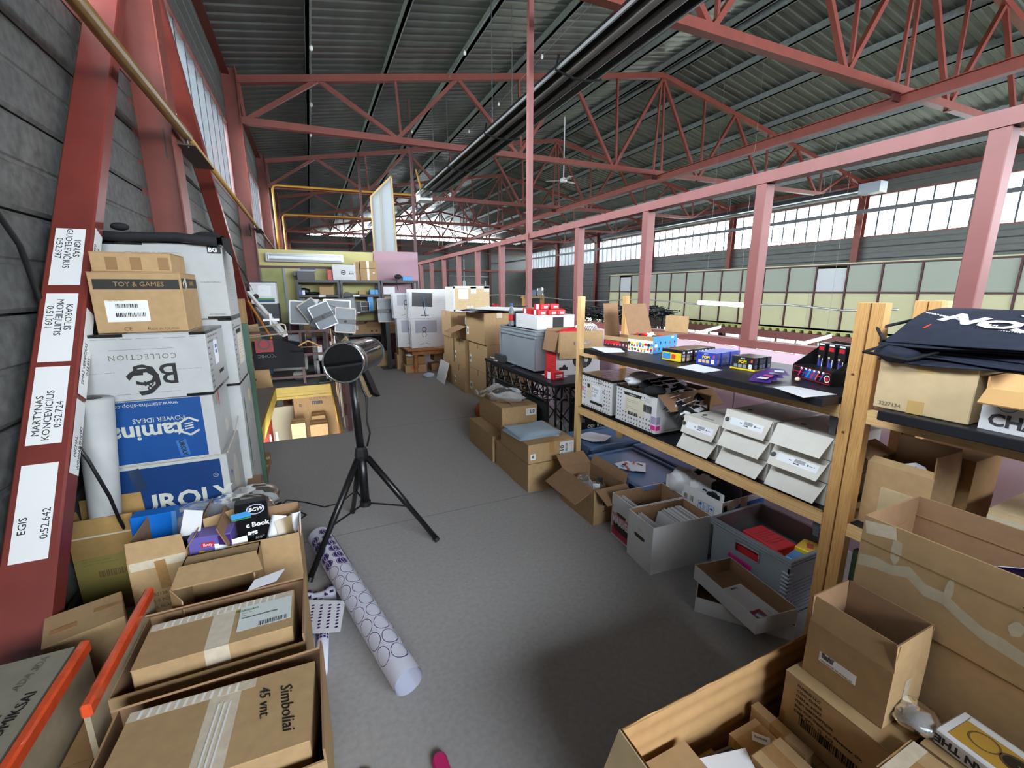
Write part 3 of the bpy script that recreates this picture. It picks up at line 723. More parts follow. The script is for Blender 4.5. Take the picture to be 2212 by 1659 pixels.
# ---- things on the hall floor
for i, (y, x0, x1, z1) in enumerate(((12.2, 6.0, 11.6, .92), (14.5, 7.1, 13.4, .93), (17.5, 8.6, 15.4, .82), (21.0, 10.4, 15.4, .66))):
    r = thing('netting_rack', 'black netting frame in the hall beyond the railing, %s' % ('nearest row', 'second row', 'third row', 'farthest row')[i], 'rack', ((x0+x1)/2, y, LOW))
    w = (x1-x0)/2; h = z1-LOW
    for sx in (-1, -.33, .33, 1): MB().box(sx*w-.04, -.04, 0, sx*w+.04, .04, h).obj('post', BLKM, r)
    MB().box(-w, -.03, h-.06, w, .03, h).obj('rail', BLKM, r)
    b = MB(); n = int(w*2/.12)
    for k in range(n+14):
        x = -w+k*.12
        for s in (1, -1):
            xa, xb = x, x+s*1.1; b.bar((max(-w, min(w, xa)), 0, h-.05), (max(-w, min(w, xb)), 0, h-1.15), .012, .012)
    b.obj('netting', BLKM, r)['kind'] = 'stuff'
    b = MB(); rnd = random.Random(i)
    for k in range(420): x = rnd.uniform(-w, w); b.bar((x, rnd.uniform(-.8, .8), h-.25+.25*rnd.random()), (x+rnd.uniform(-.5, .5), rnd.uniform(-.8, .8), h-.25+.28*rnd.random()), .05, .03)
    b.obj('folded_netting', BLKM, r)['kind'] = 'stuff'
# far bench area
t = thing('display_counter', 'yellow fronted counter near the far wall of the hall', 'counter', (11.4, 30, LOW))
MB().box(-2.6, 0, 0, 2.4, 1.2, 3.0).obj('body', DGREY, t)
for k in range(6): MB().box(-2.5+.75*k, -.03, 1.5, -1.82+.75*k, 0, 3.0).obj('panel', mat('bright olive panel', '#b6b23c', .5), t)
MB().box(-2.7, -.1, 3.0, 3.2, 1.3, 3.06).obj('top', mat('pale counter top', '#c8c4a0', .5), t)
for i, (c, x) in enumerate(((REDP, 8.9), (CB, 9.35), (DKRED, 9.7), (GREY, 10.1), (DGREY, 10.5), (mat('slate cloth', '#5d6878', .8), 10.9), (WHITE, 11.8), (REDP, 12.5))):
    o = MB().box(-.19, -.2, 0, .19, .2, (.8, .75, .78, .72, .77, .74, .7, .45)[i]).obj('cloth_roll' if i < 6 else 'storage_box', c, loc=(x, 30.5, .16), bevel=.05)
    tag(o, ('red cloth roll leftmost on the far counter', 'tan cloth roll on the far counter', 'dark red cloth roll on the far counter', 'light grey cloth roll on the far counter', 'charcoal cloth roll on the far counter', 'slate blue cloth roll on the far counter', 'white box on the far counter', 'small red box on the far counter')[i], 'roll' if i < 6 else 'box')
t = thing('banner', 'black cloth banner with white lettering at the far end of the hall', 'banner', (16, 29.5, LOW))
MB().box(-2.4, 0, 0, 1.2, .1, 3.3).obj('cloth', BLKC, t)
MB().poly([(1.2, 0, 0), (1.2, 0, 3.25), (2.6, 0, 2.2), (3.4, 0, 0)], .2, (0, 1, 0)).obj('cloth', BLKC, t)
fb = Fr(16, 29.5, LOW, 3.6, .1, 3.3); ltr(t, fb, 'f', .55, .91, .42, 'X-MODELE', WINK)
sheet(t, fb, 'f', .42, .75, .5, .3, LBLUE, name='print'); sheet(t, fb, 'f', .6, .75, .5, .3, REDP, name='print')
tag(MB().tube([V((PY(1040, 640, 30.3).x, 30.25, .25)), V((PY(1195, 652, 30.3).x, 30.25, .25))], .09, 8).obj('cloth_roll', PAPER, smooth=True), 'long white roll lying on the far counter', 'roll')
for i, (px, w) in enumerate(((1043, .5), (1004, .12))):
    p = PY(px, 668, 33); r = thing('ladder', ('aluminium extension ladder standing at the far wall', 'thin aluminium pole ladder beside the big ladder')[i], 'ladder', (p.x, 33, LOW))
    for s in (-1, 1): MB().box(s*w/2-.04, -.04, 0, s*w/2+.04, .04, 5.2).obj('rail', ALU, r)
    if i == 0:
        for k in range(17): MB().tube([(-w/2, 0, .3+.29*k), (w/2, 0, .3+.29*k)], .025, 6).obj('rung', ALU, r)
tag(MB().tube([PY(970, 596, 40.85), PY(1060, 598, 40.85)], .05, 6).tube([PY(1002, 560, 40.85), PY(1003, 640, 40.85)], .04, 6).obj('steel_pipe', ALU), 'thin grey pipes on the far wall', 'pipe')
pr = thing('pallet_rack', 'wooden rack with blue and white packs near the far corner of the hall', 'rack', (PY(1160, 660, 30).x, 30.4, LOW))
for s in (-.8, .8): MB().box(s-.05, 0, 0, s+.05, .5, 4.1).obj('post', PINE, pr)
MB().box(-.9, 0, 3.9, .9, .6, 4.0).obj('shelf', PINE, pr)
tag(MB().box(-.6, 0, 0, .1, .4, .5).obj('pack', mat('blue grey pack', '#6d7fa0', .6), loc=(pr.location.x, 30.4, 1.105)), 'blue grey pack on the far wooden rack', 'box')
tag(crumple(.3, .25, .35, .4, 3).obj('plastic_bag', FILM, loc=(pr.location.x+.6, 30.6, 1.45), smooth=True), 'white plastic bag on the far wooden rack', 'bag')
# trees outside the right windows
def tree(x, y, h, seed, lab):
    rnd = random.Random(seed); b = MB()
    def br(p, d, l, r, k):
        q = p+d*l; b.tube([p, (p+q)/2+V((rnd.uniform(-.05, .05)*l, rnd.uniform(-.05, .05)*l, 0)), q], [r, r*.85, r*.65], 5 if k < 2 else 3, caps=False)
        if k < 6:
            for i in range(2 if k else 3):
                dd = (d+V((rnd.uniform(-.5, .5), rnd.uniform(-.8, .8), rnd.uniform(-.1, .5)))).normalized(); br(q, dd, l*rnd.uniform(.6, .85), r*.68, k+1)
    br(V((0, 0, 0)), V((0, 0, 1)), h*.3, .16, 0)
    tag(b.obj('bare_tree', mat('bark', '#4d443c', .9), loc=(x, y, LOW-.3)), lab, 'tree', 'bare trees outside the windows')
for i, (x, y, h) in enumerate(((26, 10.5, 11), (27, 21, 12), (25.5, 15.5, 11), (28, 28, 13), (26, 33, 11), (29, 7, 11))):
    tree(x, y, h, 5+i, 'bare winter tree outside the right windows, '+('before the pane group over the wide railing bay', 'behind the middle bays', 'close behind the second bay', 'behind the farther bays', 'behind the farthest bays', 'farther back behind the nearest bay')[i])
struct(MB().box(21, -30, LOW-.35, 90, 80, LOW-.3).box(-60, -30, LOW-.35, -1.6, 80, LOW-.3).obj('ground', mat('winter grass', '#6c6f5c', .9, noise=(1, .2))))
# ================================================================ far end of the mezzanine
def c4(x, y): return (520+x/5.027, 500+y/5.027)
def pbox(x0, y0, x1, y1, Y, d, z0=None, crop=c4, top=None):
    """box whose front face (plane Y) spans the measured rectangle"""
    a = PY(*crop(x0, y1), Y); b = PY(*crop(x1, y0), Y); z = a.z if z0 is None else z0
    h = max(.02, (b.z if top is None else top)-z); return AB(min(a.x, b.x), Y, z, max(a.x, b.x), Y+d, z+h)
def simple(fr, label, cat, mt, name, parts=(), group=None, bevel=.004):
    r = thing(name, label, cat, (fr.x, fr.y, fr.z), fr.yaw, group)
    MB().box(-fr.w/2, -fr.d/2, 0, fr.w/2, fr.d/2, fr.h).obj('body', mt, r, bevel=bevel); return r
SY = 10.42; SX = [-.27, .61, 1.47, 2.34]; SL = [.05, .62, 1.215, 1.51, 1.82]
for k in range(3):
    x0, x1 = SX[k]+.01, SX[k+1]-.01
    r = thing('metal_shelving', 'black metal shelving unit against the partition, '+('left unit', 'middle unit', 'right unit before the pink board')[k], 'shelving', ((x0+x1)/2, SY, 0), group='black shelving units')
    w = (x1-x0)/2
    for sx in (-w, w-.045):
        for yy in (0, .45): MB().box(sx, yy, 0, sx+.045, yy+.045, SL[4]).obj('post', BLKM, r)
    for z in ((.06, SL[1], SL[2], SL[3], SL[4]) if k != 1 else (.06, SL[1], 1.14, SL[3], SL[4])):
        MB().box(-w+.046, 0, z-.05, w-.046, .495, z-.0005).obj('shelf', BLKM, r)
for i, (x, y) in enumerate(((880, 697), (1255, 690), (1260, 845), (710, 800))):
    pass
# things on top of the shelving
r = simple(pbox(615, 440, 800, 515, SY+.05, .3, SL[4]), 'dark grey printer on top of the left black shelving', 'printer', DGREY, 'printer')
fr = pbox(615, 440, 800, 515, SY+.05, .3, SL[4])
MB().box(-.24, -.1, fr.h*.55, .17, .17, fr.h*1.05).obj('paper_tray', DGREY, r); MB().box(-.16, -.14, fr.h*1.05, .2, .15, fr.h*1.3).obj('scanner_lid', GREY, r); MB().box(-.1, -.16, fr.h*1.3, .2, .1, fr.h*1.42).obj('top_cover', BLK, r)
r = simple(pbox(945, 415, 990, 515, SY+.1, .1, SL[4]), 'flat red pack standing on the black shelving beside the printer', 'box', REDP, 'flat_box'); 
fr = pbox(1005, 365, 1245, 515, SY+.02, .28, SL[4]); r = simple(fr, 'white boxed steering wheel set on top of the middle shelving', 'box', CBW, 'product_box')
def disc(parent, fr, f, u, v, ro, ri, mt, name='printed_ring', n=20, sx=1, off=.0014):
    b = MB(); vs = []; 
    for i in range(n): a = 2*PI*i/n; vs += [(math.cos(a)*ro*sx, math.sin(a)*ro, 0), (math.cos(a)*ri*sx, math.sin(a)*ri, 0)]
    b.add(vs, [(2*i, (2*i+2) % (2*n), (2*i+3) % (2*n), 2*i+1) for i in range(n)]); o = b.obj(name, mt, parent); o.matrix_local = facemat(fr, f, u, v, off); return o
disc(r, fr, 'f', .45, .5, .05, .035, INK, 'wheel_print'); sheet(r, fr, 'f', .45, .5, .06, .02, INK, name='wheel_print', off=.0012)
sheet(r, fr, 'f', .8, .42, .11, .02, INK, name='pedal_print', off=.001)
for u in (.72, .79, .86): sheet(r, fr, 'f', u, .52, .008, .05, INK, name='pedal_print', off=.001, rot=12)
sheet(r, fr, 'l', .5, .5, .2, .2, mat('violet grey print', '#4a4a78', .5), name='printed_side'); lines_(r, fr, 'f', .5, .15, .4, .04, 2)
fr = pbox(1295, 325, 1470, 520, SY+.02, .3, SL[4]); r = carton(fr, 'taped brown carton on top of the middle shelving near the pink board', CB, tapem=TAPEC)
sheet(r, fr, 'f', .5, .5, .05, fr.h*.98, TAPEC, name='tape'); sheet(r, fr, 'f', .82, .4, .035, .04, SHEET); sheet(r, fr, 'f', .5, .62, fr.w*.8, .012, INKBR, name='printed_line')
fr = pbox(1250, 330, 1292, 515, SY+.02, .3, SL[4]); carton(fr, 'narrow brown carton squeezed left of the taped one on the shelving', CB, tape=None)
r = simple(pbox(1760, 490, 1860, 515, SY+.1, .2, SL[4]), 'small blue box on the right shelving before the pink board', 'box', LBLUE, 'flat_box')
o = crumple(.08, .07, .05, .5, 4).obj('cable_bundle', CABLE, loc=PY(*c4(1710, 495), SY+.15)+V((0, 0, .01)), smooth=True); tag(o, 'black cable bundle lying on the right black shelving', 'cable')
tag(MB().tube([PY(*c4(1700, 500), SY-.01), PY(*c4(1695, 560), SY-.02), PY(*c4(1708, 640), SY-.02)], .008, 6).obj('cable', CABLE), 'black cable dangling from the right shelving', 'cable')
# upper shelf contents
L3 = SL[3]
def sb(x0, y0, x1, y1, z, mt, lab, cat='box', name='small_box', d=.2, Y=SY+.03): return simple(pbox(x0, y0, x1, y1, Y, d, z), lab, cat, mt, name)
sb(612, 640, 668, 682, L3, mat('deep blue plastic', '#1d3a8a', .4), 'deep blue tool case on the left unit')
sb(615, 575, 655, 640, L3+.085, DGREY, 'grey tool battery pack on the blue tool case'); sb(672, 640, 695, 688, L3, PAPER, 'small white label box on the left unit')
b = crumple(.11, .08, .07, .6, 8).obj('headphones', BLK, loc=PY(*c4(685, 640), SY+.12), smooth=True); b.location.z = L3+.075; tag(b, 'black headphones lying on the upper board of the left unit', 'headphones')
b = crumple(.16, .08, .03, .6, 9).obj('cable_heap', BLK, loc=(PY(*c4(775, 660), SY+.12).x, SY+.2, L3+.03), smooth=True); tag(b, 'black heap of cables on the upper board of the left unit', 'cable')
fr = pbox(860, 590, 1005, 680, SY+.02, .25, L3); r = carton(fr, 'open brown carton with bottles on the left unit upper board', CB, opn={'f': (100, .06), 'l': (60, .06), 'r': (40, .06)})
for k, x in enumerate((-.04, 0, .07)): MB().lathe([(0, 0), (.02, 0), (.02, .12), (.008, .15), (.008, .17), (0, .17)], (x, 0, .01), 10).obj('bottle', (BLK, BLK, DGREY)[k], r)
b = MB().poly([(0, 0, 0), (.2, 0, 0), (.1, 0, .05), (.02, 0, .06)], .1, (0, 1, 0)).obj('game_controller', BLK, loc=(PY(*c4(1125, 670), SY).x, SY+.1, L3)); tag(b, 'black game controller on the middle unit upper board', 'controller')
sb(1285, 645, 1352, 680, L3, CB, 'small brown box alone on the middle unit upper board')
sb(1405, 632, 1455, 678, L3, LBLUE, 'left one of two light blue boxes on the middle unit'); sb(1460, 632, 1508, 678, L3, LBLUE, 'right one of two light blue boxes on the middle unit')
fr = pbox(1540, 600, 1672, 668, SY+.03, .15, L3); r = simple(fr, 'white printed box on the right unit upper board', 'box', CBW, 'flat_box'); lines_(r, fr, 'f', .6, .5, .12, .05, 4, INK)
for x, z, nm in ((885, 1.50, 'left'), (1255, 1.50, 'middle')): pass
# price strips
for k, (x, y) in enumerate(((885, 697), (1255, 690), (1262, 845))):
    p = PY(*c4(x, y), SY-.004); o = MB().box(-.07, 0, -.02, .07, .003, .02).obj('shelf_label', PAPER, loc=(p.x, SY-.0045, (L3, L3, 1.14)[k]-.027)); tag(o, 'white label strip on the '+('edge of the left unit board', 'upper board edge of the middle unit', 'middle board edge of the middle unit')[k], 'label')
# middle shelf contents
sb(1383, 712, 1436, 828, 1.14, LBLUE, 'tall sky blue box on the middle unit'); sb(1100, 725, 1210, 765, 1.14, CBP, 'pale carton on the middle unit behind the grey posters', d=.3, Y=SY+.12)
fr = pbox(1308, 760, 1392, 830, SY+.03, .1, 1.14); r = simple(fr, 'white framed small drawer box on the middle unit', 'box', BLK, 'drawer_box'); 
for z in (.0, fr.h*.48, fr.h-.008): MB().box(-fr.w/2, -fr.d/2-.01, z, fr.w/2, -fr.d/2, z+.008).obj('frame', WHITE, r)
for s in (-1, 1): MB().box(s*fr.w/2-.004, -fr.d/2-.01, 0, s*fr.w/2+.004, -fr.d/2, fr.h).obj('frame', WHITE, r)
sb(620, 720, 700, 785, 1.215, DGREY, 'dark grey case on the lower board of the left unit', d=.3); sb(790, 735, 850, 765, 1.215, PAPER, 'white rounded pack on the left unit', d=.1); sb(1005, 725, 1040, 750, 1.215, PAPER, 'tiny white box on the left unit', d=.1)
sb(1215, 770, 1305, 828, 1.14, DGREY, 'dark flat monitor lying on the middle unit', d=.2)
fr = pbox(1560, 695, 1670, 735, SY+.03, .3, 1.215); carton(fr, 'low brown carton on the right unit', CB, tape=None)
fr = pbox(1580, 985, 1690, 1110, SY-.02, .3, .62); r = carton(fr, 'torn open brown carton on the right unit lower board', CB, opn={'f': (130, .08), 'r': (60, .1), 'l': (100, .06)}); sb(1580, 960, 1675, 988, .62+fr.h, LBLUE, 'blue cloth pack in the torn carton') 
# lower shelf cartons (middle): two cartons
fr = pbox(1215, 995, 1362, 1130, SY+.0, .35, .62); r = carton(fr, 'brown carton with open front flap on the middle unit lower board, left of two', CB, opn={'f': (95, .1), 'r': (60, .06)}); sheet(r, fr, 'f', .35, .6, .05, .09, SHEET)
fr = pbox(1368, 1035, 1530, 1130, SY+.0, .35, .62); r = carton(fr, 'brown carton with lid flap hanging over on the middle unit lower board, right of two', CB, tape=None); MB().plate([(-fr.w/2, -fr.d/2-.005, fr.h+.002), (fr.w/2, -fr.d/2-.005, fr.h+.002), (fr.w/2-.02, -fr.d/2+.12, fr.h+.11), (-fr.w/2+.01, -fr.d/2+.12, fr.h+.11)], .004).obj('flap', CB, r)
for u in (.35, .65): sheet(r, fr, 'f', u, .45, .045, .05, INKBR, name='printed_mark')
MB().box(-.0, 0, 0, .01, .01, .01)
fr = pbox(640, 965, 760, 1100, SY-.03, .3, .62); carton(fr, 'tall brown carton on the left unit behind the poster stands', CB, tape=None)
fr = pbox(820, 1060, 1000, 1150, SY+.0, .3, .62); carton(fr, 'low wide brown carton on the left unit lower board', CBD, tape=None)
fr = pbox(1210, 1180, 1300, 1260, SY+.05, .3, .06); carton(fr, 'small open brown carton on the bottom board', CB, opn={'l': (50, .08), 'r': (50, .08)})
sb(530, 1120, 705, 1310, .06, mat('pale product pack', '#c9ccd6', .5), 'pale product pack on the bottom board behind the hanger', d=.2, Y=SY-.25)
sb(1350, 1310, 1620, 1370, 0, CB, 'flat brown carton on the floor under the heater head', d=.3, Y=9.6)

# white box and grey cabinet at the wall
fr = pbox(105, 555, 395, 785, 9.9, .4, .0); z_ = PY(*c4(200, 785), 9.9).z
cab = AB(PY(*c4(150, 800), 9.9).x, 9.85, 0, PY(*c4(410, 800), 9.9).x, 10.35, z_)
simple(cab, 'dark grey cabinet at the left wall carrying a white printer box', 'cabinet', DGREY, 'cabinet')
fr = AB(cab.x-cab.w/2-.04, 9.85, z_, cab.x+cab.w/2-.01, 10.25, z_+PY(*c4(200, 555), 9.9).z-z_); r = simple(fr, 'white product box with blue green print standing on the grey cabinet', 'box', CBW, 'product_box')
sheet(r, fr, 'f', .5, .2, .36, .05, GREENP, name='printed_band'); sheet(r, fr, 'f', .5, .12, .36, .04, mat('deep blue print', '#1b3d6e', .5), name='printed_band', off=.0004); sheet(r, fr, 'f', .55, .62, .22, .2, PAPER, rot=-3); lines_(r, fr, 'f', .55, .66, .12, .05, 3); MB().box(-fr.w/2, -fr.d/2, fr.h, fr.w/2, fr.d/2, fr.h+.015).obj('lid', mat('deep blue lid', '#27375e', .5), r)
disc(r, fr, 'f', .2, .35, .05, 0.001, INK, 'wheel_print')

# poster stands
def stand(lab, cx, cy, w, h, ang, Y, bar=True, base=True, fm=WHITE, yaw=0, two=None):
    """cx, cy: picture centre of the board; w, h in metres; stands on the floor"""
    p = PY(cx, cy, Y); r = thing('poster_stand', lab, 'stand', (p.x, Y, 0), R(yaw), 'poster stands behind the stair opening')
    MB().box(-.04, .02, .02, .04, .05, p.z).obj('pole', BLKM, r)
    if base: MB().box(-.17, -.15, 0, .17, .2, .02).obj('base', BLKM, r)
    f_ = MB(); t = .014
    for (a, b_) in (((-w/2, -h/2), (w/2, -h/2)), ((w/2, -h/2), (w/2, h/2)), ((w/2, h/2), (-w/2, h/2)), ((-w/2, h/2), (-w/2, -h/2))):
        f_.bar((a[0], 0, a[1]), (b_[0], 0, b_[1]), .018, .022)
    o = f_.obj('frame', fm, r); o.location = (0, -.005, p.z); o.rotation_euler = (R(-8), R(ang), 0)
    o2 = MB().box(-w/2, 0, -h/2, w/2, .006, h/2).obj('poster', SCREEN, r); o2.location = (0, 0, p.z); o2.rotation_euler = (R(-8), R(ang), 0)
    if bar:
        o3 = MB().box(-w/2-.01, -.03, -.04, w/2+.01, -.015, .04).obj('clamp_bar', BLKM, r); o3.location = (0, 0, p.z-.02); o3.rotation_euler = (R(-8), R(ang), 0)
        MB().tube([(0, -.04, p.z-.02), (0, -.025, p.z-.02)], .025, 10).obj('knob', CHROME, r)
    return r
stand('leftmost poster stand with pale frame', 648, 675, .34, .42, 4, 9.2, bar=False)
stand('poster stand half hidden, tilted, behind the front one', 672, 672, .3, .4, -32, 9.0, bar=False, fm=mat('champagne frame', '#b9b39a', .4))
stand('dark framed poster stand tilted behind the front one', 700, 685, .36, .5, 25, 8.95, bar=False, fm=BLKM)
stand('front poster stand with tilted white frame and knob', 698, 682, .33, .42, -23, 8.35)
stand('poster stand with rose white frame right of the front one', 746, 692, .34, .44, 6, 8.55, fm=mat('rose white frame', '#c9b9b4', .4))
stand('poster stand with wide pale frame behind the others', 728, 668, .5, .36, 4, 9.5, bar=False, base=False, fm=ALU)
stand('wide dark framed poster stand farthest back', 738, 664, .56, .36, -3, 9.75, bar=False, base=False, fm=BLKM)
stand('poster stand standing alone before the white monitor cartons', 836, 670, .36, .46, 0, 9.25, fm=mat('grey frame', '#9a9c9c', .4))
# leaning black lectern
b = MB(); a1, a2 = PY(760, 738, 7.7), P(812, 858, 0)
lc = thing('lectern_stand', 'black slanted lectern with glass top leaning behind the heater', 'stand', (a2.x, a2.y, 0))
v = V((a1.x-a2.x, a1.y-a2.y, a1.z-.0)); MB().bar((0, 0, .03), v, .16, .05, up=V((.6, -.8, 0))).obj('slab', BLKM, lc, bevel=.004)
MB().bar((-.06, .02, .03), v+V((-.12, .02, .05)), .03, .12, up=V((.6, -.8, 0))).obj('edge_board', CBP, lc)
MB().box(v.x-.14, v.y-.1, v.z, v.x+.14, v.y+.12, v.z+.03).obj('glass_top', SCREEN, lc)

# stair guard of the opening
g = thing('stair_guard', 'dark red steel guard rail behind the stair opening', 'railing', (-.2, 8.25, 0))
MB().box(-.82, -.02, .90, .44, .02, .94).obj('rail', DKRED, g); MB().box(-.82, -.02, .50, .44, .02, .54).obj('rail', DKRED, g); MB().box(-.82, -.02, .12, .44, .02, .16).obj('rail', DKRED, g)
for x in (-.82, -.02, .4): MB().box(x-.02, -.025, 0, x+.02, .025, .94).obj('post', DKRED, g)
g2 = thing('stair_guard', 'dark red steel guard rail along the right side of the stair opening', 'railing', (.27, 6.6, 0))
for y in (-1.42, -.7, 0, .7, 1.4): MB().box(-.02, y-.02, 0, .02, y+.02, .94).obj('post', DKRED, g2)
for z in (.92, .5, .14): MB().box(-.018, -1.42, z-.018, .018, 1.4, z+.018).obj('rail', DKRED, g2)
g2.location.x = .29
for i, (x, y, l) in enumerate(((.235, 5.5, .95), (.24, 6.0, 1.0), (.24, 6.6, .9), (.24, 7.2, 1.0))):
    o = MB().bar((0, 0, 0), (.0, .45, l), .012, .05).obj('wooden_stick', (CBP, WHITE, CBP, PINE2)[i], loc=(x, y-.2, -.0)); tag(o, ('pale thin slat', 'white thin slat', 'beige thin slat', 'wooden thin slat')[i]+' leaning on the right guard rail'+(' nearest the camera', ' next', ' farther', ' farthest')[i], 'stick')
hg = thing('coat_hanger', 'wooden coat hanger hooked on the dark red guard rail', 'hanger', (-.11, 8.2, .76))
MB().tube([(0, 0, .0), (0, 0, .07), (.02, 0, .12), (0, .0, .165), (-.02, 0, .15)], .004, 6).obj('hook', CHROME, hg); MB().tube([(-.2, 0, -.12), (-.1, 0, -.05), (0, 0, 0), (.1, 0, -.05), (.2, 0, -.12)], [.01, .013, .016, .013, .01], 8).obj('shoulders', PINE, hg, smooth=True); MB().tube([(-.17, 0, -.105), (.17, 0, -.105)], .006, 6).obj('trouser_bar', PINE, hg)
# dark things behind the guard
t = thing('shopping_trolley', 'black wheeled trolley loaded with black bags behind the guard rail', 'trolley', (-.5, 8.75, 0))
MB().box(-.45, -.25, .22, .35, .3, .5).obj('basket', BLKM, t); 
for x in (-.35, .2):
    for y in (-.2, .25): b = MB(); b.tube([(x, y-.02, .12), (x, y+.02, .12)], .11, 16); b.obj('wheel', BLK, t)
crumple(.42, .25, .16, .35, 12).obj('bag', BLKC, t, loc=(-.05, 0, .56), smooth=True)
MB().bar((-.1, -.3, .5), (.2, -.3, .25), .03, .01).obj('strap', LBLUE, t); crumple(.14, .1, .12, .4, 5).obj('blue_bag', mat('dark blue film', '#2b4660', .35), t, loc=(-.35, -.3, .25), smooth=True)
sk = thing('folded_banner', 'black cloth banner with red patch and grey lettering hung over the guard', 'banner', (-.62, 8.18, .42))
b = MB(); b.grid(lambda u, v: V((-.32+.75*u, -.02*math.sin(u*9)-.03*(1-v), -.1+.47*v-(.22*max(0, u-.55)**1.3*2 if v > .6 else 0))), 24, 10); b.obj('cloth', BLKC, sk, smooth=True)
sfr = Fr(-.62, 8.18, .42, .8, .06, .4); sheet(sk, sfr, 'f', .32, .72, .26, .2, mat('brick red print', '#8e3138', .6), name='printed_patch', off=.025); disc(sk, sfr, 'f', .32, .8, .09, .07, DGREY, off=.028); ltr(sk, sfr, 'f', .35, .32, .075, '"COMIC', SCREEN, rot=180, off=.028, bold=.001)
# long sticks and tubes at the left wall
for i, (a, c, m_, r_, lab) in enumerate(((c4(80, 660), c4(430, 1080), WHITE, .035, 'long white aluminium tube leaning at the left wall, longest one'), (c4(170, 830), c4(400, 1085), WHITE, .022, 'white tube leaning left of the longest one'), (c4(220, 805), c4(470, 1085), WHITE, .022, 'white tube leaning right of the longest one'), (c4(50, 710), c4(300, 1110), mat('orange wood', '#c07a36', .5), .025, 'orange brown wooden stick leaning at the left wall'))):
    A, B_ = PY(*a, 8.9), PY(*c, 8.2); o = MB().bar(A, B_+(B_-A)*.12, r_*1.3, r_*1.3).obj('leaning_pole', m_); tag(o, lab, 'pole')
ez = thing('easel_clamp', 'white plastic clamp holding the leaning tubes', 'clamp', PY(*c4(330, 960), 8.4)); MB().box(-.12, -.03, -.02, .12, .03, .02).box(-.02, -.05, -.1, .02, .05, .1).obj('body', WHITE, ez)
b = PY(*c4(160, 980), 8.3); fr = AB(b.x-.22, 8.3, .3, b.x+.05, 8.4, .95); o = MB().bar((0, 0, 0), (-.12, .1, 1.05), .28, .02, up=V((.3, 1, 0))).obj('cardboard_sheet', CB, loc=(b.x+.02, 8.2, 0)); tag(o, 'brown cardboard sheet leaning with the white tubes at the left wall', 'cardboard')
tb = thing('bent_tube_frame', 'bent pale metal tube frame sticking out from the left wall', 'rack', PY(*c4(470, 1070), 7.9)); MB().tube([(-.75, 0, .0), (-.02, 0, .1), (.02, 0, .08), (.03, 0, -.02), (0, 0, -.05), (-.75, 0, -.12)], .014, 8).obj('tube', mat('pale metal', '#b5b09c', .4, .4), tb, smooth=True)  # bent metal tube frame; the leaning tubes rest on it
MB().box(-.7, -.01, -PY(*c4(470, 1070), 7.9).z, -.66, .03, .1).obj('leg', mat('pale metal', '#b5b09c'), tb)
bs = [('white ring binder behind the guard', 840, 1235, 880, 1330), ('white label pack left of the pole', 930, 1205, 955, 1320), ('white label pack right of the pole', 975, 1195, 1010, 1320), ('grey box low behind the guard', 830, 1400, 890, 1505)]
for n, x0, y0, x1, y1 in bs:
    a = PY(*c4(x0, y1), 8.9); fr = pbox(x0, y0, x1, y1, 8.9, .12, 0, top=PY(*c4(x1, y0), 8.9).z); simple(fr, 'tall '+n, 'binder', PAPER if 'white' in n else GREY, 'binder')

# ---------------- white monitor cartons on the turned leg table
wt = thing('wooden_table', 'oiled wooden table with turned legs under the monitor cartons', 'table', (2.2, 8.75, 0))
MB().box(-.6, -.4, .44, .6, .75, .485).obj('table_top', OAK, wt, bevel=.01); MB().box(-.5, -.32, .36, .5, .66, .44).obj('apron', OAK, wt)
prof = [(.035, 0), (.045, .01), (.04, .05), (.028, .07), (.045, .1), (.052, .15), (.045, .22), (.026, .25), (.045, .28), (.03, .3), (.045, .31), (.045, .36)]
for x in (-.42, .48):
    for y in (-.26, .6): MB().lathe(prof, (x, y, 0), 16).obj('leg', OAK, wt, smooth=True)
def montor(fr, lab, kind):
    r = carton(fr, lab, CBW, tape='x', tapem=TAPEW)
    if kind == 'dark':
        sheet(r, fr, 'f', .32, .64, fr.w*.5, fr.h*.48, DGREY, name='monitor_print', rot=-3); sheet(r, fr, 'f', .36, .3, .015, fr.h*.5, INK, name='monitor_stand_print', rot=8); sheet(r, fr, 'f', .37, .1, .16, .02, INK, name='monitor_stand_print'); sheet(r, fr, 'f', .385, .42, .006, fr.h*.6, LBLUE, name='printed_line', rot=6, off=.001)
    else:
        sheet(r, fr, 'f', .38, .72, fr.w*.55, fr.h*.42, mat('silver grey print', '#a6a8b2', .4), name='monitor_print'); disc(r, fr, 'f', .33, .62, .055, .035, mat('brown grey print', '#5d4a4a', .5), sx=.8, off=.001); sheet(r, fr, 'f', .33, .32, .03, fr.h*.35, SHEET, name='monitor_stand_print', off=.0012)
        sheet(r, fr, 'f', .28, .14, .11, .006, INK, name='monitor_stand_print', rot=15); sheet(r, fr, 'f', .40, .14, .11, .006, INK, name='monitor_stand_print', rot=-15); disc(r, fr, 'f', .33, .45, .055, .045, mat('brown grey print', '#5d4a4a'), sx=.8, off=.0012)
    lines_(r, fr, 'f', .8, .6, fr.w*.25, fr.h*.3, 5); sheet(r, fr, 'l', .5, .5, fr.d*.6, fr.h*.8, BLK, name='printed_side')
    sheet(r, fr, 'l', .5, .5, fr.d*.25, fr.h*.82, PAPER, name='printed_side', off=.0011); return r
za, zb2, zc = .487, 1.085, 1.62
f1 = AB(1.72, 8.5, za, 2.5, 8.72, zb2-.02); f2 = AB(1.71, 8.5, zb2-.018, 2.5, 8.72, zc)
montor(f1, 'white monitor carton with silver monitor print, lower of the front pair', 'light'); montor(f2, 'white monitor carton with dark monitor print, upper of the front pair', 'dark')
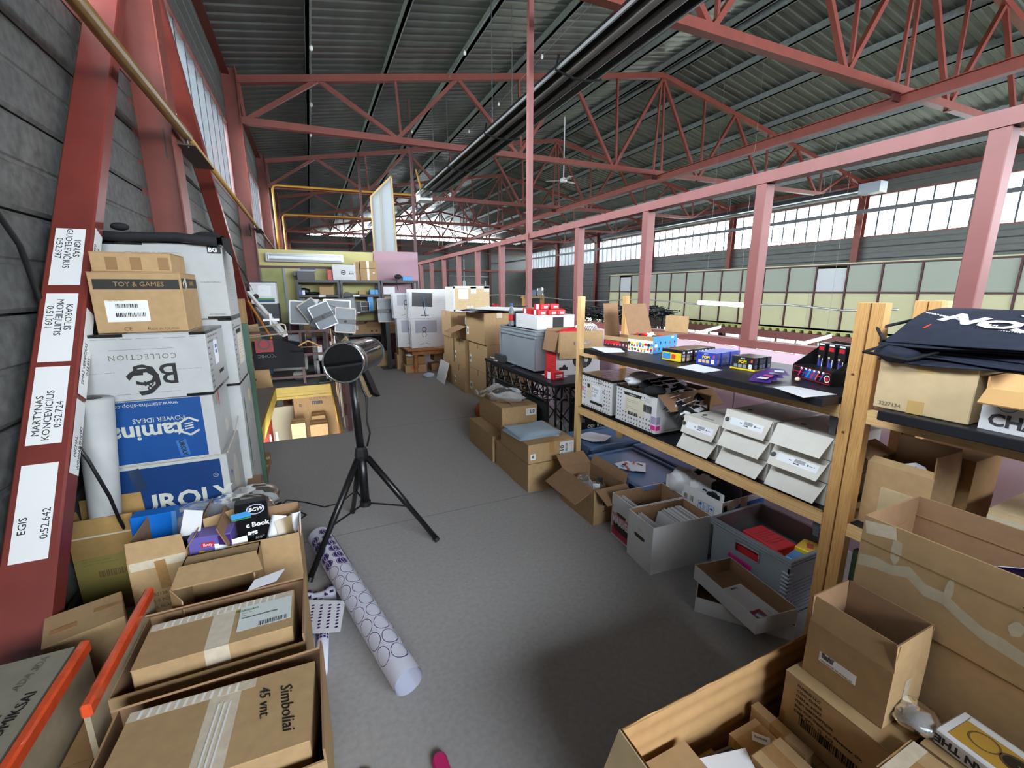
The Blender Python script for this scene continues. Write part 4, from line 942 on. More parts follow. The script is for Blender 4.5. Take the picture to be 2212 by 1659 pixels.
f3 = AB(1.50, 8.76, za, 2.3, 8.98, 1.06); f4 = AB(1.36, 9.3, 1.06, 2.3, 9.45, 1.6)
montor(f3, 'white monitor carton behind the front pair, lower one', 'light')
fr = AB(1.45, 8.76, 1.061, 2.2, 8.98, 1.55); montor(fr, 'white monitor carton with round stand print behind the front pair, upper one', 'light')
for (x0, y0, x1, y1, Yv, z0, d, lab, mk) in ((1715, 1255, 1885, 1325, 9.0, .30, .3, 'small brown carton with text, top of the little pile left of the table', CB), (1700, 1330, 1800, 1400, 9.0, .155, .3, 'small brown carton in the middle of the little pile', CB), (1705, 1405, 1800, 1500, 9.0, 0, .3, 'small brown carton at the bottom of the little pile', CB),
    (1800, 1355, 2005, 1440, 8.55, .155, .35, 'brown carton with crumpled paper on it under the wooden table', CBD), (1790, 1440, 2020, 1555, 8.5, 0, .35, 'brown carton with orange triangle label under the wooden table', CB), (2075, 1430, 2180, 1530, 8.6, 0, .3, 'brown carton right of the turned table leg', CB), (2100, 1310, 2200, 1400, 8.7, .17, .3, 'brown carton upper one right of the turned table leg', CBD)):
    fr = pbox(x0, y0, x1, y1, Yv, d, z0); r = carton(fr, lab, mk, tape=None if z0 else 'x')
    if 'orange' in lab: o = MB().poly([(-.06, 0, 0), (.07, 0, .03), (.02, 0, -.07)], .001, (0, -1, 0)).obj('orange_label', mat('orange red label', '#e2562e', .5), r); o.location = (-.06, -fr.d/2-.0005, fr.h*.75)
    if 'text' in lab: lines_(r, fr, 'f', .5, .5, .1, .04, 2)
o = crumple(.13, .08, .03, .6, 21).obj('crumpled_paper', PAPER, loc=(PY(*c4(1870, 1390), 8.6).x, 8.62, .155+.165+.02), smooth=True); tag(o, 'crumpled white paper on the carton under the wooden table', 'paper')
# room seen through the stair opening
t = struct(MB().box(XL, 8.6, LOW, .9, 8.7, -.45).obj('trim_2', mat('cream wall', '#d8cfae', .6)))
struct(MB().box(-.79, 5.5, LOW, -.74, 7.6, -.17).obj('trim_3', mat('bright red board', '#b0382f', .5)))
tubelamp((-.3, 5.6, -.7), (.1, 5.6, -.7), 'lit tube lamp under the mezzanine beside the stair opening')
bl = bpy.data.lights.new('lamp_below', 'AREA'); bl.size = .5; bl.size_y = 1.2; bl.shape = 'RECTANGLE'; bl.energy = 22; bo = bpy.data.objects.new('tube_light', bl); COL.objects.link(bo); bo.location = (-.2, 5.4, -.5); bo.rotation_euler = (R(35), 0, 0)
def c9(x, y): return (440+x/3.606, 640+y/3.606)
st = simple(AB(-.9, 7.4, LOW, 1.0, 8.5, -1.75), 'beige storage platform below the stair opening', 'platform', CBP, 'platform')
z = -1.75
a = PY(*c9(710, 920), 8.2); c_ = PY(*c9(1000, 755), 8.2); fr = AB(a.x, 8.15, -1.749, c_.x+.12, 8.45, c_.z); r = carton(fr, 'large brown carton with round letters seen through the stair opening', CB)
k_ = (a.z+1.75)/fr.h
ltr(r, fr, 'f', .5, k_+(1-k_)*.62, .11, 'mm', mat('dark print', '#2c2a38', .5), bold=.006); ltr(r, fr, 'f', .52, k_+(1-k_)*.83, .07, 'SUPER MI', INKF); ltr(r, fr, 'f', .14, k_+(1-k_)*.5, .08, 'B', INK); lines_(r, fr, 'f', .55, k_+(1-k_)*.3, .12, .08, 4)
for (x0, y0, x1, y1, Yv, lab) in ((690, 985, 790, 1100, 7.45, 'open pale carton low in the stair opening on the left'), (845, 925, 945, 980, 7.8, 'small brown carton in the stair opening'), (835, 990, 965, 1085, 7.45, 'brown carton low in the stair opening on the right')):
    a = PY(*c9(x0, y1), Yv); c_ = PY(*c9(x1, y0), Yv); fr = AB(a.x, Yv, -1.75, c_.x, Yv+.3, max(c_.z, -1.6)); carton(fr, lab, CB if 'pale' not in lab else CBP, tape='x')
for i, x in enumerate((-.80, -.74, -.66)):
    tag(MB().tube([(x, 7.0+i*.1, -.5), (x+.03, 7.1, -1.2), (x+.1+.05*i, 7.2, -1.6), (x+.02, 7.1, -2.2)], .018, 8).obj('cable', WCABLE, smooth=True), ('thick white cable on the red board below the opening', 'second white cable on the red board below', 'third white cable on the red board below')[i], 'cable')
for i, (a, c, m_, lab) in enumerate((((-.78, 5.25, 0.0), (-.98, 6.9, 1.15), CBP, 'long beige slat leaning at the wall above the stair opening'), ((-.74, 5.2, -.3), (-1.02, 6.2, 1.1), PINE2, 'pale wooden slat leaning beside the carton stack'), ((-.80, 5.6, 0), (-1.08, 7.0, .9), DKRED, 'dark thin bar leaning over the stair opening'), ((-.90, 5.3, 0), (-1.0, 6.0, .55), CBP, 'short beige slat behind the carton stack'))):
    tag(MB().bar(a, c, .03, .02).obj('wooden_stick', m_), lab, 'stick')
fb_ = thing('red_case', 'narrow red case with white label beside the carton stack', 'case', (-.64, 4.75, 0))
MB().box(-.04, -.05, .0, .04, .05, .34).obj('body', mat('dark red plastic', '#8e1c22', .4), fb_, bevel=.015); MB().box(.0405, -.03, .08, .042, .03, .30).obj('label_sheet', PAPER, fb_)
# ================================================================ right side: carton stack, truss table, floor boxes
def fitb(nb, rb, lb, z0, pty=None, h=None):
    """box from the pixels of its bottom corners (near, right, left) on plane z0 and the near top row"""
    N = P(*nb, z0); A = P(*rb, z0)-N; D = P(*lb, z0)-N
    w, d = A.length, D.length; y1 = math.atan2(A.y, A.x); y2 = math.atan2(-D.x, D.y); yaw = (y1*w+y2*d)/(w+d)
    if h is None:
        lo, hi = z0, z0+3
        for _ in range(40):
            m_ = (lo+hi)/2; q = V((N.x, N.y, m_))-CAMP; py = 829.5-FPX*q.dot(_u)/q.dot(_f)
            if py > pty: lo = m_
            else: hi = m_
        h = lo-z0
    c, s = math.cos(yaw), math.sin(yaw)
    return Fr(N.x+c*w/2-s*d/2, N.y+s*w/2+c*d/2, z0, w, d, h, yaw)
sx = 2.17
st1 = [(AB(sx, 5.6, 0, 2.86, 6.38, .432), 'bottom brown carton of the near column by the truss table'), (AB(sx, 5.6, .434, 2.86, 6.38, .848), 'middle brown carton of the near column by the truss table'), (AB(sx-.03, 5.62, .85, 2.85, 6.4, 1.285), 'top brown carton with cut handle of the near column, white boards on it')]
for i, (fr, lab) in enumerate(st1):
    r = carton(fr, lab, CB, tape=None if i == 2 else 'x', group='tall brown carton stack')
    sheet(r, fr, 'l', .1, .35, .09, .12, SHEET); bars_(r, fr, 'l', .1, .35, .06, .05)
    if i == 2:
        MB().box(.0, -fr.d/2-.002, .24, .12, -fr.d/2+.001, .285).obj('handle_hole', BLK, r, bevel=.008); sheet(r, fr, 'f', .32, .93, .08, .07, TAPEC, name='tape')
st2 = [(AB(2.10, 6.42, 0, 2.8, 7.0, .41), 'bottom brown carton behind the near column'), (AB(2.13, 6.45, .412, 2.8, 7.02, .83), 'middle brown carton with strip label behind the near column'),
       (AB(2.12, 7.06, 0, 2.8, 7.6, .40), 'bottom brown carton at the far end of the stack'), (AB(2.12, 7.06, .402, 2.8, 7.62, .815), 'second brown carton at the far end of the stack'), (AB(2.10, 7.08, .817, 2.74, 7.64, 1.25), 'third brown carton at the far end of the stack, under the taped grey one')]
for i, (fr, lab) in enumerate(st2):
    r = carton(fr, lab, CB, tape='x', group='tall brown carton stack')
    if i < 2: sheet(r, fr, 'l', .12, .35, .07, .12, SHEET); bars_(r, fr, 'l', .12, .35, .05, .05)
fr = AB(2.18, 6.5, .832, 2.7, 6.95, 1.04); r = carton(fr, 'small open brown carton with white cables on the stack', CB, opn={'l': (112, .26), 'f': (20, .06), 'b': (10, .15)}, group='tall brown carton stack')
b = MB()
for k in range(7):
    rr = .10+.01*k; b.tube([(math.cos(a*.5)*rr*.7, math.sin(a*1.1)*.03+.01*k, .13+math.sin(a*.5)*rr) for a in range(13)], .006, 5, closed=True)
o = b.obj('cable_coil', WCABLE, loc=(2.33, 6.6, 1.0), smooth=True); tag(o, 'coiled white cables standing in the small open carton', 'cable')
fr = AB(2.14, 7.02, 1.252, 2.78, 7.5, 1.66); r = carton(fr, 'pale carton edged with white tape, top of the whole stack', CBP, tape=None, group='tall brown carton stack')
for u, v, w, h in ((.5, .97, fr.w, .05), (.5, .03, fr.w, .05), (.55, .85, .10, .12), (.92, .9, .1, .1), (.4, .12, .05, .1), (.5, .12, .05, .1), (.94, .1, .08, .1)): sheet(r, fr, 'f', u, v, w, h-.01, TAPEW, name='tape')
sheet(r, fr, 'f', .27, .7, .17, .16, PAPER); lines_(r, fr, 'f', .27, .74, .13, .02, 1, INK); sheet(r, fr, 'l', .5, .5, fr.d, fr.h, TAPEW, name='tape'); sheet(r, fr, 'f', .02, .5, .03, fr.h, TAPEW, name='tape')
bd = thing('foam_boards', 'thin white boards lying on the near column of the stack', 'board', (2.55, 6.0, 1.287))
for k in range(3):
    b = MB(); b.grid(lambda u, v: V((-.55+1.05*u, -.4+.8*v, .012*k+.02*math.sin(u*5+k)*math.sin(v*3+1)+.02)), 16, 8); b.grid(lambda u, v: V((-.55+1.05*u, .4-.8*v, .012*k+.02*math.sin(u*5+k)*math.sin((1-v)*3+1)+.014)), 16, 8); o = b.obj('board', WHITE, bd, smooth=True); o.rotation_euler = (0, 0, .1*k-.1)
q = AB(2.02, 7.3, .0, 2.06, 8.0, .35, 0); o = MB().bar((0, 0, 0), (.1, 0, .36), .52, .012, up=V((1, 0, 0))).obj('white_board', WHITE, loc=(1.98, 7.45, 0)); tag(o, 'white printed board leaning on the far end of the carton stack', 'board')
o = crumple(.1, .08, .04, .5, 31).obj('crumpled_wrap', mat('pale blue wrap', '#c3d3e6', .5), loc=(1.9, 7.95, .04), smooth=True); tag(o, 'crumpled white and blue wrap beside the leaning white board', 'wrap')

# ---- black truss table
TX0, TX1, TY0, TY1, TZ = 1.98, 2.72, 3.37, 5.13, .75
tt = thing('truss_table', 'black table on truss legs carrying crate, cartons and product boxes', 'table', ((TX0+TX1)/2, (TY0+TY1)/2, 0))
cx, cy = tt.location.x, tt.location.y; w, d = (TX1-TX0)/2, (TY1-TY0)/2
MB().box(-w-.02, -d-.02, TZ-.035, w+.02, d+.02, TZ).obj('table_top', BLKT, tt, bevel=.004)
def lattice(a, b_, s, ax1, ax2, step, parent, name):
    """square truss between a and b_, side s"""
    a = V(a); b_ = V(b_); ax1 = V(ax1)*s; ax2 = V(ax2)*s; L_ = (b_-a).length; dd = (b_-a).normalized()
    m_ = MB()
    for p in (V(), ax1, ax2, ax1+ax2): m_.tube([a+p, b_+p], .011, 6)
    n = max(2, int(L_/step))
    for (p, q) in ((V(), ax1), (ax2, ax1+ax2), (V(), ax2), (ax1, ax1+ax2)):
        for k in range(n): m_.tube([a+(p if k % 2 else q)+dd*L_*k/n, a+(q if k % 2 else p)+dd*L_*(k+1)/n], .006, 5)
    return m_.obj(name, BLKM, parent)
s = .16
for x in (-w, w-s):
    for y in (-d, d-s): lattice((x, y, 0), (x, y, TZ-.04), s, (1, 0, 0), (0, 1, 0), .15, tt, 'leg')
for x in (-w, w-s): lattice((x, -d+s, TZ-.2), (x, d-s, TZ-.2), .15, (1, 0, 0), (0, 0, 1), .11, tt, 'truss_beam')
lattice((-w+s, -d, TZ-.2), (w-s, -d, TZ-.2), .15, (0, 1, 0), (0, 0, 1), .11, tt, 'truss_beam')
pn = MB().box(-w+.02, -d+s+.02, .02, -w+.03, d-.22, TZ-.22).obj('front_panel', BLKC, tt)
pf = Fr(TX0+.02, cy-.02, .02, .01, 2*(d-.2), TZ-.24); rr_ = tt
o = MB().box(-w+.02, d-.22, .02, -w+.03, d-.16, TZ-.22).obj('panel_edge', WHITE, tt)
me = textmesh('WHERE', .13, bold=.003); me = me.copy(); me.materials.append(WINK); o = bpy.data.objects.new('lettering', me); COL.objects.link(o); o.parent = tt
o.matrix_local = Matrix.Translation((-w+.0165, -.05, .40)) @ Matrix(((0, 0, -1, 0), (-1, 0, 0, 0), (0, 1, 0, 0), (0, 0, 0, 1)))
me = textmesh('COMIC\nPOINT', .05, bold=.001); me = me.copy(); me.materials.append(WINK)
cl = MB().box(-.20, -.006, .0, .30, .0, TZ-.22).obj('end_panel', BLKC, tt); cl.location = (.1, -d+s+.03, 0)
o = bpy.data.objects.new('lettering', me); COL.objects.link(o); o.parent = tt; o.matrix_local = Matrix.Translation((.2, -d+s+.022, .2)) @ Matrix.Rotation(PI/2, 4, 'X')
# crate and boxes on the table
z = TZ+.001
fr = AB(2.06, 3.95, z+.01, 2.5, 4.86, z+.44)
mo = thing('storage_crate', 'grey storage crate lid side on the truss table behind the open carton', 'crate', (fr.x, fr.y, z))
MB().box(-fr.w/2, -fr.d/2, .02, fr.w/2, fr.d/2, .44).obj('body', GREY, mo, bevel=.01)
b = MB()
for zz in (.44, .40, .365): b.box(-fr.w/2-.012, -fr.d/2-.012, zz-.012, fr.w/2+.012, fr.d/2+.012, zz)
b.box(-fr.w/2-.01, -fr.d/2-.01, .02, fr.w/2+.01, fr.d/2+.01, .035); b.obj('rim', GREY, mo)
MB().box(-fr.w/2-.012, -fr.d/2, .03, -fr.w/2, -fr.d/2+.03, .36).box(-fr.w/2-.012, fr.d/2-.03, .03, -fr.w/2, fr.d/2, .36).obj('rib', GREY, mo)
MB().bar((-fr.w/2-.04, 0, .0), (-fr.w/2+.02, .02, .03), .03, .012).bar((-fr.w/2-.09, -.02, .008), (-fr.w/2-.03, 0, .008), .03, .014).obj('foot', DGREY, mo)
zt_ = z+.443
fr = AB(2.10, 3.98, zt_, 2.55, 4.5, zt_+.15); r = simple(fr, 'white product box with black square lying on the grey crate', 'box', CBW, 'product_box'); sheet(r, fr, 'f', .55, .45, .13, .12, INK, name='printed_square'); lines_(r, fr, 'f', .2, .5, .1, .06, 3); lines_(r, fr, 'l', .3, .5, .2, .06, 3); 
bt = thing('water_bottle', 'clear water bottle with blue cap standing on the crate', 'bottle', (2.10, 4.62, zt_)); MB().lathe([(0, 0), (.032, 0), (.034, .02), (.034, .15), (.03, .18), (.013, .215), (.013, .235)], (0, 0, 0), 18).obj('body', mat('clear pet', '#cfe4ee', .05, trans=.8), bt, smooth=True); MB().lathe([(0, .232), (.016, .232), (.016, .258), (0, .258)], (0, 0, 0), 14).obj('cap', INKB, bt); MB().tube([(0, 0, .06), (0, 0, .13)], .0347, 18, caps=False).obj('label_band', REDP, bt)
fr = AB(2.18, 4.52, zt_, 2.4, 4.8, zt_+.14); simple(fr, 'dark grey toolbox on the crate behind the bottle', 'box', DGREY, 'tool_box')
zb3 = zt_+.151
rnd = random.Random(3)
for i, (x, y, yw, dz) in enumerate(((2.16, 4.05, 0, 0), (2.27, 4.03, 5, 0), (2.39, 4.05, -4, 0), (2.18, 4.2, 90, 0), (2.32, 4.21, 4, 0), (2.46, 4.2, 0, 0), (2.22, 4.12, 8, .056), (2.36, 4.13, -6, .056), (2.2, 4.36, 0, 0), (2.34, 4.37, 3, 0))):
    fr = Fr(x, y, zb3+dz, .10, .13, .055, R(yw)); r = simple(fr, 'small red and white tool bit box, '+('front left on the white box', 'front middle on the white box', 'front right on the white box', 'second row left on the white box', 'second row middle on the white box', 'second row right on the white box', 'upper layer left', 'upper layer right', 'back row left on the white box', 'back row right on the white box')[i], 'box', REDP, 'product_box')
    r['group'] = 'small red product boxes'; sheet(r, fr, 'f', .62, .5, .05, .012, PAPER, name='printed_bar', off=.0045 if 0 else .0006); sheet(r, fr, 'f', .62, .25, .05, .008, PAPER, name='printed_bar'); sheet(r, fr, 'l', .5, .5, .05, .05, PAPER, name='printed_side')
fr = AB(2.04, 3.9, z, 2.14, 3.94, z+.0, 0)
fr = Fr(2.10, 3.62, z, .12, .16, .075, R(8)); r = simple(fr, 'small red and white product box lying on the truss table front', 'box', REDP, 'product_box'); sheet(r, fr, 'f', .5, .6, .08, .012, PAPER, name='printed_bar'); sheet(r, fr, 'f', .5, .35, .08, .01, PAPER, name='printed_bar'); sheet(r, fr, 'l', .5, .5, .05, .07, PAPER, name='printed_side')
fr = AB(2.17, 3.70, z, 2.70, 3.92, z+.24); r = simple(fr, 'white boxed steering wheel set with red end under the open carton', 'box', CBW, 'product_box')
sheet(r, fr, 'l', .5, .5, fr.d*.98, fr.h*.98, REDP, name='red_end'); lines_(r, fr, 'l', .5, .55, fr.d*.7, fr.h*.6, 7, mat('pale red print', '#e05a5e', .5), t=.004)
disc(r, fr, 'f', .58, .62, .09, .055, INK, 'wheel_print', sx=1.3); sheet(r, fr, 'f', .58, .72, .17, .03, INK, name='wheel_print', off=.001); sheet(r, fr, 'f', .16, .3, .1, .03, INK, name='pedal_print'); disc(r, fr, 'f', .18, .38, .02, .001, INK, 'pedal_print')
fr = AB(2.22, 3.66, z+.242, 2.70, 3.92, z+.47); fr.x -= .0
r = carton(AB(2.16, 3.64, z+.243, 2.68, 3.90, z+.44), 'open brown carton with plastic handle on the truss table', CB, opn={'l': (168, .19), 'b': (5, .03)}, t=.005)
ff = AB(2.16, 3.64, 0, 2.68, 3.9, .25); sheet(r, AB(2.16, 3.64, 0, 2.68, 3.90, .197), 'f', .5, .36, .5, .27, CB, name='front_flap', t=.006)
MB().tube([(-.06, -.15, .09), (-.045, -.16, .09), (.045, -.16, .092), (.06, -.15, .092)], .01, 8).obj('plastic_handle', FILM, r); MB().box(-.09, -.148, .075, -.055, -.14, .105).box(.055, -.148, .077, .09, -.14, .107).obj('handle_mount', CHROME, r)
o = crumple(.15, .08, .05, .5, 15).obj('red_packs', REDP, loc=(2.4, 3.78, z+.42), smooth=True); tag(o, 'red packs sticking out of the open carton on the truss table', 'pack')
b = MB(); rnd = random.Random(5)
for k in range(9):
    x0 = 2.42+.02*k; b.tube([(x0, 3.78, z+.42), (x0+.02, 3.76, z+.5+.01*(k % 3)), (x0+.08, 3.74, z+.49), (x0+.12, 3.76, z+.43)], .006, 5)
tag(b.obj('cable_heap', WCABLE, smooth=True), 'pale grey cables looping out of the open carton', 'cable')
fr = AB(2.00, 4.66, z, 2.05, 4.9, z+.09); simple(fr, 'small black and white box beside the crate foot', 'box', DGREY, 'small_box')
paper('white sheet lying on the near end of the truss table', [P(1169, 809, z), P(1203, 817, z), P(1227, 814, z), P(1186, 805.5, z)])
fr = fitb((1083, 782), (1091, 779), (1070, 779), z, h=.012); simple(fr, 'pale pink pad lying on the far end of the truss table', 'pad', mat('pale pink pad', '#e6c9c4', .6), 'note_pad')
tag(MB().tube([P(1060, 773, z)+V((0, 0, .01)), P(1068, 776, z)+V((0, 0, .012)), P(1085, 775, z)+V((0, 0, .012))], .008, 6).obj('cable', WCABLE), 'short white cable on the far end of the truss table', 'cable')

# ---- basketball
bb = thing('basketball', 'orange brown basketball on the floor beside the brown cartons', 'ball', (1.86, 4.93, 0))
MB().lathe([(.12*math.sin(PI*k/20), .12-.12*math.cos(PI*k/20)) for k in range(21)], (0, 0, 0), 32).obj('body', BRICKO, bb, smooth=True)
b = MB()
for (ax, off) in ((0, 0), (1, 0), (2, 0), (1, .06), (1, -.06)):
    rad = math.sqrt(.1205**2-off**2); pts = []
    for k in range(33):
        a = 2*PI*k/32; c, s_ = rad*math.cos(a), rad*math.sin(a); pts.append(((off, c, s_), (c, off, s_), (c, s_, off))[ax])
    b.tube([V(p)+V((0, 0, .12)) for p in pts], .0022, 5, caps=False)
b.obj('seam', INK, bb)

# ---- brown cartons on the floor
fA = fitb((1140, 1065), (1240, 1036), (1079, 1005), 0, h=.24); fA = Fr(1.66, 3.20, 0, .43, .62, .239, R(3))
fA = AB(1.452, 2.886, 0, 1.90, 3.55, .239, 0); r = carton(fA, 'brown carton on the floor under the grey blue bag, bottom one', CB, tape='y', tapem=mat('dull brown tape', '#a8824f', .35), tapew=.05)
sheet(r, fA, 'f', .5, .5, .05, .235, MATS['dull brown tape'], name='tape')
fB = AB(1.457, 2.892, .2405, 1.885, 3.45, .40, 0); r = carton(fB, 'brown carton with big 01 label, upper one under the grey blue bag', CB, tape='y', tapem=MATS['dull brown tape'])
sheet(r, fB, 'f', .83, .52, .13, .125, SHEET); ltr(r, fB, 'f', .72, .55, .055, '01', rot=-90, bold=.001); bars_(r, fB, 'f', .82, .6, .07, .02, rot=-90); lines_(r, fB, 'f', .92, .5, .1, .03, 4, rot=-90); ltr(r, fB, 'f', .72, .25, .02, '071', rot=-90)
sheet(r, fB, 'f', .1, .35, .045, .05, PAPER); blotch(r, fB, 'f', .1, .35, .03, .03, INKF, n=7, off=.001)
bgm = mat('grey blue poly bag', '#a9bccb', .3, noise=(3, .06), bump=(12, .5))
bag = thing('poly_bags', 'flat pile of grey blue polythene bags on the upper brown carton', 'bag', (1.63, 3.17, .402), R(4))
for k in range(3):
    b = MB(); b.grid(lambda u, v: V((-.2+.38*u+.01*k, -.15+.34*v-.02*u, .012+.013*k+.006*math.sin(u*7+k*2)*math.sin(v*5)-.012*(1 if u in (0, 1) or v in (0, 1) else 0))), 14, 10); b.obj('bag_layer', bgm, bag, smooth=True)
paper('white note on the corner of the upper brown carton by the bags', [P(1165, 940, .402), P(1208, 942, .402), P(1200, 930, .402), P(1190, 929, .402)])
fC = AB(1.435, 3.60, 0, 1.93, 4.25, .26, 0); r = carton(fC, 'brown carton on the floor beside the basketball, bottom one', CB, tape='y', tapem=MATS['dull brown tape'])
fD = AB(1.56, 3.66, .262, 2.0-.06, 4.28, .50, 0); r = carton(fD, 'brown carton with clear plastic bag on it, upper one near the ball', CB, tape=None)
sheet(r, fD, 'f', .82, .72, .11, .07, SHEET); ltr(r, fD, 'f', .86, .72, .05, 'L0', bold=.001); lines_(r, fD, 'f', .74, .72, .035, .04, 4, INK); MB().plate([(-.08, -.315, .243), (.1, -.315, .24), (.08, -.2, .255), (-.06, -.2, .255)], .003).obj('flap', CBI, r)
pb_ = crumple(.2, .13, .075, .55, 44, 34, 20).obj('plastic_bag', FILM, loc=(1.72, 3.9, .56), rot=(0, 0, 2.2), smooth=True); tag(pb_, 'crumpled clear plastic bag on the upper brown carton', 'bag')
b = MB(); b.grid(lambda u, v: V((-.16+.3*u, -.12+.2*v, .05+.05*math.sin(u*6)*math.cos(v*4)+.03*math.sin(v*11+u*9))), 20, 14); o = b.obj('plastic_bag', FILM, loc=(1.62, 4.08, .53), smooth=True); tag(o, 'thin clear film spread behind the plastic bag', 'film')

# ---- blue tinted tubs under the shelf
def tub(fr, lab, rim=.025, lip=.02):
    r = thing('plastic_tub', lab, 'tub', (fr.x, fr.y, fr.z), fr.yaw); w, d, h = fr.w/2, fr.d/2, fr.h; i = .03
    b = MB(); vs = [(-w+i+.03, -d+i+.03, 0), (w-i-.03, -d+i+.03, 0), (w-i-.03, d-i-.03, 0), (-w+i+.03, d-i-.03, 0), (-w+i, -d+i, h-.03), (w-i, -d+i, h-.03), (w-i, d-i, h-.03), (-w+i, d-i, h-.03)]
    b.add(vs, [(0, 3, 2, 1), (0, 1, 5, 4), (1, 2, 6, 5), (2, 3, 7, 6), (3, 0, 4, 7)]); b.obj('body', BIN, r)
    b = MB()
    for (x0, y0, x1, y1) in ((-w, -d, w, -d+rim), (-w, d-rim, w, d), (-w, -d+rim, -w+rim, d-rim), (w-rim, -d+rim, w, d-rim)): b.box(x0, y0, h-.03, x1, y1, h+.004)
    b.obj('lid_rim', BIN, r, bevel=.006)
    MB().box(-w+rim, -d+rim, h-.02, w-rim, d-rim, h-.014).obj('lid', BIN, r)
    for y in (-.15, .15):
        MB().box(-w-.006, y-.03, h-.06, -w, y+.03, h+.0).obj('latch', BIN, r)
    return r
CBDK = mat('dim brown pack', '#6b5b48', .8)
t1 = AB(2.05, 2.9, 0, 2.60, 3.32, .30); r = tub(AB(2.03, 2.86, 0, 2.62, 3.30, .30), 'blue tinted plastic tub with leaflets on its lid under the shelf end')
tag(MB().box(2.14, 2.98, .01, 2.5, 3.2, .22).obj('carton_block', CBDK), 'dim brown pack inside the tub under the shelf end', 'pack')
ltr(r, AB(2.09, 2.92, 0, 2.6, 3.3, .3), 'f', .1, .6, .06, 'Z', PAPER, rot=0)
r = tub(AB(1.93, 2.10, 0, 2.38, 2.76, .29), 'blue tinted plastic tub with stickers on its lid in front of the second shelf bay')
tag(MB().box(2.02, 2.22, .01, 2.3, 2.62, .2).obj('carton_block', mat('dim blue pack', '#33415c', .7)), 'dim blue pack inside the front tub', 'pack')
r = tub(AB(2.42, 2.1, 0, 2.9, 2.8, .29), 'dark tinted plastic tub pushed back under the shelf')
zl = .292
lf_ = thing('leaflets', 'pile of white leaflets on the lid of the tub under the shelf end', 'paper', (2.17, 3.08, .306))
for k in range(5):
    o = MB().box(-.08, -.1, 0, .08, .1, .004).obj('leaflet', PAPER, lf_); o.location = (.01*k, -.015*k, .0045*k); o.rotation_euler = (0, 0, .3+.06*k)
disc(lf_, Fr(0, 0, 0, .16, .2, .03), 't', .4, .75, .018, .0165, INKB, off=.0)
b = thing('stickers', 'handful of white sheets with colourful cut stickers on the front tub lid', 'paper', (2.09, 2.42, .296)); rnd = random.Random(11)
for k in range(4):
    o = MB().poly([(-.09, -.05, 0), (.08, -.06, 0), (.1, .03, 0), (.02, .07, 0), (-.08, .05, 0)], .0015, (0, 0, 1)).obj('sheet', PAPER, b); o.location = (rnd.uniform(-.05, .05), rnd.uniform(-.05, .05), .002*k); o.rotation_euler = (0, 0, rnd.uniform(0, 3))
for k in range(16):
    m_ = (REDP, INK, INKBR, ORANGE, LBLUE, PAPER)[k % 6]; o = MB().poly([(math.cos(a)*rnd.uniform(.008, .018), math.sin(a)*rnd.uniform(.008, .018), 0) for a in (0, 1, 2, 3, 4, 5)], .001, (0, 0, 1)).obj('sticker', m_, b); o.location = (rnd.uniform(-.09, .08), rnd.uniform(-.06, .06), .0095+.0002*k)

# ---- open brown carton with films, white short boxes
fE = AB(1.655, 2.16, 0, 1.92, 2.62, .265, 3); fE = AB(1.64, 2.25, 0, 1.905, 2.68, .265, 0)
r = carton(fE, 'open brown carton with long flaps and film packs beside the white boxes', CB, opn={'l': (118, .17), 'f': (112, .15), 'b': (60, .12), 'r': (20, .07)}, flapmat=CBP)
gl = MB().lathe([(0, 0), (.018, 0), (.018, .003), (.003, .005), (.003, .04), (.02, .06), (.022, .09)], (0, 0, 0), 3)
b = MB().box(-.018, 0, .045, .018, .0006, .085).box(-.0025, 0, .005, .0025, .0006, .045).box(-.016, 0, 0, .016, .0006, .005); o = b.obj('fragile_print', INK, r); o.location = (-.04, -fE.d/2-.0012, .09); ltr(r, fE, 'f', .8, .62, .03, 'Hai', INK)
o = crumple(.11, .13, .08, .5, 17, 26, 16).obj('film_packs', FILM, loc=(1.77, 2.5, .16), smooth=True); tag(o, 'transparent film packs inside the open brown carton', 'pack')
b = MB().bar((1.74, 2.36, .15), (1.80, 2.46, .24), .10, .012).obj('black_pack', BLK); tag(b, 'black pack with white label in the open brown carton', 'pack'); tag(MB().bar((1.735, 2.352, .165), (1.77, 2.41, .217), .05, .016).obj('label_card', PAPER), 'white label card on the black pack', 'card')
fF = Fr(1.90, 1.995, 0, .42, .22, .295, R(-8)); fF = fitb((1371, 1195), (1510, 1170), (1331, 1150), 0, h=.295); fF = Fr(1.689+.2, 1.876+.115+.015, 0, .40, .22, .295, R(-4))
def shortbox(fr, lab, hole=True):
    r = carton(fr, lab, CBW, opn={}, inner=CBI, t=.005)
    if hole:
        MB().poly([(-fr.w/2-.0015, y, z_) for y, z_ in ((.045, .168), (.05, .18), (.04, .185), (-.04, .185), (-.05, .18), (-.045, .168), (-.035, .163), (.035, .163))], .0012, (1, 0, 0)).obj('handle_hole', mat('dim inside', '#4a3a26', .9), r)
    return r
r = shortbox(fF, 'white comic box with red printed logo, left of the pair')
blo = Fr(0, 0, 0, 1, 1, 1); sheet(r, fF, 'l', .5, .30, .2, .16, mat('pale rose print', '#d98c94', .6), name='printed_patch'); ltr(r, fF, 'l', .5, .42, .07, 'MARVEL', PAPER, off=.002, bold=.002, sx=.75); sheet(r, fF, 'l', .5, .27, .16, .05, INK, name='printed_patch', off=.001); sheet(r, fF, 'l', .5, .14, .2, .05, mat('rose red print', '#b5384c', .6), name='printed_patch', off=.001)
fG = Fr(1.628, 1.668, 0, .41, .235, .296, R(-5)); fG.x, fG.y = 1.628+.205+.01, 1.668+.1175-.015
r = shortbox(fG, 'white comic box filled with bagged comics, right of the pair')
lines_(r, fG, 'l', .5, .75, .04, .02, 2)
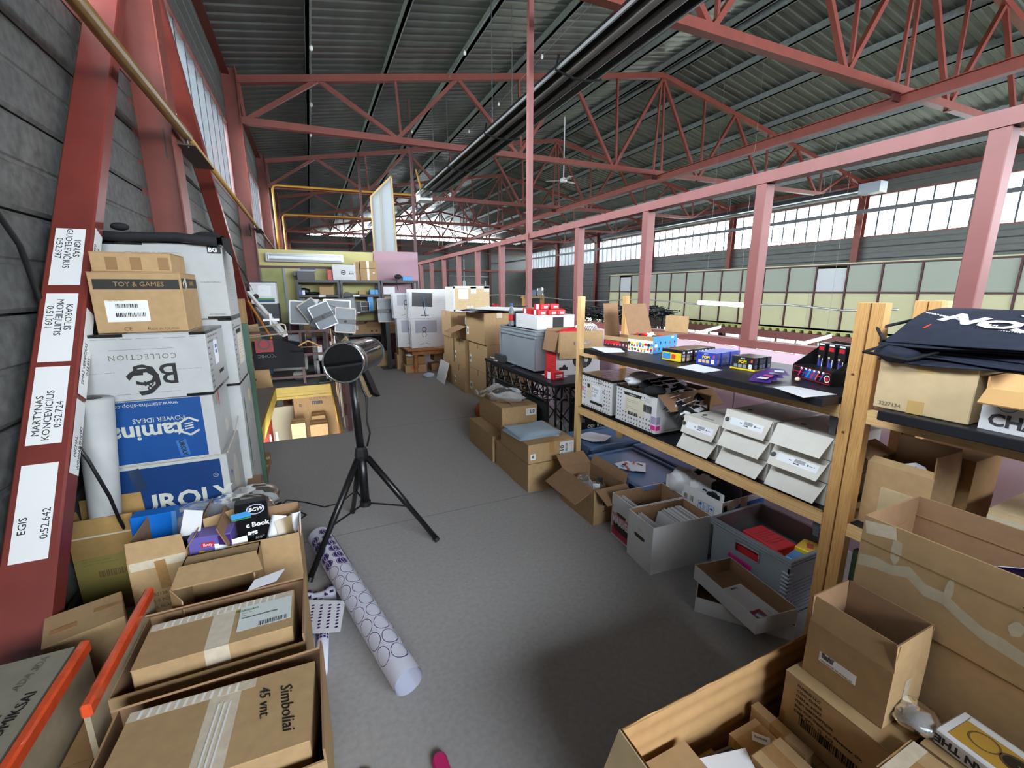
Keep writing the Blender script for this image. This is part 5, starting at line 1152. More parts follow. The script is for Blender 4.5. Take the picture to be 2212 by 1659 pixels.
def comics(fr, x0, x1, n, lab, lean=12):
    """n thin sleeved comics standing across the box"""
    r = thing('comic_row', lab, 'comics', (fr.x, fr.y, fr.z+.006), fr.yaw)
    proto = [MB().box(-.0012, -fr.d/2+.02, 0, .0012, fr.d/2-.02, .27).mesh('comic', m_) for m_ in (PAPER, SHEET, mat('comic shade', '#a9a9a6', .6))]
    for k in range(n):
        x = x0+(x1-x0)*k/max(1, n-1); o = bpy.data.objects.new('comic', proto[k % 3]); COL.objects.link(o); o.parent = r; o.location = (x-.03, 0, .001); o.rotation_euler = (0, R(lean+rnd.uniform(-1, 1)), 0); o.scale = (1, 1, rnd.uniform(.93, 1))
    return r
comics(fG, -.135, -.115, 7, 'few sleeved comics at the left end of the filled white box', lean=3)
comics(fG, .0, .175, 34, 'long row of leaning sleeved comics in the filled white box', lean=-14) if False else comics(fG, -.03, .135, 34, 'long row of leaning sleeved comics in the filled white box', lean=14)
comics(fF, -.14, -.11, 6, 'few sleeved comics in the mostly empty white box', lean=3)

# ---- shipping carton with bags under the shelf
fH = AB(2.10, 1.62, 0, 2.47, 2.07, .37); r = carton(fH, 'white and blue carton full of plastic bags under the lower shelf', CBW, opn={}, t=.005)
sheet(r, fH, 'f', .53, .45, fH.w*.94, fH.h*.9, BLUE, name='blue_print'); sheet(r, fH, 'f', .05, .5, .04, fH.h, TAPEC, name='tape', off=.001); sheet(r, fH, 'f', .5, .85, .06, .11, TAPEC, name='tape', off=.001); sheet(r, fH, 'f', .2, .9, .12, .06, TAPEC, name='tape', off=.001, rot=20)
def hexlogo(r, fr, f, u, v, s, m_, off=.0014):
    b = MB(); pts = [(math.cos(PI/6+k*PI/3), math.sin(PI/6+k*PI/3)) for k in range(6)]
    for k in range(6):
        if k in (5,): continue
        a, c = pts[k], pts[(k+1) % 6]; b.bar((a[0]*s, a[1]*s, 0), (c[0]*s, c[1]*s, 0), s*.22, .0006)
    for j in (-.28, 0, .28): b.bar((-s*.45, s*j, 0), (s*.35, s*(j+.12), 0), s*.14, .0006)
    o = b.obj('logo_print', m_, r); o.matrix_local = facemat(fr, f, u, v, off); return o
hexlogo(r, fH, 'l', .14, .83, .028, BLUE); ltr(r, fH, 'l', .14, .70, .014, 'stamina', BLUE)
for k, u in enumerate((.66, .75, .84)):
    b = MB()
    for (a, c) in (((-.018, -.025), (.018, -.025)), ((.018, -.025), (.018, .025)), ((.018, .025), (-.018, .025)), ((-.018, .025), (-.018, -.025))): b.bar((*a, 0), (*c, 0), .002, .0005)
    if k == 0: b.box(-.008, 0, 0, .008, .018, .0005).box(-.001, -.018, 0, .001, 0, .0005).box(-.008, -.02, 0, .008, -.018, .0005)
    if k == 1: b.box(-.009, -.018, 0, -.006, .015, .0005).box(.006, -.018, 0, .009, .015, .0005)
    if k == 2: b.poly([(-.014, 0, 0), (.014, 0, 0), (.006, .012, 0), (-.006, .012, 0)], .0005, (0, 0, 1)).box(-.001, -.016, 0, .001, 0, .0005)
    o = b.obj('handling_print', BLUE, r); o.matrix_local = facemat(fH, 'l', u, .78, .0014)
ltr(r, fH, 'l', .70, .66, .014, 'FRAGILE', BLUE); bars_(r, fH, 'l', .4, .8, .03, .035, INKF, n=6); bars_(r, fH, 'l', .5, .8, .03, .035, INKF, n=6)
WBAG = mat('white bag film', '#d7dade', .35, bump=(14, .5))
for i, (x, y, zz, a, m_, lab) in enumerate(((2.16, 1.98, .36, (.09, .08, .09), WBAG, 'white plastic bag at the left end of the white and blue carton'), (2.22, 1.86, .36, (.1, .08, .07), WBAG, 'crumpled translucent bag in the middle of the white and blue carton'), (2.32, 1.9, .35, (.12, .12, .09), BLKC, 'dark cloth bundle behind the bags in the white and blue carton'), (2.27, 1.75, .355, (.11, .08, .08), NAVY, 'navy cloth bundle with white lettering in the white and blue carton'))):
    o = crumple(*a, .6, 50+i, 30, 18).obj('bundle', m_, loc=(x, y, zz-.02), smooth=True); tag(o, lab, 'bag')
    if i == 3:
        b = MB(); b.grid(lambda u, v: V((-.125+.02*math.sin(u*3), .1-.2*u, -.03+.07*v+.02*u)), 10, 4); o2 = b.obj('white_band', PAPER, o); me = textmesh('COM', .06, bold=.002).copy(); me.materials.append(INK); o3 = bpy.data.objects.new('lettering', me); COL.objects.link(o3); o3.parent = o; o3.matrix_local = Matrix.Translation((-.122, .0, .015)) @ Matrix(((0, 0, -1, 0), (-1, 0, 0, 0), (0, 1, 0, 0), (0, 0, 0, 1)))

# ---- grey euro crate with red packs
fI = AB(1.98, 1.13, 0, 2.38, 1.575, .33)
r = thing('euro_crate', 'grey stacking crate with pink label and red packs under the shelf', 'crate', (fI.x, fI.y, 0)); w, d, h = fI.w/2, fI.d/2, fI.h
b = MB(); t = .006; hy = .07
b.box(-w, -d, 0, w, d, .006).box(-w, -d, 0, w, -d+t, h).box(-w, d-t, 0, w, d, h).box(w-t, -d, 0, w, d, h)
b.box(-w, -d, 0, -w+t, d, h-.115).box(-w, -d, h-.055, -w+t, d, h).box(-w, -d, h-.115, -w+t, -hy, h-.055).box(-w, hy, h-.115, -w+t, d, h-.055); b.obj('body', GREY, r)
b = MB()
for zz in (h-.004, h-.018, h-.034):
    for (x0, y0, x1, y1) in ((-w-.012, -d-.012, w+.012, -d), (-w-.012, d, w+.012, d+.012), (-w-.012, -d, -w, d), (w, -d, w+.012, d)): b.box(x0, y0, zz-.005, x1, y1, zz+.005)
b.obj('rim', GREY, r); b = MB()
for k in range(12): b.tube([(-w+.03, -d-.003, .02+.021*k), (-w-.003, -d-.003, .02+.021*k), (-w-.003, -d+.03, .02+.021*k)], .006, 5)
b.obj('corner_ribs', GREY, r)
b = MB(); [b.box(-w+.05, -d-.004, .03+.02*k, w-.03, -d, .035+.02*k) for k in range(9)]; b.obj('side_ribs', GREY, r)
MB().tube([(-w-.004, -hy, h-.06), (-w-.004, -hy, h-.105), (-w-.004, -hy+.01, h-.115), (-w-.004, hy-.01, h-.115), (-w-.004, hy, h-.105), (-w-.004, hy, h-.06), (-w-.004, -hy, h-.055)], .005, 6).obj('handle_rim', GREY, r)
sheet(r, fI, 'l', .42, .50, .14, .03, MAGENTA, name='label_sheet', rot=-3); ltr(r, fI, 'l', .40, .505, .022, 'Jaunin Dragon', INKP, shear=.3, rot=-3)
for i, (x, y, zz, ww, dd, hh, m_, lab, yw) in enumerate(((2.06, 1.38, .0075, .13, .26, .24, REDP, 'red pack with black bird print nearest the crate handle', 3), (2.22, 1.40, .0075, .15, .22, .235, REDP, 'red pack with faint lettering at the back of the grey crate', -4), (2.13, 1.19, .0075, .1, .07, .27, LBLUE, 'blue and white pack standing in the grey crate', 10), (2.25, 1.20, .0075, .12, .10, .285, YELP, 'yellow topped pack at the right end of the grey crate', 12))):
    fr = Fr(x, y, zz, ww, dd, hh, R(yw)); q = simple(fr, lab, 'box', m_, 'product_box')
    if i == 0:
        b = MB(); b.poly([(-.03, -.03, 0), (-.005, -.01, 0), (.0, .05, 0), (.02, .0, 0), (.04, -.06, 0), (.01, -.02, 0)], .0008, (0, 0, 1)); o = b.obj('bird_print', INK, q); o.location = (0, 0, hh+.001); ltr(q, fr, 't', .4, .85, .02, 'MANCHO', INKBR, rot=-90 if 0 else 0)
    if i == 1: lines_(q, fr, 't', .5, .5, .12, .12, 6, mat('deep red ink', '#7a1218', .5), t=.004)
    if i == 3: sheet(q, fr, 't', .5, .5, .05, .03, mat('deep orange print', '#cc5a1c', .5), name='printed_patch', rot=20)

# ---- two white trays on the floor
fJ = Fr(1.86, 1.26, 0, .24, .43, .082, R(38)); r = carton(fJ, 'lower white cardboard tray, turned across on the floor', CBW, opn={}, t=.004, inner=CBI)
fK = Fr(1.73, 1.185, .084, .235, .40, .078, R(-8)); fK = Fr(1.713+.112, 1.032+.215, .084, .235, .41, .08, R(-8)); r = carton(fK, 'upper white cardboard tray with a printed sheet in it', CBW, opn={}, t=.004, inner=CBI)
o = sheet(r, Fr(0, 0, 0, .235, .41, .006), 't', .56, .38, .15, .27, PAPER, name='paper_sheet', rot=3, off=.001); fz = Fr(0, 0, 0, .235, .41, .007)
sheet(r, fz, 't', .45, .18, .075, .085, mat('comic cover red', '#a8404a', .5), name='cover_print', rot=3, off=.001); sheet(r, fz, 't', .45, .18, .04, .05, LBLUE, name='cover_print', rot=10, off=.002); sheet(r, fz, 't', .43, .19, .02, .03, PAPER, name='cover_print', rot=20, off=.003); sheet(r, fz, 't', .52, .13, .03, .012, YELP, name='cover_print', off=.003); lines_(r, fz, 't', .72, .22, .05, .004, 1, INKF, rot=90, off=.002); ltr(r, fz, 't', .58, .66, .014, 'BENTI', INK, off=.002)
# ================================================================ pine shelf along the railing
XF, XB = 1.93, 2.43
sh = thing('wooden_shelf', 'long pine shelf unit with black boards left of the double post', 'shelf', (XF, 0, 0))
T = .045
def post(par, x, y, h=1.55, m_=PINE, w=T, d=T): return MB().box(x, y, 0, x+w, y+d, h).obj('post', m_, par, bevel=.002)
post(sh, 0, .955); post(sh, 0, 2.93, m_=PINE2); post(sh, XB-XF, .99); post(sh, XB-XF, 3.0)
for z in (1.085, .60):
    MB().box(.0, 1.0005, z, .03, 2.9295, z+.055).obj('rail', PINE2, sh, bevel=.001); MB().box(.5, 1.036, z, .53, 2.999, z+.055).obj('rail', PINE2, sh)
    for y in (.962, 2.94): MB().box(T, y, z, .499, y+.03, z+.055).obj('cross_rail', PINE2, sh)
for y in (1.02, 2.90):
    for z in (1.03, .55): MB().box(.03, y, z, .034, y+.03, z+.06).box(.0305, y, z-.03, .06, y+.025, z-.001).obj('bracket', ZINC, sh)
for z in (1.06, 1.30): MB().tube([(-.001, .975, z-.03), (-.0035, .975, z-.03)], .005, 8).obj('screw_hole', mat('screw hole dark', '#5d4326', .8), sh)
MB().box(-.115, 1.005, 1.1405, .56, 2.70, 1.175).obj('top_board', BLKT, sh, bevel=.003)
MB().box(.01, 1.005, .656, .54, 2.925, .66).obj('lower_board', BLKT, sh); MB().box(.0, 1.005, .6555, .01, 2.925, .662).box(.012, 1.01, .64, .5, 2.92, .6555).obj('board_core', CHIP, sh)
# right hand unit
s2 = thing('wooden_shelf', 'second pine shelf unit right of the double post', 'shelf', (XF, 0, 0))
post(s2, 0, .905, m_=PINE); post(s2, XB-XF, .94); post(s2, XB-XF+.046, .94, m_=PINE2); post(s2, 0, -.9); post(s2, XB-XF, -.9)
for z in (1.085, .60):
    MB().box(.0, -.855, z, .03, .9045, z+.055).obj('rail', PINE2, s2, bevel=.001); MB().box(.5, -.855, z, .53, .939, z+.055).obj('rail', PINE2, s2)
    MB().box(T, .915, z, .499, .945, z+.055).obj('cross_rail', PINE2, s2)
MB().box(-.115, -.85, 1.1405, .56, .82, 1.175).obj('top_board', BLKT, s2, bevel=.003); MB().box(.01, -.85, .656, .54, .90, .66).obj('lower_board', BLKT, s2)
tag(MB().box(2.0, .62, 0, 2.03, .90, .52).obj('green_board', mat('dark green board', '#33452f', .6)), 'dark green board standing under the right shelf unit', 'board')

ZT = 1.176
# papers on the top board
c6 = lambda x, y: (1220+x/3.456, 600+y/3.456)
c5 = lambda x, y: (1290+x/5.978, 640+y/5.978)
def psheet(lab, q, cr, z=ZT, pr=None):
    pts = [P(*cr(*p), z) for p in q]; n = (pts[1]-pts[0]).cross(pts[3]-pts[0])
    if n.z < 0: pts = [pts[0], pts[3], pts[2], pts[1]]
    o = paper(lab, pts)
    if pr:
        for (u, v, w, h, m_) in pr:
            c = pts[0]*(1-u)*(1-v)+pts[1]*u*(1-v)+pts[2]*u*v+pts[3]*(1-u)*v; ax = (pts[1]-pts[0]).normalized()
            s = MB().box(-w/2, -h/2, 0, w/2, h/2, .0004).obj('printed_patch', m_, o); s.location = c-o.location+V((0, 0, .0003)); s.rotation_euler = (0, 0, math.atan2(ax.y, ax.x))
    return o
psheet('white sheet at the left end of the black shelf top', [(185, 515), (300, 560), (448, 556), (415, 527)], c6, pr=[(.5, .6, .05, .02, INKF)])
psheet('white printed sheet before the purple toy boxes', [(835, 668), (1040, 710), (1178, 690), (980, 645)], c6, pr=[(.35, .6, .035, .03, mat('slate print', '#5b6a78', .6)), (.65, .6, .035, .03, MATS['slate print'])])
psheet('white printed sheet at the right end of the shelf top', [(1548, 815), (1780, 895), (2032, 872), (1700, 808)], c6, pr=[(.25, .6, .04, .015, INKP), (.55, .5, .004, .03, INKF), (.65, .5, .004, .03, INKF), (.75, .5, .004, .03, INKF)])
# character cartons
fr = fitb(c5(395, 690), c5(540, 662), c5(137, 640), ZT, h=.085)
def figures(r, fr, f, n, row, seed=0, s=.012, cols=None):
    """generic little round printed figures in many colours"""
    rnd = random.Random(seed); cols = cols or (REDP, LBLUE, GREENP, ORANGE, PAPER, INK, YELP)
    W_, H_ = (fr.w, fr.h) if f in 'fb' else (fr.d, fr.h)
    for k in range(n):
        u = (k+.5)/n; v = row+rnd.uniform(-.04, .04); m_ = cols[rnd.randrange(len(cols))]
        b = MB(); b.poly([(math.cos(a)*s, math.sin(a)*s*.85, 0) for a in [2*PI*j/10 for j in range(10)]], .0004, (0, 0, 1)); o = b.obj('round_print', m_, r); o.matrix_local = facemat(fr, f, u, v, .0009)
        b = MB().box(-s*.55, -s*1.7, 0, s*.55, -s*.6, .0004); o = b.obj('small_print', cols[rnd.randrange(len(cols))], r); o.matrix_local = facemat(fr, f, u, v, .0009)
rA = carton(fr, 'open red display carton with small round printed figures', CB, opn={'r': (-2, .0), 'b': (8, .24)}, t=.003)
for ch in rA.children:
    if ch.name.startswith('flap') and False: pass
sheet(rA, fr, 'l', .5, .33, fr.d*.99, fr.h*.62, mat('dark plum print', '#3a2233', .5), name='printed_panel'); sheet(rA, fr, 'l', .35, .45, fr.d*.6, fr.h*.3, REDP, name='printed_panel', off=.0008); figures(rA, fr, 'l', 8, .4, 3, .008, (ORANGE, CBP, YELP, PAPER, REDP))
tg = MB().plate([(-fr.w/2-.01, fr.d/2, fr.h), (fr.w/2-.01, fr.d/2-.0, fr.h), (fr.w/2+.05, fr.d/2+.04, fr.h+.2), (-fr.w/2+.1, fr.d/2+.04, fr.h+.2)], .003)
fr2 = fitb(c5(715, 745), c5(1000, 700), c5(405, 700), ZT, h=.115)
rB = carton(fr2, 'open blue and white display carton with printed figures and a tall lid', CB, opn={'b': (18, .22), 'r': (93, .15)}, t=.003)
MB().box(fr2.w/2+.145, -fr2.d/2+.01, fr2.h, fr2.w/2+.148, fr2.d/2-.01, fr2.h+.12).obj('flap', CB, rB)
sheet(rB, fr2, 'f', .5, .5, fr2.w*.99, fr2.h*.98, LBLUE, name='printed_panel'); sheet(rB, fr2, 'l', .5, .38, fr2.d*.99, fr2.h*.74, PAPER, name='printed_panel')
figures(rB, fr2, 'l', 9, .5, 5, .013); figures(rB, fr2, 'l', 8, .2, 6, .010); figures(rB, fr2, 'f', 5, .62, 7, .008, (INK, INKBR, PAPER, REDP)); figures(rB, fr2, 'f', 6, .3, 8, .008, (INK, INKBR, PAPER, ORANGE)); sheet(rB, fr2, 'f', .12, .45, .03, .02, PAPER, name='printed_panel', off=.001); sheet(rB, fr2, 'f', .8, .88, .03, .012, SHEET, name='printed_panel', off=.001)
for i, f_ in enumerate((fr, fr2)):
    rnd = random.Random(i+4); r = thing('foil_packs', ('foil packs filling the red display carton', 'shiny foil packs heaped in the blue display carton')[i], 'packs', (f_.x, f_.y, f_.z), f_.yaw)
    for k in range(10 + 14*i):
        o = crumple(.022, .03, .012, .4, k, 8, 5).obj('pack', (PAPER, REDP, BLK, CHROME, WHITE)[k % 5], r, smooth=False); o.location = (rnd.uniform(-1, 1)*(f_.w/2-.03), rnd.uniform(-1, 1)*(f_.d/2-.03), f_.h*(.5+.45*i*rnd.random())+.01); o.rotation_euler = (rnd.uniform(-.8, .8), rnd.uniform(-.8, .8), rnd.uniform(0, 3))
# rows of blind boxes
def blind(nb, rb, lb, h, n, base, topm, lab, grp, style):
    F_ = fitb(nb, rb, lb, ZT, h=h); sw = F_.w/n; c, s = math.cos(F_.yaw), math.sin(F_.yaw)
    for k in range(n):
        lx = -F_.w/2+sw*(k+.5); ly = random.Random(k).uniform(-.004, .004); fr = Fr(F_.x+c*lx-s*ly, F_.y+s*lx+c*ly, ZT, sw-.0012, F_.d, F_.h, F_.yaw)
        ords = ['first', 'second', 'third', 'fourth', 'fifth', 'sixth', 'seventh', 'eighth', 'ninth']
        r = simple(fr, lab+', '+ords[k]+' from the left end', 'toy box', base, 'toy_box', bevel=0); r['group'] = grp
        f0 = Fr(0, 0, 0, fr.w, fr.d, fr.h)
        if style == 'dark':
            sheet(r, fr, 'f', .5, .25, sw*.7, h*.3, CBP, name='window_print', off=.0005); sheet(r, fr, 'f', .5, .8, sw*.4, h*.12, PAPER, name='round_print', off=.0005); sheet(r, fr, 'f', .5, .55, sw*.8, h*.2, GREY, name='window_print', off=.0005); sheet(r, fr, 'f', .5, .66, sw*.9, .002, REDP, name='printed_line', off=.0008)
            sheet(r, fr, 't', .5, .5, sw*.6, F_.d*.6, CBI, name='window_print', off=.0005)
            if k == 0: sheet(r, fr, 'l', .5, .4, F_.d*.96, h*.7, YELP, name='printed_panel'); sheet(r, fr, 'l', .25, .42, F_.d*.4, h*.5, LBLUE, name='printed_panel', off=.001); sheet(r, fr, 'l', .6, .42, F_.d*.2, h*.4, ORANGE, name='printed_panel', off=.001)
        else:
            sheet(r, fr, 'f', .5, .3, sw*.6, h*.28, mat('print lilac grey', '#7c80a8', .5), name='window_print', off=.0005); sheet(r, fr, 'f', .5, .68, sw*.7, h*.25, mat('print slate', '#3d4568', .5), name='window_print', off=.0005)
            if k == 0:
                ltr(r, fr, 'l', .5, .6, .022, 'POP!', YELP, bold=.001); ltr(r, fr, 'l', .5, .86, .010, 'BITTY', PAPER); 
                for u in (.2, .4, .6): sheet(r, fr, 'l', u, .28, .02, .018, CBP if base is not BLK else GREY, name='window_print', off=.001)
                sheet(r, fr, 'l', .85, .3, .018, .024, PAPER, name='printed_panel', off=.001); ltr(r, fr, 'l', .85, .3, .018, '?', INKB, off=.002); sheet(r, fr, 'l', .9, .72, .01, .014, ORANGE, name='printed_panel', off=.001)
    if style == 'tray': pass
    return F_
PBLUE = mat('royal blue print', '#2b3d9e', .4)
blind(c5(1090, 860), c5(1440, 790), c5(890, 815), .072, 9, BLK, BLK, 'black and yellow toy box of the long row', 'black and yellow toy boxes', 'dark')
blind(c5(1530, 905), c5(1800, 850), c5(1297, 865), .072, 5, PBLUE, PBLUE, 'royal blue toy box of the middle row', 'royal blue toy boxes', 'pop')
Fe = blind(c6(1410, 700), c6(1522, 680), c6(1250, 672), .070, 4, BLK, BLK, 'black toy box on yellow trays in the right row', 'black toy boxes', 'pop')
c, s = math.cos(Fe.yaw), math.sin(Fe.yaw); yt = simple(Fr(Fe.x, Fe.y, ZT-.0, Fe.w+.012, Fe.d+.012, .001, Fe.yaw), 'thin yellow tray edge under the right row of toy boxes', 'tray', YELP, 'tray')
b = MB(); w, d = Fe.w/2+.004, Fe.d/2+.008
for (x0, y0, x1, y1) in ((-w, -d, w, -d+.002), (-w, -d, -w+.002, d)): b.box(x0, y0, 0, x1, y1, .008)
b.obj('edge', YELP, yt)
# counter display with toy wands
N_ = P(1794, 835.7, ZT); Lc = P(1710, 812, ZT); d_ = (Lc-N_); dl = d_.length; yaw = math.atan2(-d_.x, d_.y)
dw = .20; fr = Fr(0, 0, ZT, dw, dl, .065, yaw); c, s = math.cos(yaw), math.sin(yaw); fr.x = N_.x+c*dw/2-s*dl/2; fr.y = N_.y+s*dw/2+c*dl/2
r = thing('counter_display', 'black counter display with red print holding toy wand packs', 'display', (fr.x, fr.y, ZT), yaw); w, d = dw/2, dl/2
MB().box(-w, -d, 0, -w+.09, d, .062).obj('body', BLK, r); MB().box(-w+.09, -d, 0, w, d, .02).obj('base', BLK, r)
for y in (-d, d-.004): MB().poly([(-w, y, .062), (-w, y, .0), (w, y, .0), (w, y, .17), (w-.05, y, .17)], .004, (0, 1, 0)).obj('side', BLK, r)
MB().box(w-.004, -d, 0, w, d, .175).obj('back', BLK, r)
sheet(r, fr, 'l', .5, .5, dl*.92, .003, REDP, name='printed_line', off=.001); b = MB(); 
for (x0, y0, x1, y1) in ((-d+.01, .005, d-.01, .007), (-d+.01, .055, d-.01, .057), (-d+.01, .005, -d+.012, .057), (d-.012, .005, d-.01, .057)): b.box(x0, y0, 0, x1, y1, .0005)
o = b.obj('printed_frame', REDP, r); o.matrix_local = Matrix.Translation((-w-.0012, 0, 0)) @ Matrix(((0, 0, -1, 0), (-1, 0, 0, 0), (0, 1, 0, 0), (0, 0, 0, 1)))
sheet(r, fr, 'l', .5, .5, dl*.3, .045, INKB, name='printed_panel', off=.0008)
for k in range(6):
    o = sheet(r, fr, 'l', .22+.11*k, .48, .008, .04, (MAGENTA, INKB, LBLUE, REDP, ORANGE, PURP)[k], name='wand_print', rot=-28, off=.0016); disc(r, fr, 'l', .25+.11*k, .78, .007, .0005, PAPER, off=.0018, n=10)
disc(r, fr, 'l', .9, .45, .017, .013, PAPER, off=.0016); disc(r, fr, 'l', .9, .4, .009, .001, REDP, off=.002); sheet(r, fr, 'f', .5, .35, .07, .02, REDP, name='printed_panel', rot=4)
for k in range(4):
    y = -d+.04+.062*k; p_ = fr.w2(-w+.105, -y, .021); q = thing('toy_pack', 'tall black toy wand pack in the display, '+('farthest from', 'third from', 'second from', 'nearest to')[k]+' the double post', 'toy', p_, yaw, 'toy wand packs')
    MB().box(0, -.022, 0, .035, .022, .15).obj('body', BLK, q); f4 = Fr(0, 0, 0, .035, .044, .15); 
    def L(u, v, w_, h_, m_, nm): o = sheet(q, Fr(0, 0, 0, 0, .044, .15), 'l', u, v, w_, h_, m_, name=nm, off=.0008)
    L(.5, .82, .03, .018, REDP, 'printed_panel'); L(.5, .95, .03, .008, PAPER, 'printed_panel'); L(.3, .3, .008, .06, PURP, 'wand'); L(.55, .25, .012, .045, PBLUE, 'wand'); L(.8, .3, .004, .06, PAPER, 'wand'); L(.3, .55, .012, .01, CBP, 'wand_tip')
for k in range(4):
    a = P(1640+14*k, 826-3*k, ZT); o = MB().bar((0, 0, 0), (.12, .02, .012), .09, .0015, up=V((0, 0, 1))).obj('blister_card', mat('violet card', '#4a2c86', .35), loc=a+V((0, 0, .003+.004*k)), rot=(0, 0, R(18+6*k))); tag(o, 'purple blister card in the flat pile before the display, '+('lowest', 'second', 'third', 'topmost')[k], 'card', 'purple blister cards')
    sheetm = MB().box(.02, -.02, 0, .07, .02, .0004).obj('printed_patch', (PAPER, MAGENTA, PURP, PAPER)[k], o); sheetm.location = (0, 0, .012)
tag(MB().lathe([(0, -.012), (.012, -.004), (.012, .004), (0, .012)], P(1722, 826, ZT)+V((0, 0, .015)), 10).obj('small_bulb', mat('pale toy plastic', '#e9dcc0', .4), smooth=True), 'pale round toy tip beside the purple cards', 'toy')

# ---- white printed clothing cartons on the lower board
ZL = .6605
def flower(r, fr, f, u0, v0, nu, nv, du, dv, m_=INK):
    b = MB()
    for i in range(nu):
        for j in range(nv):
            x, y = i*du, j*dv
            for k in range(3): a = k*PI/3+.2; b.bar((x-math.cos(a)*.006, y-math.sin(a)*.006, 0), (x+math.cos(a)*.006, y+math.sin(a)*.006, 0), .0028, .0004)
    o = b.obj('flower_print', m_, r); o.matrix_local = facemat(fr, f, u0, v0, .001)
def bccarton(fr, lab, f='l', **k):
    r = carton(fr, lab, CBW, tape=None, **k); W_ = fr.d if f == 'l' else fr.w
    b = MB(); w, d, h = fr.w/2+.001, fr.d/2+.001, fr.h
    b.box(-w, -d, h-.016, -w+.08, d, h+.0008).box(-w, -d, .0, -w+.001, d, .022) if 0 else b.box(-w, -d, h-.018, w, d, h+.0008).box(-w, -d, 0, w, d, .02); b.obj('black_tape', mat('black film tape', '#1b1b1c', .18, noise=(30, .4), bump=(30, .8)), r); return r
f1 = AB(1.96, 2.525, ZL, 2.42, 2.92, .945); r = bccarton(f1, 'white clothing carton with a paper label at the left end of the lower board')
flower(r, f1, 'l', .2, .82, 11, 2, .03, .028); flower(r, f1, 'l', .78, .2, 3, 6, .03, .028); flower(r, f1, 'l', .06, .10, 12, 1, .03, .028); flower(r, f1, 'l', .05, .3, 2, 6, .03, .028)
sheet(r, f1, 'l', .36, .55, .12, .12, mat('yellowish label', '#d9d2bd', .6)); bars_(r, f1, 'l', .25, .68, .04, .03); sheet(r, f1, 'l', .5, .52, .11, .12, PAPER, off=.001); ltr(r, f1, 'l', .48, .62, .03, 'T-Shirt', INKP); ltr(r, f1, 'l', .46, .54, .014, 'ROD WHITE', INKF); ltr(r, f1, 'l', .45, .44, .028, 'L-77', INK); ltr(r, f1, 'l', .74, .62, .03, '77', INK); ltr(r, f1, 'l', .62, .86, .035, '202x', INKF, shear=.3); sheet(r, f1, 'l', .52, .24, .16, .02, INK, name='black_bar'); sheet(r, f1, 'l', .04, .55, .02, .03, MAGENTA); disc(r, f1, 'l', .12, .86, .014, .011, INK)
f2 = AB(1.96, 2.06, ZL, 2.44, 2.47, .94)
r = carton(f2, 'white clothing carton overflowing with checkered shirts on the lower board', CBW, opn={'f': (128, .14)}, inner=CBI, t=.005)
MB().box(-.242, -.206, 0, .242, .206, .02).obj('black_tape', MATS['black film tape'], r); MB().box(-.242, -.206, .262, -.238, .206, .2805).obj('black_tape', MATS['black film tape'], r)
flower(r, f2, 'l', .06, .2, 2, 9, .026, .027); flower(r, f2, 'l', .2, .85, 8, 1, .03, .03); flower(r, f2, 'l', .2, .12, 10, 3, .03, .03)
sheet(r, f2, 'l', .48, .55, .2, .13, MATS['yellowish label']); sheet(r, f2, 'l', .42, .82, .17, .02, INK, name='black_bar'); ltr(r, f2, 'l', .43, .82, .014, 'fashion label', PAPER, off=.002); lines_(r, f2, 'l', .42, .58, .13, .07, 6); bars_(r, f2, 'l', .45, .35, .1, .025); bars_(r, f2, 'l', .80, .6, .08, .05); lines_(r, f2, 'l', .8, .8, .06, .03, 3)
sheet(r, f2, 'l', .94, .20, .04, .03, MAGENTA); sheet(r, f2, 'f', .04, .20, .035, .03, MAGENTA); sheet(r, f2, 'l', .94, .38, .045, .05, mat('lilac stripes', '#9a97b5', .6), name='striped_label'); sheet(r, f2, 'f', .04, .38, .03, .05, MATS['lilac stripes'], name='striped_label'); disc(r, f2, 'l', .9, .1, .012, .009, INK); ltr(r, f2, 'f', .35, .12, .012, '- THANK YOU FOR CHOOSING OUR', INKF)
# folded shirts: black with white checks
CHK = bpy.data.materials.new('checkered cloth'); CHK.use_nodes = True; nt = CHK.node_tree; ck = nt.nodes.new('ShaderNodeTexChecker'); ck.inputs['Scale'].default_value = 16; tcx = nt.nodes.new('ShaderNodeTexCoord'); nt.links.new(tcx.outputs['Object'], ck.inputs[0]); ck.inputs[1].default_value = (.75, .76, .8, 1); ck.inputs[2].default_value = (.012, .012, .014, 1); nt.links.new(ck.outputs[0], nt.nodes['Principled BSDF'].inputs[0]); nt.nodes['Principled BSDF'].inputs['Roughness'].default_value = .9
rnd = random.Random(77)
for k in range(9):
    y = 2.27-.035*k*1.3; z = .955-.016*k
    b = MB(); sd = rnd.random()*6
    b.grid(lambda u, v: V((-.02+.30*u, .05-.1*v+.01*math.sin(u*8+sd), .03*math.sin(PI*v)+.012*math.sin(u*9+v*4+sd)-.06*(1-u)**2+(.006 if v < .5 else -.006))), 16, 10)
    b.grid(lambda u, v: V((-.02+.30*u, -.05+.1*v+.01*math.sin(u*8+sd), .016*math.sin(PI*(1-v))+.012*math.sin(u*9+(1-v)*4+sd)-.06*(1-u)**2-.012)), 16, 10)
    o = b.obj('folded_shirt', CHK if k % 3 else BLKC, loc=(2.0+.006*k, y, z+.03), rot=(R(-28 if k > 2 else -6), 0, R(-4+3*k)), smooth=True); tag(o, 'folded black and white shirt in the clothing carton, '+('first', 'second', 'third', 'fourth', 'fifth', 'sixth', 'seventh', 'eighth', 'ninth')[k]+' from the left', 'shirt', 'folded checkered shirts')
    MB().bar((0, 0, .045), (.27, 0, .045), .008, .004).obj('white_stripe', PAPER, o)
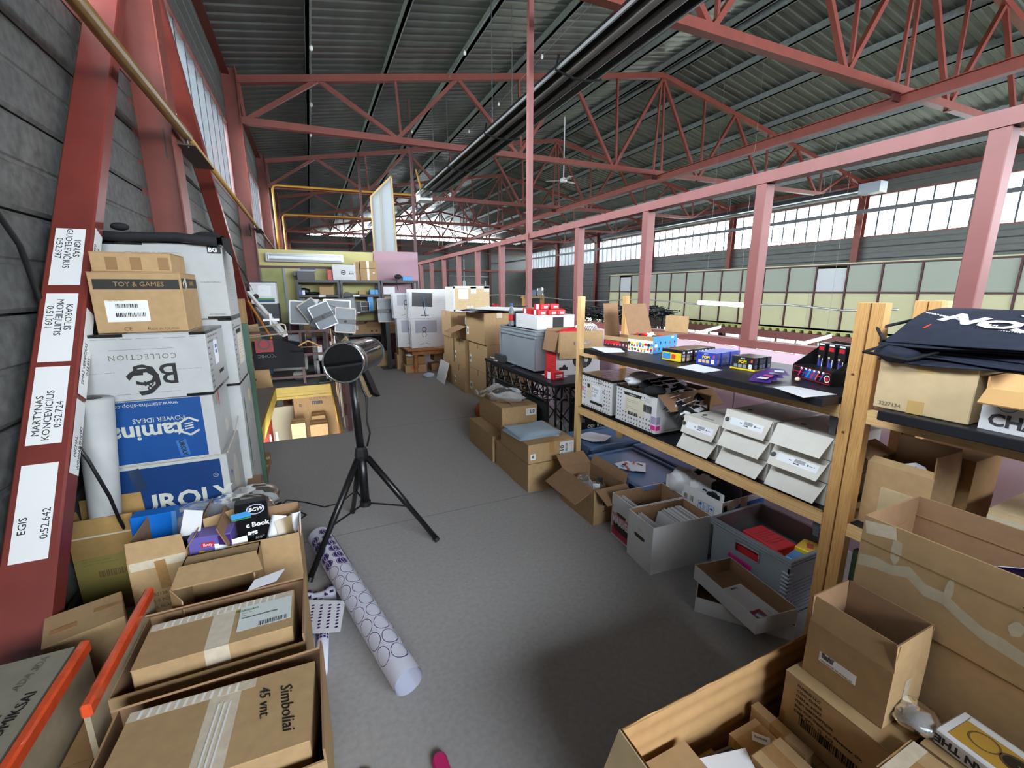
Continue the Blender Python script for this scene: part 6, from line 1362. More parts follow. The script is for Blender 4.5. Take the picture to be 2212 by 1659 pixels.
o = crumple(.12, .08, .05, .6, 61, 30, 18).obj('white_shirt', PAPER, loc=(2.10, 2.37, .975), smooth=True); tag(o, 'crumpled white shirt bulging from the clothing carton', 'shirt')
o = crumple(.07, .06, .03, .45, 64, 30, 18).obj('black_shirt', BLKC, loc=(1.99, 2.12, .955), smooth=True); tag(o, 'black shirt folded over the carton corner', 'shirt')
tag(MB().box(2.28, 1.93, ZL, 2.30, 2.05, .93).obj('cardboard_sheet', CBD), 'brown cardboard sheet standing behind the shirts', 'cardboard')
# ---- cream file boxes
def filebox(x, y0, y1, z, h, lab, label=False, ang=52, hole=True, ln=.062):
    fr = AB(x, y0, z, x+.36, y1, z+h); r = carton(fr, lab, CBK, tape=None, seam=False, name='file_box', group='cream file boxes'); d = fr.d/2-.002; w = fr.w/2; a = R(ang)
    L_ = h*1.02 if ang < 45 else h*.95
    # front flap hinged on the top front edge, swung out
    q = [(-w, d, h), (-w, -d, h), (-w-math.sin(a)*L_, -d+.012, h-math.cos(a)*L_), (-w-math.sin(a)*L_, d-.012, h-math.cos(a)*L_)]
    f = MB().plate(q[::-1], .0025).obj('front_flap', CBK, r)
    MB().box(-w-.001, -.03, h*.30, -w+.001, .03, h*.42).obj('finger_hole', mat('hole brown', '#5a4630', .9), r)
    if label:
        n = (V(q[1])-V(q[0])).cross(V(q[3])-V(q[0])).normalized(); cx = (V(q[0])+V(q[1])+V(q[2])+V(q[3]))/4
        xa = V((0, -1, 0)); ya = (V(q[0])-V(q[3])).normalized(); ya = (ya-xa*ya.dot(xa)).normalized(); zz = xa.cross(ya)
        m = Matrix((xa, ya, zz)).transposed().to_4x4(); m.translation = cx+zz*.0008
        MB().box(-.085, -.02, 0, .1, .018, .0004).obj('label_sheet', PAPER, r).matrix_local = m
        bb = MB(); x = 0
        for k in range(14): bb.box(-.005+k*.0034, -.004, .0005, -.005+k*.0034+.0018, .014, .0008)
        bb.box(-.005, -.012, .0005, .02, -.007, .0008).box(-.03, -.002, .0005, -.018, .002, .0008).box(.06, 0, .0005, .085, .002, .0008).box(.052, -.003, .0005, .058, .006, .0008).obj('barcode', mat('label grey ink', '#4d4d52', .6), r).matrix_local = m
        MB().poly([(-.105+.013*math.cos(2*PI*k/14), .013*math.sin(2*PI*k/14), .0005) for k in range(14)], .0004, (0, 0, 1)).obj('round_print', DGREY, r).matrix_local = m
    return r, fr
H = .104
rows = ((1.03, 1.285, 3, 'right'), (1.305, 1.57, 3, 'middle'), (1.60, 1.85, 2, 'left'))
for (y0, y1, n, nm) in rows:
    for k in range(n):
        topk = k == n-1; lvl = {0: 'bottom', 1: 'middle' if n == 3 else 'top', 2: 'top'}[k]
        lb = (nm, k) in (('right', 1), ('middle', 2), ('left', 1))
        r, fr = filebox(1.985, y0, y1, ZL+.0+k*(H+.001), H, '%s cream file box of the %s column on the lower board' % (lvl, nm), lb, 38 if not topk or nm == 'right' else 22)
        if topk: MB().poly([(-.09+.016*math.cos(a), .06+.012*math.sin(a), H+.0005) for a in [2*PI*j/12 for j in range(12)]], .0006, (0, 0, 1)).obj('finger_hole', INK, r); ltr(r, fr, 't', .12, .5, .018, 'ELLONIOM' if nm != 'right' else 'up', INKF, rot=-90)
# ================================================================ right unit contents and foreground right
fr = AB(1.955, .695, .6605, 2.16, .925, .925); fr = AB(1.99, .692, .6605, 2.19, .90, .925)
r = carton(fr, 'open brown carton with blister card on the lower board right of the double post', CB, opn={'b': (65, .085), 'r': (-3, .085), 'f': (-4, .08), 'l': (-45, .03)}, t=.004)
sheet(r, fr, 'l', .52, .22, .075, .03, PAPER); bars_(r, fr, 'l', .42, .24, .025, .012); ltr(r, fr, 'l', .55, .17, .006, 'Bitty POP - series', INKF)
bc = MB().poly([(-.04, -.035, 0), (.04, -.035, 0), (.04, .02, 0), (.02, .045, 0), (-.02, .045, 0), (-.04, .02, 0)], .002, (0, 0, 1)).obj('blister_card', PAPER, loc=(2.07, .78, .90), rot=(R(40), R(-20), R(-50))); tag(bc, 'white blister card lying in the open carton on the right unit', 'card')
MB().box(.0, -.02, .0025, .03, .005, .004).obj('printed_patch', mat('amber print', '#b5692a', .5), bc); MB().box(-.03, -.01, .0025, -.005, .01, .004).obj('printed_patch', GREY, bc); MB().box(-.015, .022, .0025, .015, .028, .003).obj('hang_hole', CBD, bc)
fr = AB(2.12, .32, .6605, 2.5, .58, .84); r = carton(fr, 'brown carton wrapped in glossy clear tape at the back of the lower board', CBP, tapem=TAPEC)
for v in (.25, .55, .8): sheet(r, fr, 'l', .5, v, fr.d*1.0, .035, TAPEC, name='tape', rot=(v-.5)*6)
sheet(r, fr, 'f', .5, .6, fr.w, .06, TAPEC, name='tape'); blotch(r, fr, 'l', .6, .4, .1, .03, TAPE, seed=3, off=.002)
tag(MB().box(2.2, .66, .6605, 2.42, .88, .97).obj('carton_block', CBD), 'darker carton behind the open one on the lower board', 'box')
carton(AB(2.05, .0, .6605, 2.45, .28, .86), 'dim brown carton deep on the lower board of the right unit', CBD)
# top board: pale carton, cloth bags, vegetable carton
fr = AB(1.862, .60, 1.176, 2.30, .862, 1.352); fr = AB(1.862, .598, 1.176, 2.3, .86, 1.36); r = carton(fr, 'pale brown carton printed 3227134 on the right shelf top', CBP, tape=None)
sheet(r, fr, 'l', .5, .9, .045, .036, mat('tan tape', '#c7a468', .35), name='tape'); sheet(r, fr, 'l', .47, .13, .045, .046, MATS['tan tape'], name='tape'); ltr(r, fr, 'l', .19, .1, .019, '3227134', INKF)
bgs = thing('cloth_bags', 'pile of folded navy cloth bags with white print on the pale carton', 'bags', (2.05, .66, 1.40), rot=(0, R(-15), 0))
for k in range(9):
    zz = .004+.009*k; wob = random.Random(k).uniform(-.02, .02); b = MB(); 
    def fn(u, v, k=k, wob=wob): 
        e = 1-(2*v-1)**6
        return V((-.19+.40*u+wob+.015*math.sin(v*6+k), -.25+.45*v+wob, .010*k+.010*math.sin(u*5+k)*math.sin(v*4)+.022*math.sin(PI*u)*(k/9)))
    b.grid(fn, 16, 12); b.grid(lambda u, v: fn(u, 1-v)-V((0, 0, .007)), 16, 12)
    for s in (0, 1):
        b.grid(lambda u, v: fn(s, v)-V((.004*math.sin(PI*u)*(1 if s == 0 else -1), 0, .007*u)), 3, 12)
        b.grid(lambda u, v: fn(u, s)-V((0, 0, .007*v)), 16, 2)
    b.obj('bag_fold', NAVY, bgs, smooth=True)
# white print on the top bag
def onbag(me, x, y, rot, sc=1, m_=WINK):
    me = me.copy(); me.materials.clear(); me.materials.append(m_)
    for v_ in me.vertices:
        p = Matrix.Rotation(rot, 3, 'Z') @ (v_.co*sc); p = V((p.x+x, p.y+y, 0)); u = (p.x+.19)/.40; vv = (p.y+.25)/.45
        v_.co = V((p.x, p.y, .080+.010*math.sin(u*5+8)*math.sin(vv*4)+.022*math.sin(PI*max(0, min(1, u)))*(8/9)+.004+v_.co.z))
    o = bpy.data.objects.new('lettering', me); COL.objects.link(o); o.parent = bgs; return o
onbag(textmesh('www.comicpoint.com', .026), .0, .07, R(70)); onbag(textmesh('ICON', .13, bold=.005), -.02, -.05, R(72)); onbag(textmesh('A', .10, bold=.003), .12, -.08, R(40)); onbag(textmesh('.........', .03), -.10, -.08, R(74))
b = MB().tube([(-.19, .18, .06), (-.26, .22, .05), (-.24, .10, .03), (-.2, .04, .05), (-.12, .12, .075)], .006, 6).tube([(-.18, .2, .07), (-.1, .26, .085), (0, .2, .09)], .006, 6); b.obj('strap', BLKC, bgs, smooth=True)
crumple(.055, .07, .035, .4, 8).obj('folded_end', NAVY, bgs, loc=(-.17, .15, .03), smooth=True)
MB().box(-.1, .12, .096, -.03, .125, .098).obj('orange_print', ORANGE, bgs)
fr = AB(1.86, .12, 1.176, 2.3, .575, 1.30); r = carton(fr, 'white vegetable carton with big CHAZZ lettering and brown lid flap', CBW, opn={'l': (118, .075), 'b': (5, .04)}, inner=mat('orange tan cardboard', '#c79d66', .75), flapmat=MATS['brown cardboard'], t=.005)
ltr(r, fr, 'l', .22, .22, .055, 'CHAZZ', INK, align='LEFT', off=.002, bold=.0015) if 0 else ltr(r, fr, 'l', .04, .27, .052, 'CHAZZ', mat('charcoal print', '#3b3a40', .6), bold=.0016, align='LEFT')
disc(r, fr, 'l', .12, .72, .026, .024, INKF); 
for u, v in ((.3, .8), (.42, .72), (.36, .62)): blotch(r, fr, 'l', u, v, .03, .02, mat('leaf print', '#355a35', .6), seed=int(u*100), n=7)
blotch(r, fr, 'l', .42, .07, .03, .012, MATS['leaf print'], seed=8); disc(r, fr, 'l', .12, .72, .010, .0085, INKF)
paper_ = MB().plate([(0, 0, 0), (0, -.25, .0), (.05, -.25, .3), (.05, 0, .3)], .006).obj('white_board', WHITE, loc=(2.36, .54, 1.176)); 
q = [PX(2170, 685, 2.33), PX(2230, 695, 2.33), PX(2260, 480, 2.33), PX(2205, 565, 2.33)]
paper_.location = (2.36, .50, 1.176); tag(paper_, 'white board standing at the right edge of the picture', 'board')
for o in (paper_,): o.data = MB().plate([(0, 0, 0), (0, -.3, 0), (0, -.3, .7), (0, -.12, .55), (0, .0, .36)][:1]+[(0, -.35, 0), (.04, -.35, .5), (.04, .04, .5)], .008).mesh('white_board', WHITE)

tag(MB().box(1.92, .52, 1.3605, 2.26, .80, 1.385).obj('folded_bag', NAVY, bevel=.008), 'bottom folded navy bag flat on the pale carton under the tilted pile', 'bag')
# big box with purple packs in front of the right unit
fr = AB(1.54, -.25, .615, 1.86, .678, .90); r = carton(fr, 'large brown box with torn tape holding glossy purple packs', CB, opn={}, t=.006)
tb_ = mat('torn paper scar', '#b3a68d', .85, noise=(30, .08))
b = MB(); n = 22
pts = [(-.46+.93*i/n, .13+.03*math.sin(i*.55)-.05*i/n+.008*math.sin(i*2.7)) for i in range(n+1)]
vs = []; 
for i, (x, y) in enumerate(pts): vs += [(x, y-.018-.004*math.sin(i*1.9), 0), (x, y+.018+.004*math.sin(i*2.3+1), 0)]
b.add(vs, [(2*i, 2*i+2, 2*i+3, 2*i+1) for i in range(n)]); o = b.obj('torn_paper_strip', tb_, r); o.matrix_local = facemat(fr, 'l', .5, 0, .0008)
for (u, v, w_, h_, sd) in ((.10, .74, .025, .10, 2), (.24, .60, .022, .09, 4), (.38, .52, .028, .05, 6), (.6, .36, .05, .04, 8)): blotch(r, fr, 'l', u, v, w_, h_, tb_, seed=sd, off=.001)
sheet(r, fr, 'l', .05, .9, .08, .04, TAPEC, name='tape', rot=12); MB().box(-.163, -.462, .200, -.1615, .462, .2035).obj('crease', CBD, r); MB().box(.150, -.462, .215, .1535, .462, .218).obj('crease', CBD, r); MB().box(-.1, .4555, .20, .12, .458, .203).obj('crease', CBD, r)
o = crumple(.012, .009, .008, .6, 6, 8, 6).obj('torn_cardboard_scrap', CBP, r, smooth=False); o.location = (-.17, -.26, .075)
rnd = random.Random(9); PG = mat('glossy dark violet', '#1a1030', .12, coat=.6)
for k in range(8):
    x = 1.62+.16*rnd.random(); y = .44-.085*k; o = MB().box(-.055, -.09, 0, .055, .09, .003).obj('blister_pack', PG, loc=(x, y, .765+.012*k % .03+.02), rot=(R(rnd.uniform(-24, -5)), R(rnd.uniform(-14, 14)), R(rnd.uniform(-40, 40)))); tag(o, 'glossy dark violet pack in the large torn box, '+('nearest its left corner', 'second from its left corner', 'third from its left corner', 'fourth from its left corner', 'fifth from its left corner', 'sixth from its left corner', 'seventh from its left corner', 'farthest to the right')[k], 'pack', 'glossy violet packs')
    MB().box(-.055, -.09, .003, .055, -.088, .0035).box(-.055, .088, .003, .055, .09, .0035).box(-.055, -.09, .003, -.053, .09, .0035).box(.053, -.09, .003, .055, .09, .0035).obj('white_border', PAPER, o); MB().box(-.02, -.05, .003, .02, -.03, .0034).obj('printed_patch', PURP, o)
o = MB().lathe([(0, -.018), (.018, -.012), (.02, 0), (.014, .012), (0, .016)], (1.66, .30, .82), 14).obj('black_knob', BLK, smooth=True); tag(o, 'round black knob among the violet packs', 'stopper')  # a round black knob lying among the packs
# hidden support and lower large carton
carton(AB(1.552, -.35, 0, 1.915, .50, .612), 'large plain brown carton under the box with torn tape', CB, tape=None)
tag(MB().box(1.50, .69, .60, 1.60, .73, .93).obj('cardboard_sheet', CBP), 'narrow cardboard piece standing at the corner of the big box', 'cardboard') if 0 else None
fr = AB(1.60, .685, .0, 1.9, .72, .78); o = MB().box(0, 0, 0, .012, .10, .88).obj('cardboard_sheet', CBP, loc=(1.865, .69, 0)); tag(o, 'tall pale cardboard piece between big box and double post', 'cardboard')
o = crumple(.02, .03, .06, .5, 12).obj('crumpled_film', WBAG, loc=(1.88, .82, .62), smooth=True); o.location = (1.90, .80, .06); tag(o, 'crumpled white film scrap behind the big box', 'film')

# foreground corrugated bin
bx0, bx1, by0, by1, bz = .68, 1.52, -.35, .765, .40
r = thing('corrugated_bin', 'large corrugated cardboard bin in the foreground holding cartons', 'bin', ((bx0+bx1)/2, (by0+by1)/2, 0)); w, d = (bx1-bx0)/2, (by1-by0)/2
CRG = mat('corrugated liner', '#b38d60', .8, noise=(24, .06), spec=.2)
def corrwall(x0, y0, x1, y1, z0, z1, nrm):
    b = MB(); nx, ny = nrm; n = 40
    def f(u, v):
        zz = z0+(z1-z0)*v; k = .003*math.sin(zz*2*PI/.06)+.0015*math.sin(u*60)*0
        return V((x0+(x1-x0)*u+nx*(.004+k), y0+(y1-y0)*u+ny*(.004+k), zz+(.006*math.sin(u*23)*(1 if v > .99 else 0))))
    b.grid(f, 20, n); b.grid(lambda u, v: V((x0+(x1-x0)*(1-u)-nx*.004, y0+(y1-y0)*(1-u)-ny*.004, z0+(z1-z0)*v)), 20, 2)
    b.box(min(x0, x1)-abs(nx)*.004, min(y0, y1)-abs(ny)*.004, z1-.003, max(x0, x1)+abs(nx)*.004, max(y0, y1)+abs(ny)*.004, z1); return b
corrwall(w, d, -w, d, 0, bz, (0, -1)).obj('wall', CRG, r, smooth=True); corrwall(-w, d, -w, -d, 0, bz, (1, 0)).obj('wall', CRG, r, smooth=True)
MB().box(w-.008, -d, 0, w, d, bz).obj('wall', CRG, r); MB().box(-w, -d, 0, w, -d+.008, bz).obj('wall', CRG, r); MB().box(-w, -d, 0, w, d, .006).obj('bottom', CRG, r)
MB().plate([(-w-.002, d, bz), (-w-.002, -d, bz), (-w-.10, -d, bz-.14), (-w-.09, d-.02, bz-.14)], .006).obj('flap', CBP, r)
tag(MB().tube([(bx0+.0, by1-.004, bz+.004), (bx0+.2, by1-.004, bz+.004), (bx1, by1-.004, bz+.004)], .003, 5).obj('rim_edge', CBP), 'pale cut edge', 'edge') if 0 else None
def fill(z): return z
# printed carton on a hidden support
carton(AB(1.24, .40, .007, 1.51, .70, .215), 'hidden brown carton under the printed one in the corrugated bin', CBD, tape=None)
fr = AB(1.27, .40, .2165, 1.505, .69, .418); r = carton(fr, 'brown carton with black printed text and barcode in the corrugated bin', CB, tape='y')
for i, t in enumerate(('FUNKO LLC', 'COO: CHINA', 'ITEM #: 64362', 'ITEM DESCRIPTION:', 'Bitty POP: Deadpool- Sleepover 4PK', 'CASE QTY:   12   PCS')): ltr(r, fr, 'l', .14 if 1 else .1, .90-.09*i, .0125, t, INK, align='LEFT')
bars_(r, fr, 'l', .5, .34, .17, .03, n=40); ltr(r, fr, 'l', .80, .12, .012, 'FAC-07767', INK); sheet(r, fr, 'l', .03, .15, .015, .05, TAPE, name='tape')
fr = AB(1.322, .30, .4195, 1.51, .674, .60); fr = AB(1.32, .455, .4195, 1.505, .672, .60)
r = carton(fr, 'brown carton with raised flaps and white label standing on the printed carton', CB, opn={'l': (-10, .078), 'f': (-3, .08), 'r': (2, .08), 'b': (3, .08)}, t=.004, fm=0)
sheet(r, fr, 'l', .42, .47, .10, .032, PAPER); bars_(r, fr, 'l', .30, .50, .032, .014); ltr(r, fr, 'l', .30, .545, .007, 'GA    77214', INK); ltr(r, fr, 'l', .42, .41, .0055, 'Funko: Bitty POP: AC - Monsters, Asst.', INKF)
sheet(r, fr, 'f', .5, .35, .03, .12, TAPEC, name='tape')
# cartons low in the bin
def low(x0, y0, x1, y1, zt, lab, **k): return carton(AB(x0, y0, .007, x1, y1, zt), lab, **k)
low(.74, .42, .90, .735, .28, 'brown carton at the left inside the corrugated bin', tape='x')
low(1.04, .36, 1.165, .62, .285, 'brown carton in the middle of the corrugated bin', tape='y')
fr = AB(1.07, .625, .007, 1.19, .715, .24); r = carton(fr, 'small brown carton with white assortment label in the bin', CB, tape='x'); sheet(r, fr, 't', .62, .4, .05, .03, PAPER, rot=-50, off=.001); ltr(r, fr, 't', .62, .42, .011, 'Sortime', INK, rot=-50, off=.002)
carton(AB(1.20, .56, .007, 1.235, .74, .26), 'brown carton with glossy tape beside the printed carton', CB)
o = MB().box(-.07, -.05, 0, .07, .05, .05).obj('black_pack', BLK, loc=(.98, .66, .18), rot=(R(10), R(-6), R(-10)), bevel=.01); tag(o, 'black glossy pack under the white sheet in the bin', 'pack')
low(.905, .45, 1.03, .74, .175, 'dim brown carton under the black pack in the bin', tape=None)
paper('white sheet lying on the black pack in the bin', [V((.905, .69, .262)), V((.90, .635, .262)), V((1.03, .600, .268)), V((1.055, .65, .268))])
fr = AB(1.06, .12, .007, 1.31, .39, .46); fr = Fr(1.24, .30, .007, .23, .25, .45, R(-2)); fr = AB(1.175, .10, .007, 1.335, .40, .44)
r = carton(fr, 'taped brown carton in front of the printed one, bottom edge of the picture', CB, tape='y', tapew=.05); ltr(r, fr, 'l', .5, .5, .02, 'FUNKO LLC', INK)
sheet(r, fr, 't', .5, .93, .16, .03, TAPEC, name='tape', off=.001)
fr = AB(1.345, .0, .007, 1.515, .385, .44); carton(fr, 'brown carton supporting the boxed glasses in the bin', CB, tape=None)
fr = AB(1.355, -.02, .442, 1.51, .375, .485); fr = Fr(1.43, .20, .442, .13, .34, .045, R(-4)); r = simple(fr, 'white boxed toy with printed panel in clear film, right bottom corner', 'box', mat('white gloss carton', '#dfe1e6', .25, coat=.4), 'product_box')
sheet(r, fr, 't', .52, .5, .11, .3, mat('sand gold print', '#b9913f', .3), name='printed_panel'); sheet(r, fr, 't', .85, .5, .02, .3, SHEET, name='printed_panel', off=.001); disc(r, fr, 't', .5, .62, .03, .002, mat('dark lens print', '#2c2a26', .1), off=.0012, sx=.7); disc(r, fr, 't', .5, .40, .034, .002, MATS['dark lens print'], off=.0012, sx=.8); disc(r, fr, 't', .5, .80, .03, .026, INKBR, off=.0014); disc(r, fr, 't', .5, .62, .034, .028, CHROME, off=.0014, sx=.8)
ltr(r, fr, 'l', .35, .5, .028, 'THE MANDALORIAN THE CHILD', INK, rot=180, bold=.001) ; sheet(r, fr, 'l', .72, .3, .05, .025, SHEET, off=.001)
o = crumple(.05, .05, .03, .6, 33, 24, 14).obj('clear_film', FILM, loc=(1.40, .42, .46), smooth=True); tag(o, 'crumpled clear film beside the boxed toy', 'film')
# two small things at the bottom picture edge
o = MB().poly([(-.028, -.05, 0), (.028, -.05, 0), (.026, .03, 0), (.012, .045, 0), (-.012, .045, 0), (-.026, .03, 0)], .02, (0, 0, 1)).obj('rubber_toe', mat('magenta rubber', '#c2296a', .5), loc=(.262, 1.17, .03), bevel=.008)
o.data.name = 'slipper'; o.name = 'slipper'; o.location.z = .0; tag(o, 'magenta slipper toe at the bottom edge of the picture', 'slipper')
o = MB().poly([(-.03, -.06, 0), (.04, -.06, 0), (.035, .02, 0), (0, .035, 0)], .015, (0, 0, 1)).obj('yellow_scrap', mat('yellow foam', '#c9c23c', .6), loc=(.01, 1.235, 0), bevel=.004); tag(o, 'yellow foam scrap at the bottom edge of the picture', 'scrap')
# floor crumbs
cr = MB(); rnd = random.Random(5)
for k in range(60):
    x, y = rnd.uniform(-.1, 1.9), rnd.uniform(1.3, 6.5); s_ = rnd.uniform(.002, .005); cr.box(x, y, 0, x+s_*rnd.uniform(.5, 2.5), y+s_, .0012)
o = cr.obj('floor_crumbs', mat('pale crumbs', '#c9c9c6', .8)); tag(o, 'tiny paper scraps scattered on the grey floor', 'litter', kind='stuff')
# ================================================================ left side: carton stack by the wall
def bc(fr, lab, **k):
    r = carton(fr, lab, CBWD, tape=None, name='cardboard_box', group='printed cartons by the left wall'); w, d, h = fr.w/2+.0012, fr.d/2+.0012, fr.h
    b = MB(); 
    for (x0, y0, x1, y1, z0, z1) in ((-w, -d, -w+fr.w*.42, d, h-.014, h+.001), (w-.07, -d, w, d, h-.014, h+.001), (w-.12, -d, w, d, -.0, .014)): b.box(x0, y0, z0, x1, y1, z1)
    b.obj('black_tape', MATS['black film tape'], r)['kind'] = 'stuff'; return r
YF = 2.76
pal = thing('pallet', 'rough wooden pallet under the carton stack by the left wall', 'pallet', (-.83, 3.55, 0))
for x in (-.33, 0, .30): MB().box(x-.04, -.85, .022, x+.04, .95, .10).obj('bearer', OAK if 0 else mat('weathered wood', '#9b7d58', .8, noise=(12, .2)), pal)
for y in [-.85+.2*k for k in range(9)]: MB().box(-.36, y, .1005, .36, y+.12, .12).obj('plank', MATS['weathered wood'], pal)
for x in (-.33, 0, .30): MB().box(x-.05, -.85, .0, x+.05, .95, .0215).obj('skid', MATS['weathered wood'], pal)
o = MB().bar((0, 0, 0), (-.12, .35, .42), .07, .03, up=V((1, 0, 0))).obj('wooden_plank', MATS['weathered wood'], loc=(-.43, 3.18, .0)); tag(o, 'rough wooden plank leaning at the lower right of the carton stack', 'plank')
o = MB().bar((0, 0, 0), (-.02, .22, .30), .05, .08, up=V((1, 0, 0))).obj('wooden_plank', mat('dark weathered wood', '#5b4632', .8), loc=(-.44, 3.05, .05)); tag(o, 'short dark wooden plank at the foot of the carton stack', 'plank')
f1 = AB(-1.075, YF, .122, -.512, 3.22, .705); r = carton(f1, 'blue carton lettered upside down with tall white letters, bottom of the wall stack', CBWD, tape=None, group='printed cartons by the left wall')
sheet(r, f1, 'f', .49, .50, f1.w*.90, f1.h*.92, mat('dark carton blue', '#0f3468', .4, noise=(8, .1)), name='blue_print'); ltr(r, f1, 'f', .62, .60, .135, 'UROLY', mat('worn cream print', '#b9bbb0', .6), bold=.004, off=.002); disc(r, f1, 'f', .89, .80, .012, .010, MATS['worn cream print']); ltr(r, f1, 'f', .89, .80, .012, 'R', MATS['worn cream print'])
for sx_ in (.24,): sheet(r, f1, 'f', .28, .86, .05, .12, mat('dark clear tape', '#2b3b55', .15, coat=.6), name='tape', rot=12, off=.0012)
blotch(r, f1, 'r', .5, .6, .16, .3, mat('scuffed paper', '#c3bfb4', .8), seed=5); ltr(r, f1, 'r', .2, .75, .06, 'R', INKB, rot=40); blotch(r, f1, 'r', .55, .3, .1, .12, mat('grey scuff', '#a9a7a0', .8), seed=9, off=.001)
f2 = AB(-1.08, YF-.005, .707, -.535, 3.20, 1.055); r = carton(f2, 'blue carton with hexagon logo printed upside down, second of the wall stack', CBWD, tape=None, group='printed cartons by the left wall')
sheet(r, f2, 'f', .46, .5, f2.w*.88, f2.h*.95, mat('bright carton blue', '#124584', .4, noise=(8, .08)), name='blue_print')
G_ = MATS['worn cream print']; ltr(r, f2, 'f', .44, .50, .115, 'tamina', G_, rot=180, bold=.003, off=.002); hexlogo(r, f2, 'f', .78, .52, .048, G_, off=.002); ltr(r, f2, 'f', .55, .68, .035, 'POWER IDEAS', G_, rot=180, off=.002); ltr(r, f2, 'f', .45, .91, .03, 'www.stamina-shop.com', G_, rot=180, off=.002)
sheet(r, f2, 'f', .70, .19, .045, .09, mat('clear label film', '#3c6ba8', .2, coat=.5), name='tape', off=.0012, rot=8); ltr(r, f2, 'f', .70, .19, .028, 'UROLY', INK, rot=-82, off=.003, bold=.001)
blotch(r, f2, 'r', .35, .85, .03, .09, REDP, seed=3); lines_(r, f2, 'r', .2, .85, .05, .06, 4, INKF, rot=90); blotch(r, f2, 'r', .6, .3, .1, .1, MATS['scuffed paper'], seed=15)
tag(MB().tube([(-.505, YF+.01, .71), (-.50, YF+.25, .74), (-.50, 3.22, .80)], .004, 5).tube([(-1.07, YF-.008, .706), (-.51, YF-.008, .706)], .004, 5).obj('string', mat('string', '#b3ab9c', .8)), 'thin string tied around the blue cartons', 'string')
f3 = AB(-1.10, YF-.03, 1.057, -.52, 3.21, 1.392); r = bc(f3, 'white carton with monogram printed upside down, third of the wall stack')
ltr(r, f3, 'f', .60, .40, .15, 'BG', INK, rot=180, bold=.001, off=.002); ltr(r, f3, 'f', .52, .32, .19, 'C', INK, rot=205, bold=.002, off=.0024); ltr(r, f3, 'f', .54, .22, .07, '&', INK, rot=180, off=.0026)
ltr(r, f3, 'f', .53, .66, .038, 'COLLECTION', INKF, rot=180, sp=1.25); b = sheet(r, f3, 'f', .53, .77, .26, .0015, INKF, name='printed_line'); sheet(r, f3, 'f', .53, .10, .26, .0015, INKF, name='printed_line'); lines_(r, f3, 'f', .5, .93, .5, .012, 1, INKF); lines_(r, f3, 'f', .82, .44, .14, .01, 1, INKF); lines_(r, f3, 'f', .2, .44, .14, .01, 1, INKF)
flower(r, f3, 'r', .06, .10, 2, 8, .028, .03); flower(r, f3, 'r', .10, .82, 9, 2, .03, .028); sheet(r, f3, 'r', .45, .62, .10, .14, PAPER); ltr(r, f3, 'r', .45, .66, .03, 'KAP\nPAT', INKB, off=.002); sheet(r, f3, 'r', .62, .25, .13, .02, INK, name='black_bar')
# toy & games carton on top
f4 = AB(-1.06, 2.78, 1.395, -.608, 3.14, 1.60); f4 = AB(-.972, 2.80, 1.394, -.602, 3.14, 1.692); r = carton(f4, 'tan carton with black TOY & GAMES band on the wall stack', CB, tape=None)
sheet(r, f4, 'f', .51, .80, .345, .05, mat('black band print', '#1b1713', .6), name='black_band'); ltr(r, f4, 'f', .53, .80, .032, 'TOY & GAMES', mat('gold brown print', '#9c7846', .6), off=.002); sheet(r, f4, 'r', .5, .82, .32, .05, MATS['black band print'], name='black_band'); ltr(r, f4, 'r', .6, .82, .03, 'GAMES', MATS['gold brown print'], off=.002)
sheet(r, f4, 'f', .36, .36, .17, .105, SHEET); bars_(r, f4, 'f', .36, .45, .09, .02); bars_(r, f4, 'f', .39, .30, .12, .02); lines_(r, f4, 'f', .36, .54, .14, .012, 2); ltr(r, f4, 'f', .33, .06, .028, 'CE', INKBR); ltr(r, f4, 'f', .72, .05, .016, 'MADE IN POLAND', INKBR); ltr(r, f4, 'f', .56, .07, .02, 'II', INKBR)
sheet(r, f4, 'r', .18, .80, .07, .05, TAPEC, name='tape', rot=25, off=.002); blotch(r, f4, 'r', .15, .78, .04, .04, BLK, seed=4, off=.003)
f5 = AB(-.962, 2.84, 1.694, -.64, 3.12, 1.79); r = carton(f5, 'flat tan carton with dark tape patches on the TOY & GAMES carton', CB, tape=None)
for u in (.25, .55, .9): sheet(r, f5, 'f', u, .42, .045, .062, mat('brown tape patch', '#8a6740', .4), name='tape')
# white cartons behind
f6 = AB(-1.12, 3.24, 1.0, -.47, 3.66, 1.43); r = bc(f6, 'white flower printed carton in the row behind, under the top one'); flower(r, f6, 'r', .08, .08, 2, 12, .03, .032); flower(r, f6, 'r', .08, .85, 11, 1, .03, .03); sheet(r, f6, 'r', .55, .78, .2, .025, INK, name='black_bar'); sheet(r, f6, 'r', .6, .5, .2, .2, MATS['yellowish label']); lines_(r, f6, 'r', .6, .5, .16, .14, 8); 
f7 = AB(-1.12, 3.22, 1.432, -.465, 3.60, 1.87); r = bc(f7, 'white monogram carton, topmost of the row behind, black cloth on it'); ltr(r, f7, 'f', .56, .70, .12, 'S', INK); lines_(r, f7, 'f', .5, .88, .28, .006, 1, INKF); ltr(r, f7, 'f', .88, .5, .014, 'COLLECTION.EU', INKF); ltr(r, f7, 'f', .9, .06, .014, 'ACCESSORIES', INKF); sheet(r, f7, 'f', .94, .93, .07, .04, INK, name='black_bar'); ltr(r, f7, 'f', .93, .93, .035, 'BG', PAPER, off=.002, bold=.001)
lines_(r, f7, 'r', .4, .4, .1, .3, 9, INKF)
